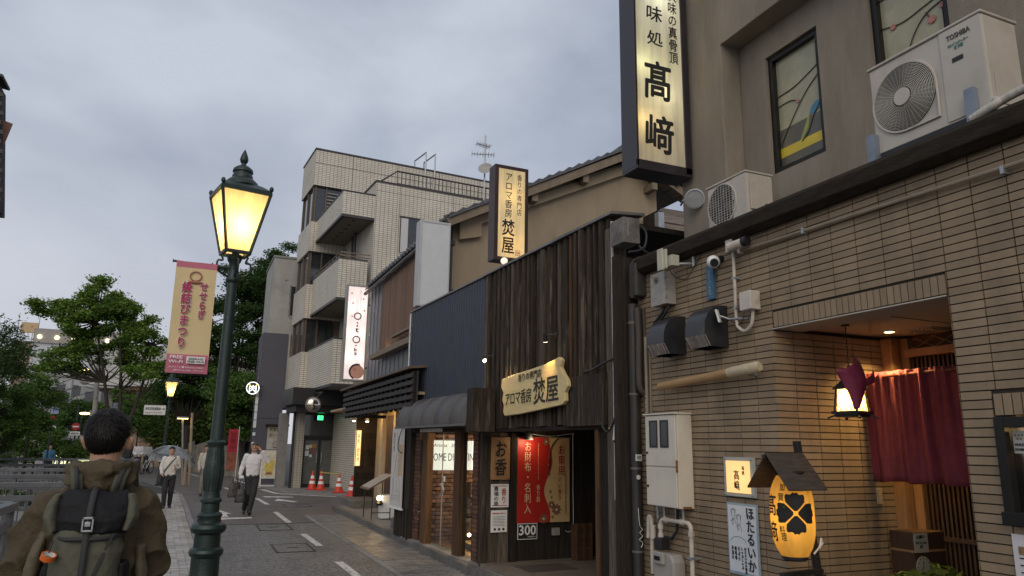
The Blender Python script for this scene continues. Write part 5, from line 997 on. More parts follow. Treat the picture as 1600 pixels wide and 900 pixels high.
for pts in ([(.1, .1), (.2, .5), (.3, .9), (.25, 1.3)], [(.6, .1), (.5, .6), (.35, 1.0), (.4, 1.35)], [(.15, .15), (.6, .15)], [(.12, .2), (.62, .2)], [(.3, .3), (.4, .7), (.55, .9)], [(.2, .3), (.45, .25), (.6, .5)]): ln.tube([(-.004, a, b) for a, b in pts], .003, 4, caps=False)
ln.build('line_drawing', m_greyb, WP); box('colour_patch', M('peach_print', (.50, .36, .24), .6, .3, scale=9, bump=0), WP, -.003, -.001, .05, .3, .55, 1.1); txt('御料理', WP, 'W', (-.004, .58, 1.15), .10, .34, m_greyb, vert=True)
MB().tube(curvepts([(-.02, .05, 1.4), (-.06, .12, 1.2), (-.04, .2, 1.02), (-.02, .05, .95)]), .008, 6).build('hook_cable', m_black, WP, smooth=60)
BKT = thing('stone_block', 'small grey stone block on the step below the hanging white poster', 'stone', (3.78, 14.4, .1)); box('block', m_kerb, BKT, 0, .22, 0, .3, 0, .2, bevel=.02)
# blank white sign on the gable, TV antenna, small tiled roof and boards at the right
WSg = thing('blank_sign_box', 'tall blank white sign box standing beside the brown gable', 'sign', (3.70, 13.18, 4.28)); box('case', M('sign_case_grey', (.42, .43, .44), .5, .1), WSg, 0, .62, .02, .26, 0, 1.70, bevel=.006); f = MB()
box('face', M('blank_face', (.55, .58, .60), .35, .05, bump=0), WSg, .05, .60, .0, .019, .04, 1.66)
for q in ((.0, .05, 0, 1.7), (.6, .62, 0, 1.7), (.05, .6, 0, .04), (.05, .6, 1.66, 1.7)): f.box(q[0], q[1], -.01, .019, q[2], q[3])
f.build('rim', MATS['sign_case_grey'], WSg); box('bracket', m_black, WSg, .62, .76, .1, .2, .3, .4); box('bracket', m_black, WSg, .62, .76, .1, .2, 1.3, 1.4)
TV = thing('tv_antenna', 'television antenna with small dish on a mast above the roofs', 'antenna', (5.55, 14.6, 6.3)); MB().tube([(0, 0, 0), (0, 0, 2.35)], .018, 6).build('mast', m_steel, TV)
an_ = MB()
for z_, L2, rot in ((2.1, .17, .2), (1.88, .25, -.3)):
    dd = Vector((math.cos(rot), math.sin(rot), 0)); pp = Vector((-dd.y, dd.x, 0)); c_ = Vector((-.05, 0, z_)); an_.tube([c_-dd*L2, c_+dd*L2], .010, 5)
    for k in range(9): q = c_+dd*L2*(k/4-1); an_.tube([q-pp*(.08+.006*k), q+pp*(.08+.006*k)], .006, 4)
    for k in range(5): q = c_+dd*L2*(k/2-1); an_.tube([q-Vector((0, 0, .07)), q+Vector((0, 0, .07))], .006, 4)
an_.build('aerial_elements', m_steel, TV); o = MB().lathe([(.01, 0), (.10, .02), (.16, .05), (.165, .052)], 16).build('dish', m_greyb, TV, smooth=60); o.location = (.0, -.05, 1.5); o.rotation_euler = (R(65), 0, R(-30))
SHd = thing('timber_shed', 'weathered boarded timber wall under a small tiled roof beside the gable', 'shed', (8.9, 12.6, 0))
for k in range(12): box('board', M('grey_boards', (.20, .165, .14), .8, .3, scale=6, stretch=(.5, 3, 4), bump=.4, rnd=.2), SHd, .25, 1.6, .3+.02*(k % 2), .34+.02*(k % 2), 4.9+k*.17, 5.06+k*.17)
box('corner_post', m_steel, SHd, .10, .25, .25, .4, 4.5, 6.8); box('core', m_drk, SHd, .2, 1.7, .4, 1.0, 4.3, 6.9)
SHr = thing('low_tiled_roof', 'low tiled roof edge behind the restaurant ledge, catching the sky light', 'roof', (6.2, 9.0, 0)); slope(2.2, 4.35, -.6, 4.75+.35, 0, .01, 0, SHr) if False else None
m_glz = M('glazed_tile', (.09, .095, .11), .12, .2, bump=.05, spec=.8)
rb = MB()
for k in range(9):
    x_ = -1.3+k*.30; rb.add([(x_+.22*math.cos(R(a))*.6, 0 if j == 0 else 1.6, 4.30+k*.085+.07*math.sin(R(a))+(0 if j == 0 else .25)) for j in (0, 1) for a in (0, 45, 90, 135, 180)], [(q, q+1, q+6, q+5) for q in range(4)]+[(4, 3, 2, 1, 0)])
rb.build('glazed_tiles', m_glz, SHr, smooth=60, kind='stuff'); box('under_roof', m_drk, SHr, -1.6, 1.6, .05, 1.6, 4.0, 4.28)
for k in range(9): box('tile_end', M('tile_end_black', (.02, .02, .022), .3, .2, bump=0), SHr, -1.47+k*.30, -1.37+k*.30, -.03, .05, 4.24+k*.085, 4.37+k*.085)

# ================================================================== TALL LIT HAIR SALON SIGN
OS = thing('salon_sign', 'tall bright white lit sign with thin round letters and a pink circle face', 'sign', (3.88, 21.5, 3.50)); f = MB()
f.box(0, .05, 0, .22, 0, 2.86); f.box(.63, .66, 0, .22, 0, 2.86); f.box(.05, .63, 0, .22, 0, .05); f.box(.05, .63, 0, .22, 2.81, 2.86); f.build('case', M('grey_sign_case', (.25, .25, .24), .5, .2), OS)
box('lit_face', TL('white_acrylic', (.95, .86, .84), em=.30, mixv=.5), OS, .051, .629, .006, .012, .051, 2.809)
for x_, e_ in ((.16, 2.6), (.48, 1.6)):
    for z_ in (.7, 1.4, 2.2): point('tube_light', (x_, .14, z_), e_*.8, (1, .93, .9), .05, OS)
box('back', MATS['grey_sign_case'], OS, .051, .629, .20, .21, .05, 2.81)
def ring(cx, cz, r, mat, nm, wv=.0, th=.012, sq=1): 
    e = MB(); e.tube([(cx+r*math.cos(2*math.pi*k/28)*sq, .002, cz+r*math.sin(2*math.pi*k/28)) for k in range(29)], th, 5, caps=False); e.build(nm, mat, OS)
ring(.36, 1.92, .095, m_ink, 'letter_ring', sq=1.05, th=.017); ring(.36, 1.22, .095, m_ink, 'letter_ring', sq=1.05, th=.017)
for s_, z_, w_, h_ in (('•', 1.72, .03, .03), ('i', 1.63, .02, .05), ('t', 1.50, .06, .10), ('•', 1.04, .03, .03), ('k', .92, .06, .08), ('a', .80, .05, .06)): txt(s_, OS, 'C', (.36, .003, z_), w_*1.5, h_*1.2, m_ink, weight=.04)
txt('Hair Resource', OS, 'C', (.42, .003, 2.42), .035, .55, m_greyb, vert=True)
MB().tube([(.43, .004, .27), (.43, .001, .27)], .205, 28).build('pink_disc', M('salmon_print', (.62, .33, .25), .6, .05, bump=0), OS); e = MB(); e.tube([(.43+.215*math.cos(R(a)), .002, .27+.215*math.sin(R(a))) for a in range(70, 250, 8)], .026, 5); e.build('dark_arc', m_ink, OS); ring(.36, .33, .04, m_ink, 'eye_ring', th=.005)
for a, b in ((.2, 2.3), (.5, 2.45), (.55, 2.1), (.2, 1.9), (.15, 2.6)): MB().tube([(a, .004, b), (a, .002, b)], .03, 12).build('petal_print', M('pale_petal', (.80, .58, .52), .6, 0, bump=0), OS)
MB().tube([(.66, .1, .4), (1.0, .15, .4)], .02, 6).tube([(.66, .1, 2.3), (1.0, .15, 2.3)], .02, 6).build('bracket', m_black, OS); MB().tube([(.76, .12, .0), (.76, .12, 3.0)], .025, 8).build('pole', m_steel, OS)
# ================================================================== WHITE TILED APARTMENT BLOCK
AB = thing('tiled_apartment_block', 'four storey white tiled corner building with protruding balconies', 'building', (3.75, 30, 0), 4)
bt_ = BRK('white_mosaic_tile', (.66, .61, .52), (.58, .54, .46), (.24, .22, .19), .16, .078, .011, plane='both')
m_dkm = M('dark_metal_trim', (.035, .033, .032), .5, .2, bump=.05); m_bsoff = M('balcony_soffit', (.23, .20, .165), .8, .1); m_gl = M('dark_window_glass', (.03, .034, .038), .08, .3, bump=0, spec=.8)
for z0, z1 in ((12.33, 13.9), (9.46, 10.72), (6.65, 8.05), (3.73, 5.27)): box('wall_band', bt_, AB, 0, 12, 0, 2.5, z0, z1)
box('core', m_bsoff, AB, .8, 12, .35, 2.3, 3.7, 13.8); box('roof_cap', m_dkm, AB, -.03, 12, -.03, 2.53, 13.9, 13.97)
for z0, z1 in ((10.72, 12.33), (8.05, 9.46), (5.27, 6.65)):
    w_ = box('window', m_gl, AB, .12, 1.2, .18, .22, z0+.02, z1-.02); box('window', m_gl, AB, .10, .14, .22, 2.4, z0+.02, z1-.02)
    for x_ in (.1, .55): box('mullion', M('bronze_frame', (.10, .075, .055), .5, .2), AB, x_, x_+.06, .12, .18, z0, z1)
    for k in range(3): box('mullion', MATS['bronze_frame'], AB, .04, .10, .22+k*1.0, .28+k*1.0, z0, z1)
    if z0 > 10:
        for k in range(9): box('blind_slat', m_greyb, AB, .62, 1.2, .10, .12, z0+.15+k*.15, z0+.18+k*.15)
# near volume
v2 = box('projecting_wing', bt_, AB, 1.47, 12, -4.23, 0, 0, 11.34); box('wing_cap', m_dkm, AB, 1.44, 12, -4.26, 0, 11.34, 11.41)
w_ = box('window', m_gl, AB, 2.47, 3.35, -4.25, -4.232, 8.72, 10.1); box('curtain', M('sheer_curtain', (.5, .5, .5), .8, .1, stretch=(9, 1, .3)), AB, 2.50, 2.78, -4.257, -4.251, 8.74, 10.08); box('window_frame', m_dkm, AB, 2.44, 3.4, -4.27, -4.235, 10.1, 10.16); box('window_frame', m_dkm, AB, 3.35, 3.40, -4.27, -4.235, 8.72, 10.1)
for z_ in (11.0,): box('string_course', M('tile_shadow_joint', (.16, .15, .13), .8, .1), AB, 1.465, 12, -4.233, -4.228, z_, z_+.02)
for x_ in (2.4, 4.6, 6.8, 9): box('movement_joint', MATS['tile_shadow_joint'], AB, x_, x_+.02, -4.234, -4.228, 0, 11.3)
for x_ in (1.6, 3.6, 5.6, 7.6): box('movement_joint', MATS['tile_shadow_joint'], AB, x_, x_+.025, -.004, .0, 12.4, 13.88)
box('string_course', MATS['tile_shadow_joint'], AB, 0, 12, -.004, 0, 13.3, 13.325)
for zb, zt, x1 in ((9.90, 10.77, 1.46), (6.80, 8.22, 1.30), (3.74, 5.30, 1.05)):
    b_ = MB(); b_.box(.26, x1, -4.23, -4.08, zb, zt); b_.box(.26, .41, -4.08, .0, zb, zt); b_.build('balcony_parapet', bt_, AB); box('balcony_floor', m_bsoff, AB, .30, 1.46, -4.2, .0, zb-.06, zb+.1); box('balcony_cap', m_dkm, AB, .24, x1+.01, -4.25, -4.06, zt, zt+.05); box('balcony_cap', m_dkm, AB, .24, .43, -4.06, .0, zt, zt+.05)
    e = MB(); e.box(.24, x1, -4.25, -4.1, zb-.10, zb-.002); e.box(.24, .36, -4.1, 0, zb-.10, zb-.002); e.build('balcony_edge', m_dkm, AB)
for z_ in (8.36, 8.48): MB().tube([(.33, 0, z_), (.33, -4.16, z_), (1.4, -4.16, z_)], .022, 6).build('balcony_rail', M('bronze_rail', (.22, .16, .11), .4, .1, metal=.4), AB)
for k in range(8): MB().tube([(.33, -.2-k*.55, 8.22), (.33, -.2-k*.55, 8.48)], .014, 5).build('balcony_post', MATS['bronze_rail'], AB)
MB().tube([(1.32, -2.2, 8.5), (1.32, -2.2, 10.0)], .06, 8).tube([(1.38, -1.6, 5.3), (1.38, -1.6, 9.9)], .05, 8).build('drain_pipe', m_dkm, AB)
for k in range(6): box('downlight', m_dkm, AB, .75, .87, -3.8+k*.6, -3.7+k*.6, 9.825, 9.84)
# roof railing and ladder hoops
RLg = MB(); RLg.tube([(2.0, -2.4, 11.95), (2.3, -4.1, 11.95), (12, -4.1, 11.95)], .035, 5).tube([(2.3, -4.1, 11.47), (12, -4.1, 11.47)], .02, 5); RLg.build('roof_rail', m_dkm, AB)
for k in range(56): box('rail_bar', m_dkm, AB, 2.3+k*.17, 2.325+k*.17, -4.11, -4.09, 11.41, 11.95)
for x_ in (4.9, 5.35):
    MB().tube([(x_, -.05, 12.2), (x_, -.05, 14.7), (x_+.05, .05, 14.8), (x_-.3, .6, 14.5), (x_-.3, .6, 13.9)], .035, 6).build('ladder_hoop', m_steel, AB)
# ground floor: black canopy, pillars, glass doors
box('canopy', m_black, AB, -.55, 3, -1.9, .3, 3.10, 3.72); box('canopy_lower', m_black, AB, -.35, 3, -1.6, .3, 2.85, 3.10); 
pb = BRK('pillar_tile', (.42, .39, .34), (.38, .35, .30), (.18, .165, .145), .12, .06, .008, plane='both')
box('pillar', pb, AB, -.02, .28, -.35, .3, 0, 2.85); box('pillar', pb, AB, 1.62, 2.6, -.3, .3, 0, 2.85); box('side_pillar', m_conc, AB, -.52, -.22, .2, .8, 0, 2.85); MB().tube([(-.12, -.3, 0), (-.12, -.3, 2.85)], .05, 8).build('downpipe', m_black, AB)
DG = M('door_film_grey', (.10, .105, .10), .25, .2, bump=0, spec=.6)
fr_ = MB(); fr_.box(.28, 1.62, -.04, .04, 1.82, 2.0); fr_.box(.28, .40, -.04, .04, 0, 1.82); fr_.box(1.50, 1.62, -.04, .04, 0, 1.82); fr_.box(.92, 1.02, -.045, .04, 0, 1.82); fr_.box(.28, 1.62, -.045, .04, 0.02, .16); fr_.build('door_frame', m_black, AB)
box('door_pane', DG, AB, .40, .92, -.01, .0, .16, 1.82); box('door_pane', DG, AB, 1.02, 1.50, -.01, .0, .16, 1.82); box('transom_pane', m_gl, AB, .28, 1.62, -.01, .0, 2.0, 2.85)
for x_ in (.88, 1.06): MB().tube([(x_, -.08, .95), (x_, -.08, 1.35)], .014, 6).build('door_handle', m_steel, AB)
for x_, z_, w_, h_, m__ in ((.48, 1.55, .13, .16, m_pap), (.47, 1.32, .14, .2, m_pap), (.70, 1.60, .26, .14, M('orange_notice', (.30, .16, .04), .6, .1, bump=0)), (.70, 1.40, .18, .16, M('dull_red_notice', (.20, .06, .05), .6, .1, bump=0)), (.62, 1.22, .09, .1, m_pap)): box('door_notice', m__, AB, x_-w_/2+.03, x_+w_/2+.03, -.02, -.012, z_-h_/2, z_+h_/2)
MB().tube([(.62, -.02, 1.58), (.62, -.03, 1.58)], .07, 16).build('round_notice', M('cream_sticker', (.5, .47, .38), .6, .05, bump=0), AB)
EX = thing('exit_sign', 'small green lit running figure exit sign above the glass doors', 'sign', (4.52, 29.75, 2.60), 4); box('case', m_black, EX, 0, .24, 0, .04, -.01, .18); box('glow', EM('exit_green', (.05, .9, .25), 2.2), EX, .01, .23, -.006, -.001, 0, .17)
fg = MB(); fg.ball((.12, -.008, .135), .018, 8, 6); fg.bar((.12, -.008, .12), (.11, -.008, .07), .01, .03); fg.bar((.11, -.008, .07), (.16, -.008, .03), .01, .016); fg.bar((.11, -.008, .07), (.07, -.008, .02), .01, .016); fg.bar((.12, -.008, .11), (.17, -.008, .10), .01, .013); fg.bar((.12, -.008, .11), (.07, -.008, .10), .01, .013); fg.build('running_figure', m_white, EX)
# convex mirror
CMi = thing('convex_mirror', 'round brownish convex traffic mirror hanging at the canopy corner', 'mirror', (3.53, 24.3, 2.92)); e = MB().lathe([(.001, .09), (.10, .08), (.18, .055), (.235, 0)], 28); e.xf(Matrix.Rotation(R(90), 4, 'X')); e.build('mirror_face', M('mirror_silver', (.55, .5, .45), .08, .05, metal=1, bump=0), CMi, smooth=70)
MB().lathe([(.235, -.01), (.25, 0), (.25, .02), (.235, .03)], 28).xf(Matrix.Rotation(R(90), 4, 'X')).build('rim', M('mirror_rim', (.12, .09, .07), .5, .2), CMi, smooth=40); MB().tube([(0, .05, 0), (.1, .4, .2), (.5, 1.5, .5), (.6, 3.9, .6)], .025, 8).build('arm', m_black, CMi, smooth=50)
# cones and bar
CO = thing('traffic_cone', 'traffic cone', 'cone', (4.31, 28.5, .03), group='traffic cones before the glass doors'); m_or = M('cone_orange', (.60, .045, .02), .5, .1, bump=.03)
MB().lathe([(.15, .05), (.112, .22)], 18, caps=False).build('cone_body', m_or, CO, smooth=50); MB().lathe([(.112, .22), (.090, .32)], 18, caps=False).build('white_band', m_white, CO, smooth=50); MB().lathe([(.090, .32), (.075, .40)], 18, caps=False).build('orange_band', m_or, CO, smooth=50); MB().lathe([(.075, .40), (.053, .51)], 18, caps=False).build('white_band', m_white, CO, smooth=50); MB().lathe([(.053, .51), (.026, .66), (.02, .68)], 18).build('cone_tip', m_or, CO, smooth=50)
MB().box(-.19, .19, -.19, .19, .0, .05).build('base', m_or, CO, bevel=.015)
CO['label'] = 'leftmost orange traffic cone with two white bands before the glass doors'
dup(CO, (4.56, 28.1, .03), label='second traffic cone from the left, holding the left end of the yellow bar'); dup(CO, (4.92, 26.5, .03), label='third traffic cone from the left, holding the right end of the yellow bar')
C4 = dup(CO, (4.92, 24.3, .03), label='rightmost traffic cone with three bands, half hidden beside the dark shop wall')
CBr = thing('cone_bar', 'yellow plastic bar laid between the two middle traffic cones', 'bar', (4.56, 28.1, .66)); MB().tube([(0, 0, 0), (.36, -1.6, 0)], .02, 8).build('bar', M('bar_yellow', (.50, .33, .10), .5, .2), CBr); MB().tube([(0, 0, -.02), (0, 0, .03)], .045, 12).tube([(.36, -1.6, -.02), (.36, -1.6, .03)], .045, 12).build('bar_ring', MATS['bar_yellow'], CBr)
# ================================================================== GREY-WHITE + PURPLE BUILDING, signs before it
PB = thing('purple_front_building', 'narrow grey white building with a purple grey lower front', 'building', (2.48, 33, 0)); m_gw = M('grey_white_render', (.34, .335, .315), .85, .12, scale=1.5, bump=.2, dirt=(.25, .245, .23), dscale=1)
box('upper_wall', m_gw, PB, .20, 3.5, 0, 3.5, 6.35, 9.75); box('lower_wall', M('purple_grey_render', (.085, .082, .105), .8, .08, scale=2, bump=.15), PB, 0, 1.04, -.12, 2, 0, 6.35); box('side_wall', m_gw, PB, 1.041, 1.5, -.05, 3, 3.2, 6.40); box('roof_cap', M('cap_grey', (.22, .22, .21), .7, .1), PB, .16, 3.5, -.05, 3.5, 9.75, 9.84)
w_ = box('window', m_gl, PB, 1.02, 1.20, -.02, .0, 7.2, 8.5); box('window_frame', m_conc, PB, .96, 1.02, -.03, .0, 7.15, 8.55); box('window_frame', m_conc, PB, 1.02, 1.25, -.03, .0, 7.08, 7.15)
for x_ in (1.12, 1.25): MB().tube([(x_, -.12, 3.2), (x_, -.12, 6.35)], .05, 8).build('downpipe', m_gw, PB, smooth=40)
box('vent', m_greyb, PB, .7, .82, -.03, 0, 8.75, 8.85); box('wall_line', m_black, PB, .0, 1.0, -.125, -.121, 2.70, 2.72)
for k in range(6): box('plate_sign', m_pap if k < 4 else m_white, PB, -.10, .02, -.16, -.13, 1.98+k*.33, 2.28+k*.33-(.16 if k == 0 else 0))
box('sign_post', m_black, PB, -.14, -.10, -.16, -.12, 0, 5.2); box('base_plate', m_white, PB, -.1, -.0, -.16, -.13, 1.55, 1.72)
RS = thing('round_lit_sign', 'round lit sign with white and yellow strokes projecting over the street', 'sign', (2.22, 32.6, 3.93)); MB().tube([(0, -.03, 0), (0, .05, 0)], .30, 28).build('disc', m_black, RS); RS.scale = (.85,)*3; e = MB(); e.tube([(.29*math.cos(2*math.pi*k/28), -.05, .29*math.sin(2*math.pi*k/28)) for k in range(29)], .022, 5); e.build('lit_ring', EM('white_lit', (.95, 1, .95), 1.3), RS)
txt('肉', RS, 'C', (0, -.05, -.03), .34, .34, EM('white_lit', (.95, 1, .95), 1.3), weight=.02); e = MB(); e.tube([(-.17, -.05, .17), (-.10, -.05, .10)], .02, 5).tube([(.17, -.05, .17), (.12, -.05, .08)], .02, 5); e.build('yellow_strokes', EM('yellow_lit', (1, .8, .1), 1.5), RS); MB().tube([(.28, 0, .1), (.5, .2, .1)], .02, 6).build('bracket', m_black, RS)
PK = thing('parking_sign', 'beige sign with black Japanese writing and a blue parking symbol on the purple wall', 'sign', (2.98, 32.80, 1.42)); box('board', M('beige_sign', (.40, .36, .28), .6, .1), PK, 0, .78, 0, .06, .46, .95); box('lower_board', M('pale_sign', (.45, .42, .40), .6, .1), PK, 0, .78, 0, .06, 0, .455); txt('武家屋敷', PK, 'C', (.36, -.004, .82), .60, .15, m_ink, weight=.01); txt('近い', PK, 'C', (.22, -.004, .61), .30, .16, m_ink, weight=.01)
box('blue_field', M('parking_blue', (.03, .05, .12), .5, 0, bump=0), PK, .50, .70, -.008, -.001, .50, .72); txt('P', PK, 'C', (.60, -.011, .61), .10, .15, m_white, weight=.02); e = MB(); e.tube([(.39+.14*math.cos(R(a)), -.005, .22+.13*math.sin(R(a))) for a in range(0, 361, 20)], .012, 4).tube([(.2, -.005, .08), (.6, -.005, .08)], .012, 4).tube([(.34, -.005, .22), (.44, -.005, .22)], .012, 4); e.build('drawing', M('red_brown_print', (.25, .08, .05), .7, 0, bump=0), PK); box('eave', m_drk, PK, -.1, .85, -.15, .06, .97, 1.05)
AF = thing('a_frame_sign', 'white A-frame pavement sign with a yellow drink picture before the purple building', 'sign', (2.66, 30.6, .04)); e = MB()
for x_ in (0, .58): e.bar((x_, 0, 0), (x_, .12, 1.36), .03, .03); e.bar((x_, .5, 0), (x_, .14, 1.36), .03, .03)
for z_ in (.03, .32, 1.35): e.bar((0, z_*.088, z_), (.58, z_*.088, z_), .03, .03)
e.build('frame', m_white, AF); pn = MB().quad((.02, .018, .34), (.56, .018, .34), (.56, .11, 1.33), (.02, .11, 1.33)).build('poster_panel', M('poster_pale', (.55, .50, .36), .6, .3, scale=8, bump=0), AF)
e = MB().quad((.16, .028, .55), (.42, .028, .55), (.46, .06, 1.0), (.12, .06, 1.0)).build('drink_print', M('drink_yellow', (.55, .42, .08), .6, .3, scale=12, bump=0), AF); MB().quad((.14, .02, .45), (.44, .02, .45), (.38, .02, .54), (.2, .02, .54)).build('bowl_print', M('bowl_brown', (.3, .13, .05), .6, .3, bump=0), AF); MB().quad((.06, .088, 1.05), (.52, .088, 1.05), (.52, .108, 1.3), (.06, .108, 1.3)).build('title_print', M('title_brown', (.2, .1, .06), .6, .5, scale=40, bump=0), AF); txt('名物', AF, 'C', (.3, .075, 1.17), .3, .14, m_white)
RB_ = thing('red_banner', 'red vertical cloth banner on a thin pole beside the low stone wall', 'banner', (1.60, 36, .30)); box('cloth', M('banner_crimson', (.38, .015, .035), .7, .25, scale=10, bump=.1), RB_, 0, .42, 0, .01, .95, 1.98); box('photo_print', M('photo_dark', (.25, .08, .05), .7, .7, scale=5, bump=0), RB_, 0, .42, .0, .01, .15, .945); MB().tube([(.44, 0, -.3), (.44, 0, 2.1)], .015, 6).build('pole', m_white, RB_); txt('営業中', RB_, 'C', (.21, -.004, 1.45), .28, .8, M('banner_ink', (.1, .01, .01), .7, 0, bump=0), vert=True)
# ================================================================== STREET LAMPS
def street_lamp(loc, rz, label, banner=True):
    t = thing('street_lamp', label, 'street lamp', loc, rz, group='lantern street lamps along the left pavement')
    prof = [(.20, 0), (.20, .10), (.155, .13), (.15, .40), (.125, .46), (.122, .68), (.142, .70), (.150, .725), (.142, .75), (.115, .77), (.112, .88), (.145, .90), (.158, .935), (.145, .965), (.105, .985), (.10, 1.02), (.112, 1.045), (.10, 1.065), (.080, 1.075), (.078, 1.15), (.094, 1.165), (.094, 1.185), (.078, 1.20),
            (.070, 1.25), (.078, 1.33), (.089, 1.42), (.086, 1.52), (.070, 1.64), (.070, 1.665), (.084, 1.685), (.084, 1.70), (.062, 1.72)]
    MB().lathe(prof, 28).build('base', m_pole, t, smooth=35)
    # fluted vase: slim ribs
    rb = MB()
    for k in range(14):
        a = 2*math.pi*k/14; rb.tube([(.073*math.cos(a), .073*math.sin(a), 1.26), (.088*math.cos(a), .088*math.sin(a), 1.42), (.070*math.cos(a), .070*math.sin(a), 1.63)], .007, 5)
    rb.build('fluting', m_pole, t, smooth=50)
    MB().lathe([(.060, 1.72), (.046, 3.22), (.06, 3.235), (.064, 3.26), (.055, 3.29), (.048, 3.31), (.048, 3.42), (.062, 3.44), (.07, 3.47), (.075, 3.50)], 24).build('pole', m_pole, t, smooth=35)
    for s in (-1, 1):
        MB().tube(curvepts([(s*.05, 0, 3.28), (s*.15, 0, 3.34), (s*.155, 0, 3.43), (s*.11, 0, 3.44), (s*.13, 0, 3.50)], 5), .010, 6).tube(curvepts([(0, s*.05, 3.28), (0, s*.15, 3.34), (0, s*.155, 3.43), (0, s*.11, 3.44), (0, s*.13, 3.50)], 5), .010, 6).build('scroll_bracket', m_pole, t, smooth=60)
    b, T, zb, zt = .112, .232, 3.52, 4.12
    fr = MB(); C_ = [(-1, -1), (1, -1), (1, 1), (-1, 1)]
    for x, y in C_: fr.bar((x*b, y*b, zb), (x*T, y*T, zt), .022, .022)
    for k in range(4):
        (x, y), (x2, y2) = C_[k], C_[(k+1) % 4]; fr.bar((x*b, y*b, zb), (x2*b, y2*b, zb), .03, .03); fr.bar((x*T, y*T, zt), (x2*T, y2*T, zt), .03, .035)
    fr.build('lantern_frame', m_pole, t)
    g = MB(); b2, T2 = b-.004, T-.004
    for k in range(4):
        (x, y), (x2, y2) = C_[k], C_[(k+1) % 4]
        e = MB().quad((x*b2, y*b2, zb), (x2*b2, y2*b2, zb), (x2*T2, y2*T2, zt), (x*T2, y*T2, zt)); e.build('glass_pane', TL('frosted_lamp_glass', (1, .78, .38), em=.25, mixv=.66), t)
    MB().lathe([(T*1.46, 4.135), (T*1.44, 4.15), (.22, 4.21), (.17, 4.225)], 4, rot=R(45)).build('roof', m_pole, t)
    MB().lathe([(.17, 4.215), (.16, 4.25), (.125, 4.285), (.10, 4.30), (.10, 4.33), (.088, 4.345), (.088, 4.36), (.10, 4.37), (.095, 4.40), (.06, 4.43), (.028, 4.445), (.022, 4.465), (.035, 4.48), (.042, 4.51), (.032, 4.55), (.012, 4.60), (.004, 4.615)], 24).build('finial', m_pole, t, smooth=45)
    for x, y in C_: MB().ball((x*T*1.0, y*T*1.02, 4.17), (.022, .022, .03), 8, 6).build('corner_knob', m_pole, t, smooth=60)
    MB().ball((0, 0, 3.80), (.075, .075, .13), 16, 10).build('bulb', EM('street_bulb', (1, .80, .42), 22), t, smooth=80)
    MB().tube([(0, 0, 3.5), (0, 0, 3.68)], .03, 10).build('bulb_holder', m_black, t)
    point('street_light', (0, 0, 3.82), 55, (1, .66, .26), .06, t)
    return t
L1 = street_lamp((.235, 7.5, .1-.1), 12, 'tall green cast iron lantern street lamp in the left foreground, with its lamp lit')
dup(L1, (-.90, 33, -.05), 5, label='distant lit lantern street lamp above the left pavement, with a direction sign')
# festival banner on the lamp
FB = thing('festival_banner', 'pink and yellow Japanese festival banner hanging from the foreground street lamp', 'banner', (-.275, 7.44, 2.32)); m_pk = M('banner_pink', (.50, .14, .21), .6, .08, bump=.05); m_yl = M('banner_yellow', (.66, .52, .28), .6, .1, scale=2, bump=.05, dirt=(.62, .50, .30), dscale=2); m_yl2 = M('banner_shade', (.60, .38, .30), .6, .1, bump=0)
def sheet(nm, m, x0, x1, z0, z1, yo=0.):
    v = []; f = []; n = 14; q = 12
    for j in range(q+1):
        for i in range(n+1):
            x = x0+(x1-x0)*i/n; z = z0+(z1-z0)*j/q; v.append((x-.0+(1.06-z)*.005, .008*math.sin(z*4.2+x*5)+.002*math.sin(x*19)+yo, z-.03*(x/.35)*(1-z/1.06)*0))
    for j in range(q):
        for i in range(n): a = j*(n+1)+i; f.append((a, a+1, a+n+2, a+n+1))
    return MB().add(v, f).build(nm, m, FB, smooth=60)
sheet('yellow_field', m_yl, 0, .36, .175, 1.0); sheet('bottom_band', m_pk, 0, .36, 0, .175); sheet('top_sleeve', m_pk, 0, .36, 1.0, 1.06)
txt('縁結びまつり', FB, 'C', (.115, -.022, .55), .085, .62, M('magenta_print', (.40, .02, .10), .6, .05, bump=0), vert=True, weight=.04); txt('せせらぎ', FB, 'C', (.262, -.022, .69), .065, .34, MATS['magenta_print'], vert=True, weight=.04)
txt('縁結びまつり', FB, 'C', (.115, -.0165, .55), .088, .625, m_white, vert=True, weight=.09); txt('せせらぎ', FB, 'C', (.262, -.016, .69), .068, .345, m_white, vert=True, weight=.09)
txt('FREE\nWi-Fi', FB, 'C', (.085, -.022, .125), .12, .07, m_white, weight=.03); box('white_label', m_white, FB, .175, .335, -.022, -.018, .09, .155); txt('SESERAGI\nFREE-Wi-Fi', FB, 'C', (.255, -.027, .122), .14, .045, M('grey_print', (.2, .2, .22), .7, 0, bump=0), weight=.02)
txt('Wi-Fiマーク ♥ SESERAGI_STREET', FB, 'C', (.18, -.022, .052), .30, .018, m_white); txt('@seseragi_street', FB, 'C', (.20, -.022, .025), .26, .014, m_white)
MB().tube([(.18+.05*math.cos(R(a)), -.02, .92+.045*math.sin(R(a))) for a in range(0, 361, 20)], .006, 5).tube([(.12, -.02, .86), (.24, -.02, .86)], .012, 5).build('round_emblem', M('brown_pink_print', (.40, .16, .12), .7, .2, bump=0), FB)
MB().tube([(-.03, 0, 1.055), (.50, .06, 1.045)], .011, 8).tube([(-.035, 0, 1.055), (-.03, 0, 1.055)], .02, 8).build('banner_arm', m_pole, FB); MB().tube([(.05, .01, .0), (.50, .06, -.02)], .006, 6).build('lower_arm', m_pole, FB)
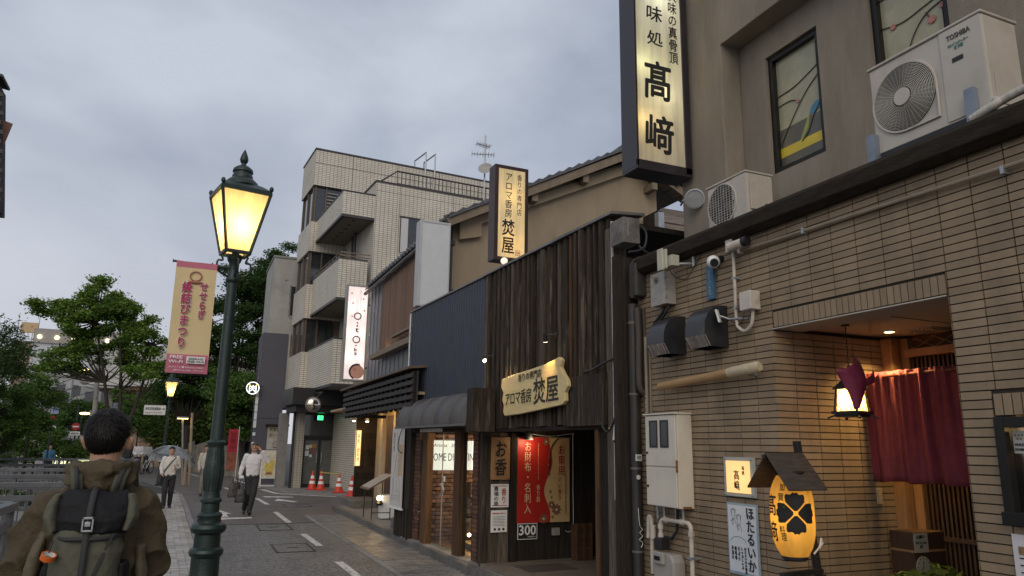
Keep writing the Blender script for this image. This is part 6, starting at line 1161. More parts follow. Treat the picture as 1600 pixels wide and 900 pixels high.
DS = thing('direction_sign', 'white direction sign with Japanese text and arrow below the distant street lamp', 'sign', (-1.80, 32.9, 2.72)); box('board', m_white, DS, 0, .80, 0, .03, 0, .40, bevel=.01); txt('長町武家屋敷跡', DS, 'C', (.34, -.004, .25), .56, .12, m_ink, weight=.01); txt('→', DS, 'C', (.70, -.004, .25), .12, .10, m_ink, weight=.03); txt('Nagamachi Samurai District', DS, 'C', (.38, -.004, .09), .62, .06, m_ink)
for q in ((0, .8, .0, .02), (0, .8, .38, .40), (0, .015, 0, .4), (.785, .8, 0, .4)): box('border', m_greyb, DS, q[0], q[1], -.003, -.0005, q[2], q[3])
box('arm', m_pole, DS, .8, .9, .0, .03, .1, .14)
ML = thing('slim_street_light', 'slim grey pole light with a flat glowing head beyond the umbrella', 'street light', (-.20, 33, 0)); MB().tube([(.1, 0, 0), (-.14, 0, 2.62)], .035, 8).build('pole', m_greyb, ML, smooth=40); box('head', m_greyb, ML, -.36, .08, -.12, .12, 2.62, 2.68, bevel=.01); box('lit_lens', EM('sodium_lens', (1, .66, .2), 7), ML, -.34, .06, -.10, .10, 2.60, 2.618)
BP = thing('bare_post', 'plain pale wooden post standing right of the slim pole light', 'post', (.15, 33, 0)); MB().tube([(0, 0, 0), (-.16, 0, 2.85)], .05, 8).build('post', M('pale_post', (.35, .27, .19), .7, .2), BP); MB().tube([(-.18, -.1, 0), (-.22, -.1, 1.4)], .06, 8).build('stake', MATS['pale_post'], BP)
# ================================================================== CANAL RAILINGS AND BRIDGES (left)
m_rail = M('grey_blue_rail', (.085, .09, .10), .45, .2, scale=4, bump=.15, dirt=(.13, .135, .145), dscale=3)
def railing(p, q, label, h=1.0, pick=True, z0=0., kind='railing'):
    p = Vector(p); q = Vector(q); L_ = (q-p).length; d = (q-p)/L_; t = thing('canal_railing', label, 'railing', (p.x, p.y, z0), 0, group='grey railings along the canal and its bridges'); o = lambda s, z: (d.x*s, d.y*s, z)
    MB().bar(o(0, h), o(L_, h), .12, .08).build('top_rail', m_rail, t, bevel=.008); MB().bar(o(0, h-.20), o(L_, h-.20), .06, .09).build('middle_rail', m_rail, t, bevel=.006); MB().bar(o(0, .15), o(L_, .15), .05, .07).build('bottom_rail', m_rail, t)
    n = max(1, round(L_/1.3))
    for i in range(n+1): s = min(L_-.04, max(.04, L_*i/n)); MB().bar(o(s, 0), o(s, h-.03), .09, .07).build('post', m_rail, t, bevel=.006)
    if pick:
        k = int(L_/.14)
        for i in range(k): s = .07+i*.14; MB().bar(o(s, .18), o(s, h-.23), .03, .02).build('picket', m_rail, t)
    return t
for y0, y1 in ((9.7, 13.85), (17.0, 20.6), (31.5, 35)): box('footbridge_deck', m_conc, None, -5.3, -1.752, y0-.1, y1+.1, -.25, .085, kind='structure')
railing((-5.4, 9.7), (-1.7, 9.7), 'nearest cross railing of the first canal footbridge'); railing((-5.4, 13.85), (-1.7, 13.85), 'far railing of the first canal footbridge')
railing((-5.6, 17.0), (-1.7, 17.0), 'near railing of the second canal footbridge'); railing((-6.5, 20.6), (-1.7, 20.6), 'far railing of the second canal footbridge')
railing((-1.68, 2.6), (-1.68, 9.6), 'canal side railing nearest the backpack man, running along the pavement'); railing((-1.68, 13.95), (-1.68, 16.9), 'short canal side railing between the two footbridges'); railing((-1.68, 20.7), (-1.68, 31), 'long far canal side railing beyond the second footbridge')
railing((-12, 31.5), (-1.7, 31.5), 'farthest cross railing of the canal in front of the hedge')
# pale lit strip below, and pot plants by the railing
# ================================================================== TREES AND HEDGES
nrg = np.random.default_rng(11)
def leafmat(nm, a, b_):
    if nm in MATS: return MATS[nm]
    m = bpy.data.materials.new(nm); m.use_nodes = True; t = m.node_tree; t.nodes.clear(); n = t.nodes.new; l = t.links.new
    o = n('ShaderNodeOutputMaterial'); g = n('ShaderNodeNewGeometry'); r = n('ShaderNodeValToRGB'); r.color_ramp.elements[0].color = (*a, 1); r.color_ramp.elements[1].color = (*b_, 1); l(g.outputs['Random Per Island'], r.inputs[0])
    d = n('ShaderNodeBsdfDiffuse'); tr = n('ShaderNodeBsdfTranslucent'); x = n('ShaderNodeMixShader'); x.inputs[0].default_value = .35; l(r.outputs[0], d.inputs[0]); l(r.outputs[0], tr.inputs[0]); l(d.outputs[0], x.inputs[1]); l(tr.outputs[0], x.inputs[2]); l(x.outputs[0], o.inputs[0]); MATS[nm] = m; return m
lf_maple = leafmat('maple_leaf', (.055, .115, .022), (.21, .33, .07)); lf_dark = leafmat('dark_leaf', (0.026, 0.058, 0.020), (0.080, 0.138, 0.043)); lf_ivy = leafmat('ivy_leaf', (0.043, 0.080, 0.022), (0.145, 0.189, 0.058)); lf_weep = leafmat('weeping_leaf', (0.032, 0.065, 0.026), (0.102, 0.152, 0.058)); lf_mid = leafmat('mid_leaf', (0.043, 0.094, 0.022), (0.145, 0.232, 0.065))
def leaves(centers, rad, n, size, flat=.5, droop=0., aspect=.5):
    """one mesh of many small leaf faces spread round clump centres"""
    c = np.asarray(centers, float); k = nrg.integers(0, len(c), n); r = np.asarray(rad)[k][:, None] if np.ndim(rad) else rad
    off = nrg.normal(0, .45, (n, 3))*np.array([1, 1, flat]); p = c[k]+off*r
    if droop: p[:, 2] -= np.abs(nrg.normal(0, droop, n))
    u = nrg.normal(0, 1, (n, 3)); u[:, 2] = u[:, 2]*.4-(droop*2.5 if droop else 0); u /= np.linalg.norm(u, axis=1)[:, None]; w = nrg.normal(0, 1, (n, 3)); w = np.cross(u, w); w /= np.linalg.norm(w, axis=1)[:, None]
    s = size*nrg.uniform(.6, 1.3, (n, 1)); a = p-u*s*.5; b = p+w*s*aspect*.5; cc = p+u*s*.5; d = p-w*s*aspect*.5
    v = np.stack([a, b, cc, d], 1).reshape(-1, 3); me = bpy.data.meshes.new('foliage'); me.vertices.add(n*4); me.vertices.foreach_set('co', v.ravel()); me.loops.add(n*4); me.loops.foreach_set('vertex_index', np.arange(n*4, dtype=np.int32)); me.polygons.add(n); me.polygons.foreach_set('loop_start', np.arange(0, n*4, 4, dtype=np.int32)); me.polygons.foreach_set('loop_total', np.full(n, 4, dtype=np.int32)); me.update(calc_edges=True); return me
m_trunk = M('dark_bark', (.035, .028, .022), .9, .4, scale=20, stretch=(3, 3, .6), bump=.5)
def tree(label, base, stems, clumps, rad, n, size, mat, r0=.12, flat=.5, droop=0., limbs=True, cat='tree', nm='tree', aspect=.5, group=None, crown_name='crown'):
    t = thing(nm, label, cat, base, 0, group); B = Vector(base)
    cl = [Vector(c)-B for c in clumps]
    if stems:
        tk = MB()
        for st in stems:
            pts = curvepts([Vector(p)-B for p in st], 4); m_ = len(pts); tk.tube(pts, [r0*(1-.75*i/(m_-1)) for i in range(m_)], 8)
        tk.build('trunk', m_trunk, t, smooth=60)
        if limbs:
            lb = MB(); tips = [Vector(p)-B for st in stems for p in st[1:]]
            for c in cl:
                s_ = min(tips, key=lambda q: (q-c).length+max(0, q.z-c.z)*2); mid = (s_+c)/2+Vector((nrg.normal(0, .1), nrg.normal(0, .1), -.08*(c-s_).length)); L_ = curvepts([s_, mid, c], 4); k = len(L_); lb.tube(L_, [r0*.30*(1-.8*i/(k-1))+.004 for i in range(k)], 5, caps=False)
            lb.build('branches', m_trunk, t, smooth=60)
    me = leaves([tuple(c) for c in cl], rad, n, size, flat, droop, aspect); me.materials.append(mat); o = bpy.data.objects.new(crown_name, me); COL.objects.link(o); o.parent = t; return t
def blob(c, r, n, seed, shell=.35, zflat=1.):
    g_ = np.random.default_rng(seed); out = []
    for _ in range(n):
        d = g_.normal(0, 1, 3); d /= np.linalg.norm(d); q = g_.uniform(shell, 1)**.6; out.append((c[0]+d[0]*q*r[0], c[1]+d[1]*q*r[1], c[2]+d[2]*q*r[2]))
    return out
# layered maple in mid left
mp_cl = [(-4.45, 25, 5.55), (-4.1, 24.6, 5.75), (-3.7, 25.3, 5.95), (-3.3, 25, 6.15), (-2.9, 24.5, 6.35), (-2.5, 25.4, 6.3), (-2.1, 25, 6.05), (-1.75, 24.7, 5.75), (-1.4, 25.2, 5.45), (-1.15, 25, 5.05), (-3.9, 25.2, 5.35), (-3.4, 24.6, 5.5), (-3.0, 25.3, 5.7), (-2.4, 24.8, 5.7), (-1.9, 25.2, 5.35), (-3.6, 24.8, 4.95), (-3.1, 25.2, 5.05), (-2.6, 25, 5.15), (-1.6, 24.8, 4.9), (-1.25, 25.1, 4.5), (-3.75, 25.1, 4.45), (-3.35, 24.8, 4.5), (-1.7, 25.2, 4.35), (-2.2, 25.6, 4.8), (-3.95, 24.7, 4.05), (-3.5, 25.2, 3.95), (-1.35, 24.7, 4.0), (-2.9, 25.6, 4.5), (-1.0, 25.3, 4.1)]
mp_cl = [(-2.75+(x+2.75)*.86, y, z-.12) for x, y, z in mp_cl]
tree('layered maple tree with slim dark stems, standing left of the festival banner', (-2.1, 25, .05), [[(-2.1, 25, 0), (-2.15, 25, 1.5), (-2.5, 25, 3.4), (-2.95, 25, 5.2)], [(-2.1, 25, 0), (-2.0, 25, 1.5), (-2.05, 25, 3.2), (-2.3, 25, 5.2)], [(-2.1, 25, 0), (-1.9, 25, 1.5), (-1.55, 25, 3.0), (-1.3, 25, 4.6)]], mp_cl+[(x+nrg.uniform(-.3, .3), y+nrg.uniform(-.5, .5), z+nrg.uniform(-.28, .22)) for x, y, z in mp_cl for _ in range(3)], .29, 33000, .10, lf_maple, r0=.09, flat=.45, droop=.06)
wc_ = blob((-6.35, 28, 4.25), (1.45, 1.2, 1.35), 46, 3); tree('dark weeping tree at the left edge above the railings', (-6.6, 28, 0), [[(-6.6, 28, 0), (-6.5, 28, 2.2), (-6.35, 28, 4.4)]], wc_, .42, 16000, .13, lf_weep, r0=.14, flat=.8, droop=.22, aspect=.28)
gb_ = blob((-6.2, 30, 2.4), (1.5, 1.0, 1.2), 40, 5); tree('bushy fresh green tree under the dark weeping tree', (-6.0, 30, 0), [[(-6.0, 30, 0), (-6.1, 30, 1.2), (-6.2, 30, 2.6)]], gb_, .42, 15000, .11, lf_mid, r0=.09)
sets = [('tall dark tree behind the street lamp, directly right of its pole', (1.7, 46, 0), (2.2, 46, 8.3), (2.6, 1.8, 4.6), 110, 42000, lf_dark), ('tallest dark tree rising beside the tiled apartment block', (4.2, 48, 0), (4.4, 48, 10.6), (2.4, 2, 4.3), 80, 32000, lf_dark), ('dark spreading tree between the festival banner and the lamp pole', (-.1, 48, 0), (-.4, 48, 5.2), (2.3, 1.6, 1.5), 60, 19000, lf_dark), ('lighter green roadside tree beneath the round lit sign', (2.6, 40, 0), (2.2, 40, 3.9), (1.5, 1.2, 1.9), 60, 20000, lf_mid)]
for i, (lab, b0, c0, r_, nc, nl, m_) in enumerate(sets): tree(lab, b0, [[b0, (b0[0]*.5+c0[0]*.5, b0[1], c0[2]*.5), (c0[0], c0[1], c0[2]+r_[2]*.3)]], blob(c0, r_, nc, 20+i), .62, nl, .17, m_, r0=.18)
# hedges and bushes on the left bank
for i, (lab, c0, r_, m_, nl) in enumerate([('long low dark hedge behind the farthest railing', (-8.3, 34, .9), (2.6, .8, .65), lf_dark, 12000), ('rounded green bush above the hedge left of the no entry sign', (-6.1, 38, 1.9), (1.1, .9, 1.2), lf_mid, 9000), ('dark green bush between the two no entry signs', (-5.1, 40, 1.9), (1.0, .8, 1.5), lf_dark, 9000), ('small mound shaped green bush behind the railing', (-3.6, 33.2, 1.15), (.65, .5, .5), lf_mid, 6000), ('tall green tree mass behind the signs on the left bank', (-4.3, 46, 3.0), (2.0, 1.2, 1.6), lf_mid, 14000), ('broad tree mass hiding the far white office behind the left railings', (-7.4, 44, 3.4), (1.9, 1.2, 2.0), lf_dark, 16000), ('leafy mid green tree right of the maple trunk under the festival banner', (-2.9, 50, 3.3), (1.3, 1.0, 1.5), lf_mid, 9000), ('round topped green tree between the maple and the dark weeping tree', (-5.6, 33, 3.0), (.9, .8, 1.1), lf_mid, 8000)]):
    tree(lab, (c0[0], c0[1], 0), [[(c0[0], c0[1], 0), (c0[0], c0[1], c0[2])]], blob(c0, r_, 30, 40+i), .42, nl, .12, m_, r0=.06, limbs=False, cat='bush', nm='bush')
tree('small leafy plants growing on the canal bank behind the second footbridge railing', (-4.2, 21.6, 0), None, [(-4.8+i*.28, 21.6+.2*math.sin(i*3), .35+.15*math.sin(i*7)) for i in range(10)], .22, 2500, .07, lf_mid, cat='plant', nm='bank_plants', crown_name='leaves')
tree('low leafy plant at the foot of the restaurant entrance wall', (4.55, 3.85, 0), None, [(4.30+i*.085, 3.80-.06*math.sin(i*2), .80+.05*math.sin(i*5)) for i in range(10)], .11, 420, .13, leafmat('plant_leaf', (0.072, 0.116, 0.029), (0.203, 0.261, 0.072)), cat='plant', nm='potted_plant', aspect=.35, crown_name='leaves'); MB().lathe([(.16, 0), (.2, .5), (.19, .55)], 16).build('pot', m_drk, bpy.data.objects['potted_plant'])
# ================================================================== STONE WALL WITH IVY, OVERPASS, FAR BUILDINGS
SWl = thing('low_stone_wall', 'curved low grey stone wall behind the red banner', 'wall', (0, 0, 0)); e = MB(); P = [(-.4, 52), (.3, 48), (1.0, 45), (1.7, 42), (2.6, 40.5)]
for (x0, y0), (x1, y1) in zip(P[:-1], P[1:]): e.add([(x0, y0, -.02), (x1, y1, -.02), (x1, y1, 1.75), (x0, y0, 1.5), (x0+.3, y0+.2, -.02), (x1+.3, y1+.2, -.02), (x1+.3, y1+.2, 1.75), (x0+.3, y0+.2, 1.5)], [(0, 1, 2, 3), (4, 7, 6, 5), (3, 2, 6, 7)])
e.build('wall_face', M('stained_stone', (.22, .20, .165), .85, .3, scale=3, bump=.4, dirt=(.11, .10, .08), dscale=1), SWl)
IV = thing('ivy_covered_wall', 'tall retaining wall covered with green ivy beyond the umbrella', 'wall', (-1.0, 56, 0)); box('retaining_wall', M('tan_wall', (.27, .21, .15), .85, .2), IV, -2.6, 3.4, 0, .6, 0, 4.9)
cl = [(x_, -.12, z_) for x_ in np.arange(-2.2, 3.4, .3) for z_ in np.arange(.8+0, 5.0, .3) if z_ > 2.6-1.1*(x_+2.2)]
me = leaves(cl, .4, 26000, .15, 1.0, .05, .8); me.materials.append(lf_ivy); o = bpy.data.objects.new('ivy', me); COL.objects.link(o); o.parent = IV; o['kind'] = 'stuff'
OV = thing('overpass_building', 'large white tiled building across the street end with orange lit underside', 'building', (-7, 60, 0)); big = BRK('large_white_panel', (.50, .50, .49), (.46, .46, .45), (.25, .25, .25), 1.1, .55, .02, plane='both'); box('upper_wall', big, OV, 0, 14, 0, 10, 5.6, 8.6); box('underside', M('tan_soffit', (.32, .24, .16), .8, .1), OV, .5, 14, .5, 10, 5.4, 5.59); box('back_wall', M('dark_back', (.05, .045, .04), .8, .3), OV, 1, 14, 6, 6.3, 0, 5.39)
for x_ in (1.0, 3.3, 6.2, 9): box('column', m_conc, OV, x_, x_+.5, 1.5, 2.0, 0, 5.39)
for x_ in (3.9, 4.6, 5.3, 6.9, 8.2): box('ceiling_lamp', EM('amber_lamp', (1, .62, .2), 7), OV, x_, x_+.4, 1.2, 1.5, 5.33, 5.385)
for x_ in (4.5, 8): point('underpass_light', (x_-7, 61.2, 4.9), 60, WARM, .2)
for k in range(12): box('shutter_slat', M('blue_shutter', (.12, .17, .22), .5, .1), OV, 1.6, 2.9, 1.0, 1.05, 1.2+k*.27, 1.2+k*.27+.24)
SHp = thing('lit_shop_front', 'far shop front glowing pale blue under the overpass', 'shop', (-5.4, 57, 0)); box('wall', M('blue_grey_shop', (.10, .13, .16), .7, .2), SHp, 0, 1.5, 0, 2, 0, 3.9); box('lit_window', EM('blue_window', (.45, .6, .7), .5), SHp, .7, 1.3, -.03, -.0, 2.0, 2.7)
OF = thing('far_office_building', 'distant white office building with four round lights along its roof band', 'building', (-21.5, 120, 0)); box('wall', M('far_white', (.50, .53, .57), .7, .06), OF, 0, 11, 0, 10, 0, 15.0); box('roof_band', M('far_beige_band', (.28, .26, .25), .7, .1), OF, 0, 11.5, -.3, 10, 15.0, 17.0)
for k in range(5): o = MB().ball((.8+k*2.1, -.5, 15.8), .30).build('round_lamp', EM('far_lamp', (1, .9, .5), 2.2), OF, smooth=60)
for k in range(5): box('window_band', m_gl, OF, .8 if k else 3.8, 10.6 if k else 8.0, -.05, .0, 13.2-k*2.3, 13.2-k*2.3+(.35 if k else 1.0))
for lab, x0, x1, y0, h_, col in (('distant beige tower block at the far left under a tan rooftop billboard', -24.5, -21.6, 125, 15.5, (.33, .26, .20)), ('low pale building with flat roof below the distant white office', -15.3, -10.2, 90, 8.2, (.34, .34, .35)), ('grey sloped roof building left of the maple tree trunk', -9.9, -6.6, 80, 7.0, (.26, .27, .28)), ('small white building with dark arched doorway on the left bank', -12.6, -9.4, 62, 5.2, (.30, .31, .31)), ('tall grey building rising behind the maple tree', -14.0, -8.6, 130, 16, (.36, .38, .42)), ('brick coloured block behind the maple crown', -10.4, -8.0, 100, 12.4, (.30, .20, .16))):
    t = thing('distant_building', lab, 'building', ((x0+x1)/2, y0, 0), 0, 'distant buildings on the left'); w_ = (x1-x0)/2; box('wall', M('far_wall_%d' % int(h_*10), col, .8, .12, scale=.6, bump=0), t, -w_, w_, 0, 8, 0, h_); box('roof_edge', m_conc, t, -w_-.15, w_+.15, -.15, 8, h_+.002, h_+.22)
    nz = int(h_/2.9); nx = max(2, int(w_*2/1.6))
    for j in range(nz):
        for i in range(nx): box('window', m_gl, t, -w_+.4+i*(2*w_-.6)/nx, -w_+.4+i*(2*w_-.6)/nx+.8, -.04, .0, h_-1.9-j*2.9, h_-.8-j*2.9)
    if 'arched' in lab: MB().tube([(-.6+.7*math.cos(R(a)), -.06, 3.0+.8*math.sin(R(a))) for a in range(0, 181, 15)], .1, 5).build('arch_moulding', m_conc, t); box('arched_doorway', m_black, t, -1.2, 0, -.07, -.041, 0, 3.4)
    if 'billboard' in lab: box('billboard', M('tan_billboard', (.50, .36, .20), .7, .1), t, -.9, 1.2, -1, -.8, 16.8, 18.3); [MB().tube([(x_, -.9, 15.5), (x_, -.9, 19.6 if abs(x_) > 1 else 16.9)], .05, 5).build('billboard_post', m_greyb, t) for x_ in (-1.3, -.4, .6, 1.25)]
UP = thing('utility_pole', 'concrete utility pole with crossarms and wires left of the maple trunk', 'pole', (-3.9, 38, 0)); MB().tube([(0, 0, 0), (-.25, 0, 5.2)], [.13, .09], 10).build('pole', m_conc, UP, smooth=50)
for z_ in (4.1, 4.6, 5.0): MB().bar((-.9, 0, z_), (.5, 0, z_-.03), .06, .06).build('crossarm', m_steel, UP)
for k, (z_, dx) in enumerate(((4.1, -.8), (4.15, .4), (4.65, -.7), (4.6, .3), (5.05, -.5))): MB().tube(curvepts([(dx, 0, z_), (dx-3.2, 10, z_-.15), (dx-7, 22, z_+.5)]), .018, 4).tube(curvepts([(dx, 0, z_), (dx+2.0, 9, z_-.25), (dx+3.5, 20, z_+.2)]), .018, 4).build('wire', m_cable, UP)
def rsign(lab, x, y, zb): 
    t = thing('no_entry_sign', lab, 'road sign', (x, y, 0), 0, 'red no entry signs on the left bank'); MB().tube([(0, .05, 0), (0, .05, zb+.9)], .035, 8).build('pole', m_pole, t); MB().tube([(0, 0, zb), (0, -.02, zb)], .155, 20).build('red_disc', mr_, t); box('white_bar', m_white, t, -.11, .11, -.03, -.022, zb-.03, zb+.03); box('text_plate', m_white, t, -.18, .18, -.02, 0, zb-.36, zb-.20); txt('自転車を除く', t, 'C', (0, -.025, zb-.28), .3, .08, m_ink); return t
a_ = rsign('left no entry sign with a blue and white plate above it', -5.35, 36, 2.52); box('blue_plate', M('sign_blue', (.30, .36, .50), .5, .1), a_, -.08, .20, -.02, 0, 2.76, 3.10); txt('P', a_, 'C', (.06, -.025, 2.93), .12, .2, M('sign_blue_dark', (.02, .05, .25), .5, 0, bump=0))
rsign('right no entry sign beside the orange glowing street light', -4.45, 36, 2.25)
OLt = thing('orange_street_light', 'far orange glowing street light above the right no entry sign', 'street light', (-4.35, 36.5, 0)); MB().tube([(0, 0, 0), (0, 0, 2.75), (.1, 0, 2.85)], .03, 8).build('pole', m_pole, OLt); MB().ball((.1, 0, 2.82), (.20, .1, .05), 12, 6).build('lamp_head', EM('sodium_lens', (1, .66, .2), 7), OLt, smooth=60)
OL2 = thing('orange_street_light', 'orange glowing street light high before the pale flat roofed building', 'street light', (-6.0, 45, 0)); MB().tube([(0, 0, 0), (0, 0, 5.3), (.35, 0, 5.4)], .045, 8).build('pole', m_steel, OL2); MB().ball((.45, 0, 5.38), (.3, .14, .07), 12, 6).build('lamp_head', EM('sodium_lens', (1, .66, .2), 7), OL2, smooth=60)
MN = thing('lit_menu_board', 'yellow green lit menu board standing beside the head of the backpack man', 'board', (-2.28, 20.9, .09)); box('board', EM('menu_glow', (.62, .72, .22), .55), MN, -.17, .17, 0, .06, .72, 1.12); box('frame', m_white, MN, -.19, .19, .061, .08, .5, 1.14); MB().tube([(0, .05, 0), (0, .05, .6)], .03, 6).build('stand', m_black, MN)
for k in range(4): box('menu_line', m_ink, MN, -.13, .13-.04*(k % 2), -.004, -.001, 1.05-k*.08, 1.062-k*.08)
LW = thing('lit_vending_window', 'small bright yellowish lit shop window beyond the left railings', 'window', (-5.65, 42, .55)); box('glow', EM('yellow_window_glow', (.95, .95, .6), .9), LW, -.42, .42, 0, .1, 0, 1.0)
for x_ in (-.14, .14): box('mullion', m_black, LW, x_-.02, x_+.02, -.02, -.001, 0, 1.0)
box('mullion', m_black, LW, -.42, .42, -.02, -.001, .48, .52); box('frame', m_black, LW, -.48, .48, .11, .3, -.55, 1.05)
# dark sign box at the extreme left edge
HS = thing('hanging_signboard', 'dark tall signboard with a brown panel cropped by the upper left edge', 'sign', (-3.38, 10, 0)); MB().tube([(.0, .15, 0), (0, .15, 6.2)], .06, 8).build('post', m_black, HS)
MB().prism([(-.2, 4.33), (1.05, 4.33), (.845, 5.92), (-.2, 5.92)], 'y', 0, .3).build('case', M('dark_brown_case', (.02, .016, .014), .8, .4, scale=20, bump=.5), HS, bevel=.01); MB().bar((-.2, 0, 6.12), (.9, 0, 5.96), .4, .03).build('cap', m_black, HS); MB().add([(.88, .1, 5.52), (1.0, .14, 5.50), (.90, .14, 4.95), (.88, .1, 4.9), (.88, .12, 5.52), (1.0, .16, 5.50), (.90, .16, 4.95), (.88, .12, 4.9)], [(0, 1, 2, 3), (4, 7, 6, 5), (0, 4, 5, 1), (1, 5, 6, 2), (2, 6, 7, 3), (3, 7, 4, 0)]).build('brown_panel', M('brown_sign_panel', (.20, .10, .06), .7, .2), HS)
for k in range(12): box('carved_edge', m_black, HS, .80, 1.045-k*.0155+.02*(k % 2), -.02, -.001, 4.45+k*.12, 4.5+k*.12)
box('lower_bracket', m_black, HS, .6, 1.07, .1, .14, 4.30, 4.345)
# ================================================================== PEOPLE
def fused(mb, name, mat, parent, voxel=.012, smooth=4, disp=0., dscale=.1, label=None, dfn=None, ridge=0.):
    me = mb.mesh(name); me.materials.append(mat); o = bpy.data.objects.new(name, me); COL.objects.link(o)
    r = o.modifiers.new('r', 'REMESH'); r.mode = 'VOXEL'; r.voxel_size = voxel; r.use_smooth_shade = True
    if smooth: s = o.modifiers.new('s', 'SMOOTH'); s.iterations = smooth; s.factor = .5
    if disp:
        tx = bpy.data.textures.new('folds', 'CLOUDS'); tx.noise_scale = dscale; tx.noise_depth = 2; d = o.modifiers.new('d', 'DISPLACE'); d.texture = tx; d.strength = disp; d.mid_level = .5; d.texture_coords = 'LOCAL'
    if ridge:
        tx = bpy.data.textures.new('creases', 'MUSGRAVE'); tx.musgrave_type = 'RIDGED_MULTIFRACTAL'; tx.noise_scale = dscale*2.2; tx.octaves = 2; d = o.modifiers.new('c', 'DISPLACE'); d.texture = tx; d.strength = ridge; d.mid_level = .8; d.texture_coords = 'LOCAL'
    dg = bpy.context.evaluated_depsgraph_get(); ev = o.evaluated_get(dg); m2 = bpy.data.meshes.new_from_object(ev, depsgraph=dg); m2.name = name
    bpy.data.objects.remove(o); m2.materials.clear(); m2.materials.append(mat)
    if dfn: 
        for v in m2.vertices: v.co = dfn(v.co)
    m2.polygons.foreach_set('use_smooth', [True]*len(m2.polygons)); o = bpy.data.objects.new(name, m2); COL.objects.link(o); o.parent = parent
    if label: o['label'] = label
    return o
def cap(mb, pts, r, n=10):      # limb with rounded ends
    rr = r if isinstance(r, (list, tuple)) else [r]*len(pts); mb.tube(pts, list(rr), n); mb.ball(pts[0], rr[0], n, 6); mb.ball(pts[-1], rr[-1], n, 6); return mb
def loft(mb, rings, n=20):      # rings: (cx, cy, z, rx, ry)
    vs = []; fs = []; k = len(rings)
    for cx, cy, z, rx, ry in rings:
        for j in range(n): t = 2*math.pi*j/n; c_, s_ = math.cos(t), math.sin(t); e = .85; vs.append((cx+rx*math.copysign(abs(c_)**e, c_), cy+ry*math.copysign(abs(s_)**e, s_), z))
    for i in range(k-1):
        for j in range(n): fs.append((i*n+j, i*n+(j+1) % n, (i+1)*n+(j+1) % n, (i+1)*n+j))
    fs += [tuple(range(n-1, -1, -1)), tuple(range((k-1)*n, k*n))]; return mb.add(vs, fs)
m_skin = M('skin', (.42, .24, .16), .55, .08, scale=20, bump=.05); m_hair = M('black_hair', (.008, .006, .005), .55, .3, scale=60, bump=.2, fine=200, spec=.25); m_hair2 = M('greying_hair', (.045, .04, .036), .5, .4, scale=60, bump=.3)
m_shirt = M('white_shirt_cloth', (.62, .60, .62), .8, .06, bump=.15); m_cr = M('cream_shirt_cloth', (.58, .55, .50), .8, .08, bump=.15); m_tr = M('black_trousers', (.018, .018, .02), .8, .2, bump=.15); m_shoe = M('black_shoe', (.02, .018, .018), .4, .2, bump=.05)
def hand(mb, w, d, side, r=.010, curl=.5):      # wrist point, direction of the hand, thumb side
    w = Vector(w); d = Vector(d).normalized(); u = Vector(side).normalized(); nrm = d.cross(u); pc = w+d*.05
    cap(mb, [w, w+d*.045], [.024, .028], 8)
    for i, (of, ln) in enumerate(((-.024, .062), (-.008, .072), (.008, .070), (.024, .055))):
        a = w+d*.075+u*of; b = a+d*ln*.55+nrm*curl*.012; c = b+d*ln*.35*(1-curl)+nrm*ln*.45*curl; cap(mb, [w+d*.04+u*of*.8, a, b, c], [r*1.15, r, r*.9, r*.75], 6)
    t = w+d*.02-u*.022; cap(mb, [t, t+d*.03-u*.028, t+d*.055-u*.032+nrm*.01*curl], [r*1.3, r*1.1, r*.85], 6)
def head(mb, c, yaw=0, tilt=0, s=1.):
    i0 = len(mb.v); mb.ball((0, 0, .01), (.074*s, .092*s, .098*s), 16, 12); mb.ball((0, -.02, -.06), (.056*s, .066*s, .052*s), 12, 8)
    mb.add([(-.013, -.085, -.025), (.013, -.085, -.025), (0, -.110, -.022), (-.006, -.088, .022), (.006, -.088, .022)], [(0, 1, 2), (0, 2, 3), (1, 4, 2), (2, 4, 3)])
    for sx in (-1, 1): mb.ball((sx*.078*s, .01, -.01), (.012, .018, .030), 8, 6)
    mb.ball((0, -.082, -.062), (.024, .012, .009), 8, 5)
    m_ = Matrix.Translation(Vector(c)) @ Matrix.Rotation(yaw, 4, 'Z') @ Matrix.Rotation(tilt, 4, 'X'); mb.xf(m_, i0); return m_
def face(par, m_, glasses=False):
    e = MB()
    for sx in (-1, 1): e.ball((sx*.030, -.083, .010), (.011, .007, .006), 8, 5)
    for sx in (-1, 1): e.bar((sx*.018, -.088, .030), (sx*.046, -.080, .031), .006, .007)
    e.xf(m_); e.build('eyes', m_ink, par); e = MB().ball((0, -.092, -.060), (.022, .006, .004), 8, 5); e.xf(m_); e.build('mouth', M('lip', (.30, .12, .10), .6, .1, bump=0), par)
def hair(par, m_, mat, back=.0, n=16):
    e = MB(); i0 = 0; vs = []; fs = []; e.ball((0, .012, .028), (.084, .098, .098), 18, 12); keep = []
    for f in e.f:
        c = sum((Vector(e.v[i]) for i in f), Vector())/len(f)
        if c.z > .052 or (c.y > .0 and c.z > -.03-back) or (c.y > .045 and c.z > -.07-back): keep.append(f)
    e.f = keep; e.xf(m_); o = e.build('hair', mat, par, smooth=80); s_ = o.modifiers.new('t', 'SOLIDIFY'); s_.thickness = .01; return o
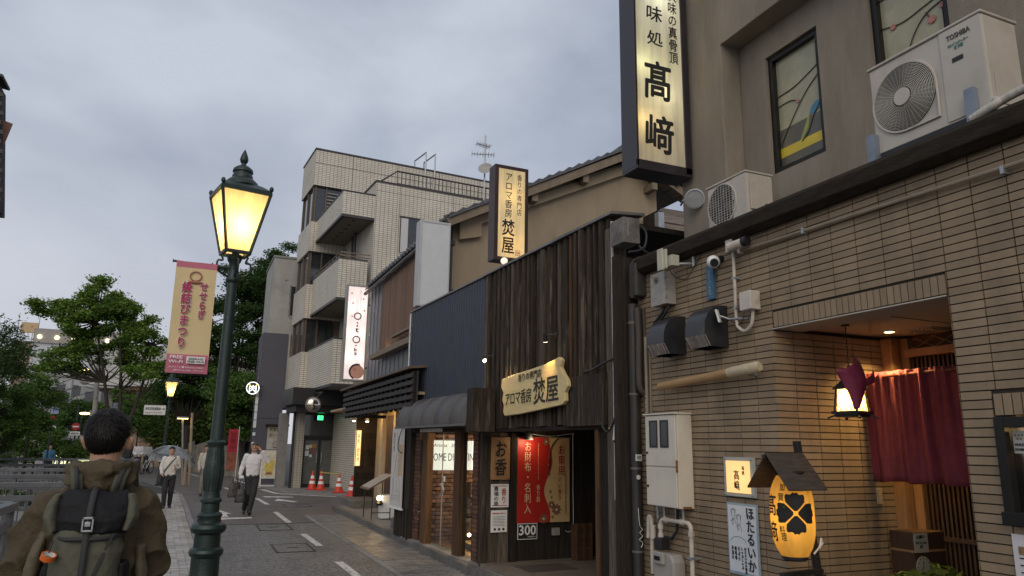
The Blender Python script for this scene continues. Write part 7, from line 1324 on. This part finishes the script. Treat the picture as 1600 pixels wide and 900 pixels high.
def walker(label, loc, rz, scale, J, shirt, trouser, hairm, yaw=0, tilt=0, hairback=0., face_on=True, shirt_z=(.90, 1.42), sleeves=1.0, belt=True, group=None):
    t = thing('person', label, 'person', loc, rz, group); t.scale = (scale,)*3
    b = MB(); P = J
    loft(b, [(0, 0, .80, .10, .08), (0, 0, .92, .14, .095), (0, 0, 1.05, .125, .085), (0, 0, 1.22, .15, .095), (0, 0, 1.34, .155, .085), (0, 0, 1.40, .09, .06), (0, -.0, 1.44, .05, .05)], 16); cap(b, [(0, 0, 1.38), (0, -.008, 1.50)], [.055, .050])
    hm_ = head(b, (0, -.012, 1.585), yaw, tilt)
    for s in 'lr':
        cap(b, [P[s+'sh'], P[s+'el'], P[s+'wr']], [.048, .038, .026], 8); hand(b, P[s+'wr'], Vector(P[s+'hd'])-Vector(P[s+'wr']), P[s+'th'])
        cap(b, [P[s+'hip'], P[s+'kn'], P[s+'an']], [.078, .052, .036], 10)
    fused(b, 'body', m_skin, t, .0085, 2)
    sh = MB(); loft(sh, [(0, 0, .88, .158, .112), (0, 0, .96, .155, .108), (0, 0, 1.08, .166, .118), (0, 0, 1.22, .182, .122), (0, 0, 1.33, .180, .105), (0, 0, 1.40, .11, .075), (0, -.0, 1.435, .066, .062)], 18)
    for s in 'lr':
        w = Vector(P[s+'el']).lerp(Vector(P[s+'wr']), sleeves); cap(sh, [P[s+'sh'], P[s+'el'], tuple(w)], [.074, .062, .050], 10)
    fused(sh, 'shirt', shirt, t, .009, 4, .010, .05, ridge=.006)
    cl = MB(); cl.tube([(-.045, -.045, 1.435), (-.0, -.068, 1.395), (.045, -.045, 1.435), (.05, .01, 1.46), (0, .045, 1.47), (-.05, .01, 1.46), (-.045, -.045, 1.435)], .012, 6); cl.build('collar', shirt, t, smooth=60)
    tr_ = MB(); loft(tr_, [(0, 0, .78, .155, .108), (0, 0, .86, .165, .12), (0, 0, .93, .155, .108)], 16)
    for s in 'lr': cap(tr_, [P[s+'hip'], P[s+'kn'], P[s+'an']], [.098, .074, .060], 12)
    fused(tr_, 'trousers', trouser, t, .011, 4, .010, .07)
    if belt: MB().lathe([(.158, .905), (.160, .93)], 20, caps=False).xf(Matrix.Diagonal((1, .70, 1, 1))).build('belt', m_shoe, t); bt_b = box('belt_buckle', m_steel, t, -.02, .02, -.118, -.110, .905, .932)
    for s in 'lr':
        a = Vector(P[s+'an']); d = Vector(P[s+'toe'])-a; e = MB(); cap(e, [a+Vector((0, .015, -.03)), a+d*.5+Vector((0, 0, -.045)), a+d+Vector((0, 0, 0))], [.042, .044, .032], 10); fused(e, 'shoe', m_shoe, t, .009, 2)
    hair(t, hm_, hairm, hairback)
    if face_on: face(t, hm_)
    return t
stand = dict(lsh=(.165, 0, 1.37), rsh=(-.165, 0, 1.37), lel=(.22, .02, 1.10), rel=(-.22, .02, 1.10), lwr=(.23, -.05, .87), rwr=(-.23, -.05, .87), lhd=(.23, -.07, .78), rhd=(-.23, -.07, .78), lth=(0, 1, 0), rth=(0, 1, 0), lhip=(.085, 0, .86), rhip=(-.085, 0, .86), lkn=(.09, -.02, .47), rkn=(-.09, -.02, .47), lan=(.09, .02, .09), ran=(-.09, .02, .09), ltoe=(.11, -.16, .04), rtoe=(-.11, -.16, .04))
# man in white shirt: carries two bags in his right hand, shades his brow with the left, mid-stride
J1 = dict(stand); J1.update(rel=(-.25, .03, 1.12), rwr=(-.285, -.06, .90), rhd=(-.29, -.08, .80), rth=(0, 1, 0), lel=(.34, -.10, 1.25), lwr=(.17, -.17, 1.50), lhd=(.06, -.165, 1.61), lth=(.3, .2, -1), rkn=(-.05, -.06, .47), ran=(-.13, .12, .12), rtoe=(-.13, -.05, .04), lkn=(.06, -.16, .48), lan=(.0, -.20, .08), ltoe=(.03, -.36, .07), lhip=(.08, 0, .86))
walker('man in white shirt and black trousers shading his brow while carrying two dark bags', (1.50, 19.5, 0), -6, 1.0, J1, m_shirt, m_tr, m_hair2, yaw=-.15, tilt=.10, sleeves=.85)
def bag(lab, loc, w, h, d, mat, rz=0, handle=.14):
    t = thing('hand_bag', lab, 'bag', loc, rz); e = MB(); loft(e, [(0, 0, 0, w*.5, d*.5), (0, 0, h*.1, w*.54, d*.55), (0, 0, h*.7, w*.44, d*.42), (0, 0, h, w*.36, d*.22)], 18); fused(e, 'bag_body', mat, t, .012, 3, .012, .06)
    for y in (-.04, .04): MB().tube(curvepts([(-w*.22, y, h*.97), (-w*.12, y*.4, h+handle*.8), (0, 0, h+handle), (w*.12, y*.4, h+handle*.8), (w*.22, y, h*.97)]), .008, 6).build('handle', mat, t, smooth=60)
    return t
m_bag = M('black_leather', (.022, .020, .022), .45, .3, bump=.2)
bag('larger brown black bag in the hand of the man shading his brow', (1.12, 19.47, .40), .30, .34, .14, M('brown_black_leather', (.045, .035, .035), .5, .3, bump=.2), 10); bag('smaller black tote bag hanging lowest in the hand of the man shading his brow', (1.26, 19.40, .28), .25, .32, .12, m_bag, -8, .22)
kp = tag(MB().box(-.05, .05, -.012, .012, -.01, .05).build('folded_paper', m_white, None), 'small folded white paper held with the two dark bags', 'paper'); kp.location = (1.24, 19.42, .86)
# man with umbrella
J2 = dict(stand); J2.update(rel=(-.23, .0, 1.12), rwr=(-.20, -.12, .93), rhd=(-.17, -.19, .88), lel=(.24, .03, 1.12), lwr=(.14, -.16, 1.10), lhd=(.10, -.20, 1.17), lth=(0, -.3, 1), rkn=(-.09, -.10, .48), ran=(-.08, -.06, .09), rtoe=(-.09, -.24, .05), lkn=(.08, .0, .48), lan=(.08, .14, .10), ltoe=(.10, -.02, .03))
UMn = walker('man in cream shirt and black trousers walking with a clear umbrella and shoulder bag', (-.37, 20.4, .10), 3, .865, J2, m_cr, m_tr, m_hair, sleeves=.8)
SB_ = thing('shoulder_bag', 'black strap bag slung across the chest of the man with the umbrella', 'bag', (-.37, 20.4, .10)); MB().tube(curvepts([(.12, -.03, 1.22), (.02, -.105, 1.10), (-.08, -.115, .96), (-.17, -.06, .82)]), .012, 6).tube(curvepts([(.12, -.02, 1.22), (.04, .09, 1.10), (-.10, .11, .95), (-.17, .0, .82)]), .012, 6).build('strap', m_bag, SB_, smooth=60); box('pouch', m_bag, SB_, -.25, -.17, -.09, .11, .60, .82, bevel=.02)
UM2 = thing('clear_umbrella', 'open transparent vinyl umbrella held behind the shoulder of the man in cream shirt', 'umbrella', (-.42, 20.95, .98)); UM2.rotation_euler = (R(10), R(14), 0); e = MB(); v = []; f = []; rn = 16; nn = 32; RR = .60
for i in range(7):
    t_ = i/6; a_ = t_*R(62)
    for k in range(nn): sc = 1-.035*t_*(1-abs(math.cos(k*math.pi/4))); v.append((RR*math.sin(a_)/math.sin(R(62))*math.cos(2*math.pi*k/nn)*sc, RR*math.sin(a_)/math.sin(R(62))*math.sin(2*math.pi*k/nn)*sc, .62-.36*(1-math.cos(a_))/(1-math.cos(R(62)))))
for i in range(6):
    for k in range(nn): f.append((i*nn+k, i*nn+(k+1) % nn, (i+1)*nn+(k+1) % nn, (i+1)*nn+k))
e.add(v, f).build('canopy', GL('vinyl', (.97, .98, .99), .20, .86, .2), UM2, smooth=80)
for k in range(8):
    a_ = 2*math.pi*k/8; MB().tube([(RR*math.sin(R(62)*i/6)/math.sin(R(62))*math.cos(a_), RR*math.sin(R(62)*i/6)/math.sin(R(62))*math.sin(a_), .61-.36*(1-math.cos(R(62)*i/6))/(1-math.cos(R(62)))) for i in range(7)], .004, 4).build('rib', m_steel, UM2)
MB().tube([(0, 0, .66), (0, 0, .0)]+[(0, -.03+.03*math.cos(R(a)), -.03*math.sin(R(a))) for a in (30, 90, 150, 180)], .006, 6).build('shaft', m_white, UM2)
# others
J3 = dict(stand); J3.update(lel=(.21, .0, 1.10), lwr=(.14, -.17, 1.02), lhd=(.06, -.19, 1.04), rel=(-.21, .0, 1.10), rwr=(-.14, -.17, 1.0), rhd=(-.06, -.2, 1.02))
walker('woman in white blouse with short brown hair behind the backpack man', (-2.42, 44, -.02), 5, 1.0, J3, m_shirt, M('dark_skirt_cloth', (.04, .03, .03), .8, .2), M('brown_hair', (.05, .022, .015), .5, .3), hairback=.02, belt=False)
walker('person in dark clothes standing left of the woman in white', (-2.95, 45, -.02), -10, 1.02, stand, M('dark_jacket_cloth', (.03, .03, .035), .8, .2), m_tr, m_hair, belt=False)
walker('person in pale grey top pushing a bicycle behind the woman in white', (-2.1, 46.5, -.02), 15, .98, J3, M('pale_grey_cloth', (.4, .4, .42), .8, .1), m_tr, m_hair, belt=False)
walker('person in pale patterned top half hidden by the foreground street lamp', (.56, 26.2, .02), 20, .93, stand, M('patterned_cream', (.46, .42, .36), .8, .35, scale=30), M('beige_trousers', (.20, .18, .15), .8, .2), m_hair, belt=False)
walker('person in bright blue top walking on the far left bank', (-5.4, 37, .05), 10, .85, stand, M('blue_cloth', (.05, .16, .28), .8, .2), m_tr, m_hair, belt=False)
BI = thing('bicycle', 'dark city bicycle wheeled beside the woman in white', 'bicycle', (-1.95, 44.6, -.02), 70); e_ = []
for x_ in (-.52, .52):
    w = MB(); w.tube([(x_+.31*math.cos(2*math.pi*k/24), 0, .33+.31*math.sin(2*math.pi*k/24)) for k in range(25)], .022, 6, caps=False); wh = w.build('wheel', m_cable, BI, smooth=60)
    s_ = MB(); [s_.tube([(x_, 0, .33), (x_+.3*math.cos(k*math.pi/6), 0, .33+.3*math.sin(k*math.pi/6))], .003, 4) for k in range(12)]; s_.build('spokes', m_steel, wh)
for a, b in (((-.52, 0, .33), (-.08, 0, .30)), ((-.08, 0, .30), (-.22, 0, .80)), ((-.22, 0, .74), (-.52, 0, .33)), ((-.08, 0, .30), (.38, 0, .78)), ((-.20, 0, .60), (.38, 0, .82)), ((.52, 0, .33), (.36, 0, .98))): MB().tube([a, b], .018, 6).build('frame_tube', m_white, BI)
MB().tube([(.20, -.26, 1.02), (.34, -.2, 1.03), (.37, 0, .99), (.34, .2, 1.03), (.20, .26, 1.02)], .013, 6).build('handlebar', m_steel, BI); box('saddle', m_black, BI, -.36, -.12, -.07, .07, .80, .85, bevel=.03); box('basket', m_steel, BI, .42, .68, -.16, .16, .72, .95)
# ------------------------------------------------------------------ backpack man in the foreground (seen from behind; local +y is the way he faces)
BM = thing('person', 'man in olive jacket seen from behind in the left foreground, looking up the street', 'person', (-.335, 3.75, .085), 0)
BM['label'] = 'man in olive hooded jacket seen from behind in the left foreground'
m_jk = M('olive_jacket', (.066, .048, .024), .8, .25, scale=5, bump=.35, fine=90, dirt=(.085, .066, .038), dscale=3); m_neck = m_skin
hb = MB(); i0 = 0; HZ = 1.63
hb.ball((0, 0, .0), (.080, .098, .108), 22, 16); hb.ball((0, .03, -.05), (.060, .070, .065), 16, 10); hb.add([(-.013, .088, -.02), (.013, .088, -.02), (0, .118, -.018), (0, .092, .025)], [(0, 1, 2), (0, 2, 3), (1, 3, 2), (0, 3, 1)])
for sx in (-1, 1): hb.ball((sx*.090, .006, -.028), (.016, .018, .034), 10, 8); hb.ball((sx*.100, -.002, -.014), (.012, .014, .022), 8, 6)
hm_ = Matrix.Translation((.0, .01, HZ)) @ Matrix.Rotation(R(-14), 4, 'Z') @ Matrix.Rotation(R(10), 4, 'X'); hb.xf(hm_)
cap(hb, [(0, .0, 1.36), (0, .0, 1.57)], [.062, .060], 14); loft(hb, [(0, 0, .90, .15, .10), (0, 0, 1.1, .14, .10), (0, 0, 1.30, .17, .10), (0, 0, 1.42, .10, .07)], 16)
AR = [((-.170, 0, 1.335), (-.285, .02, 1.07), (-.30, .16, .88)), ((.165, 0, 1.335), (.235, .03, 1.07), (.20, .24, .96))]
for k, (s_, e_, w_) in enumerate(AR): cap(hb, [s_, e_, w_], [.05, .042, .028]); hand(hb, w_, (Vector(w_)-Vector(e_)), (1 if k == 0 else -1, 0, 0), r=.009)
for sx in (-1, 1): cap(hb, [(sx*.09, 0, .88), (sx*.10, .01+.08*sx, .48), (sx*.10, .02+.1*sx, .09)], [.085, .058, .040])
fused(hb, 'body', m_skin, BM, .007, 2)
# hair: cap with a crown whorl and many short locks
hs = MB().ball((0, -.008, .016), (.088, .106, .108), 28, 20); keep = []
for f in hs.f:
    c = sum((Vector(hs.v[i]) for i in f), Vector())/len(f)
    side = abs(c.x) > .070
    if c.z > .045 or (c.y < .02 and c.z > -.055 and not (side and c.z < .0 and c.y > -.03)) or (c.y < -.03 and c.z > -.088): keep.append(f)
hs.f = keep; hs.xf(hm_); o = hs.build('hair', m_hair, BM, smooth=80); s_ = o.modifiers.new('t', 'SOLIDIFY'); s_.thickness = .012; hair_o = o
lk = MB(); g_ = random.Random(5)
for _ in range(2600):
    a = g_.uniform(0, 2*math.pi); z_ = g_.uniform(-.80, .99); r_ = math.sqrt(1-z_*z_); d = Vector((r_*math.cos(a), r_*math.sin(a), z_)); p = Vector((d.x*.089, -.008+d.y*.107, .016+d.z*.109))
    if not (p.z > .045 or (p.y < .02 and p.z > -.055 and not (abs(p.x) > .070 and p.z < .0 and p.y > -.03)) or (p.y < -.03 and p.z > -.088)): continue
    wh = Vector((.01, -.045, .115)); away = (p-wh); away -= d*away.dot(d); away = away.normalized() if away.length > 1e-4 else Vector((1, 0, 0)); sw = d.cross(away); dr = (away*.9+sw*g_.uniform(.1, .6)+d*g_.uniform(.15, .5)).normalized(); L_ = g_.uniform(.016, .032) if p.z > .02 else g_.uniform(.008, .016); w_ = dr.cross(d).normalized()*.0028
    lk.add([p-w_, p+w_, p+dr*L_*.6+w_*.6-d*.002, p+dr*L_*.6-w_*.6-d*.002, p+dr*L_-d*.006], [(0, 1, 2, 3), (3, 2, 4)])
lk.xf(hm_); lk.build('hair_locks', m_hair, BM, kind='stuff')
# jacket with hood collar
jk = MB(); loft(jk, [(0, .02, .72, .235, .165), (0, .02, .90, .225, .155), (0, .01, 1.08, .215, .150), (0, 0, 1.22, .215, .145), (0, 0, 1.33, .195, .125), (0, 0, 1.39, .155, .108), (0, 0, 1.44, .11, .09), (0, 0, 1.48, .09, .085)], 28)
for k, (s_, e_, w_) in enumerate(AR): cap(jk, [s_, ((s_[0]*.45+e_[0]*.55)*1.03, .012, (s_[2]+e_[2])/2), e_, tuple(Vector(e_).lerp(Vector(w_), .55)), w_], [.078, .080, .070, .062, .054], 16)

fused(jk, 'jacket', m_jk, BM, .0065, 3, .014, .07, ridge=.022)
hd_ = MB(); rings = []
for k in range(25):
    a = 2*math.pi*k/24; back = (1-math.sin(a))/2; r_ = .092+.028*back; hd_.ball((r_*1.0*math.cos(a), r_*math.sin(a)-.012, 1.47+.022*back), (.026+.014*back, .026+.014*back, .034+.010*back), 10, 8)
for x_, y_, z_, r_ in ((0, -.115, 1.455, .055), (-.05, -.11, 1.45, .05), (.05, -.11, 1.45, .05), (0, -.13, 1.43, .04), (-.09, -.08, 1.45, .045), (.09, -.08, 1.45, .045)): hd_.ball((x_, y_, z_), (r_, r_*.8, r_*.8), 10, 8)
fused(hd_, 'hood', m_jk, BM, .006, 4, .012, .05, ridge=.016)
m_olv = M('light_olive_panel', (.105, .085, .052), .75, .15, scale=6, bump=.3)
tr_ = MB(); loft(tr_, [(0, 0, .76, .16, .12), (0, 0, .95, .17, .12)], 16)
for sx in (-1, 1): cap(tr_, [(sx*.09, 0, .88), (sx*.10, .01+.08*sx, .48), (sx*.10, .02+.1*sx, .09)], [.10, .08, .065])
fused(tr_, 'trousers', m_tr, BM, .011, 4, .01, .07)
for sx in (-1, 1): e = MB(); cap(e, [(sx*.10, -.02+.1*sx, .05), (sx*.10, .15+.1*sx, .04)], [.045, .038]); fused(e, 'shoe', m_shoe, BM, .009, 2)
pl = MB(); loft(pl, [(-.235, -.02, .80, .035, .09), (-.215, -.04, 1.0, .04, .10), (-.195, -.06, 1.15, .032, .085), (-.175, -.07, 1.24, .018, .05)], 14); fused(pl, 'side_panel', m_olv, BM, .008, 3, .02, .06, label='lighter olive side panel of the jacket')
pl = MB(); loft(pl, [(.215, -.05, .82, .03, .08), (.20, -.06, 1.0, .03, .085), (.185, -.08, 1.18, .02, .05)], 14); fused(pl, 'side_panel', m_olv, BM, .008, 3, .02, .06)
# backpack (its own thing)
BK = thing('backpack', 'black and olive roll top backpack with a metal buckle worn by the foreground man', 'backpack', (-.335, 3.75, .115)); BK.scale = (.84, 1, 1); m_bkp = M('black_nylon', (.010, .010, .012), .7, .3, scale=12, bump=.5, fine=40, spec=.25); m_olp = M('grey_olive_canvas', (.080, .080, .056), .8, .15, scale=8, bump=.5, fine=40); m_web = M('dark_webbing', (.03, .03, .032), .7, .2, bump=.3, fine=400)
e = MB(); loft(e, [(0, -.225, .80, .135, .085), (0, -.23, .86, .150, .10), (0, -.235, 1.0, .155, .105), (0, -.235, 1.15, .150, .10), (0, -.225, 1.23, .140, .088), (0, -.215, 1.27, .13, .07)], 28); fused(e, 'main_compartment', m_olp, BK, .006, 4, .004, .09, ridge=.010)
e = MB(); loft(e, [(0, -.215, 1.225, .150, .102), (0, -.215, 1.27, .165, .104), (0, -.20, 1.33, .160, .085), (0, -.185, 1.37, .145, .05), (0, -.18, 1.385, .13, .03)], 28); fused(e, 'roll_top', m_bkp, BK, .005, 3, .006, .07, ridge=.014)
MB().tube(curvepts([(-.155, -.20, 1.215), (-.10, -.305, 1.205), (0, -.333, 1.205), (.10, -.305, 1.205), (.155, -.20, 1.215)]), .008, 8).build('zip_edge', m_web, BK, smooth=60)
for sx in (-1, 1):
    e = MB(); loft(e, [(sx*.155, -.215, 1.23, .030, .075), (sx*.172, -.215, 1.28, .034, .065), (sx*.172, -.205, 1.33, .026, .045), (sx*.158, -.195, 1.37, .016, .03)], 14); fused(e, 'folded_wing', M('olive_webbing', (.075, .075, .05), .75, .2, bump=.3), BK, .006, 3, .008, .04)
    e = MB(); loft(e, [(sx*.150, -.20, .85, .030, .07), (sx*.158, -.20, 1.0, .032, .08), (sx*.155, -.20, 1.10, .026, .07)], 14); fused(e, 'side_pocket', m_bkp, BK, .007, 3, .01, .05)
    MB().add([(sx*(.085+i*.012+(.027 if q else -.027)), y_-.006, z_+.006) for i, (y_, z_) in enumerate(((-.165, 1.37), (-.15, 1.43), (-.105, 1.465), (-.04, 1.475), (.05, 1.455), (.13, 1.36), (.16, 1.2))) for q in (0, 1)], [(2*i, 2*i+1, 2*i+3, 2*i+2) for i in range(6)]).build('shoulder_strap', M('olive_webbing', (.075, .075, .05)), BK, smooth=80).modifiers.new('t', 'SOLIDIFY').thickness = .016
    MB().add([(sx*(.085+i*.012+(.010 if q else -.010)), y_-.014, z_+.014) for i, (y_, z_) in enumerate(((-.165, 1.37), (-.15, 1.43), (-.105, 1.465), (-.04, 1.475))) for q in (0, 1)], [(2*i, 2*i+1, 2*i+3, 2*i+2) for i in range(3)]).build('strap_trim', m_web, BK, smooth=80).modifiers.new('t', 'SOLIDIFY').thickness = .010
st_ = curvepts([(0, -.185, 1.395), (0, -.262, 1.372), (0, -.318, 1.31), (0, -.333, 1.24), (0, -.348, 1.16), (0, -.352, 1.06)]); v = []; f = []
for p in st_: v += [(p.x-.014, p.y, p.z), (p.x+.014, p.y, p.z)]
f = [(2*i, 2*i+1, 2*i+3, 2*i+2) for i in range(len(st_)-1)]; o = MB().add(v, f).build('centre_strap', m_web, BK, smooth=80); o.modifiers.new('t', 'SOLIDIFY').thickness = .006
bk_ = MB(); y_ = -.348; zc = 1.262
for q in ((-.024, -.017, -.025, .028), (.017, .024, -.025, .028), (-.024, .024, .020, .028), (-.024, .024, -.028, -.021), (-.012, .012, -.008, .010)): bk_.box(q[0], q[1], y_-.004, y_+.004, zc+q[2], zc+q[3])
bk_.build('buckle', m_steel, BK, bevel=.001)
for a in (-.006, .006, 0): MB().ball((a, y_-.006, zc+(.003 if a else .009)), .003, 6, 4).build('buckle_rivet', m_white, BK)
MB().add([(.10, -.312, 1.22), (.115, -.308, 1.22), (.055, -.342, 1.07), (.04, -.345, 1.07)], [(0, 1, 2, 3)]).build('diagonal_strap', m_web, BK).modifiers.new('t', 'SOLIDIFY').thickness = .006
TP = thing('orange_tape_roll', 'bright orange ring clipped to the left side of the backpack', 'tape', (-.455, 3.42, 1.26)); TP.scale = (.72,)*3; e = MB().lathe([(.030, -.014), (.037, -.014), (.037, .014), (.030, .014), (.030, -.014)], 24, caps=False).xf(Matrix.Rotation(R(20), 4, 'X') @ Matrix.Rotation(R(15), 4, 'Y')); e.build('ring', M('bright_orange', (.62, .13, .02), .5, .1, bump=0), TP, smooth=40)
MB().lathe([(.0295, -.013), (.0295, .013)], 24, caps=False).xf(Matrix.Rotation(R(20), 4, 'X') @ Matrix.Rotation(R(15), 4, 'Y')).build('inner_core', m_white, TP); MB().tube([(.0, .0, .02), (.01, .02, .08)], .005, 6).build('loop', m_web, TP)
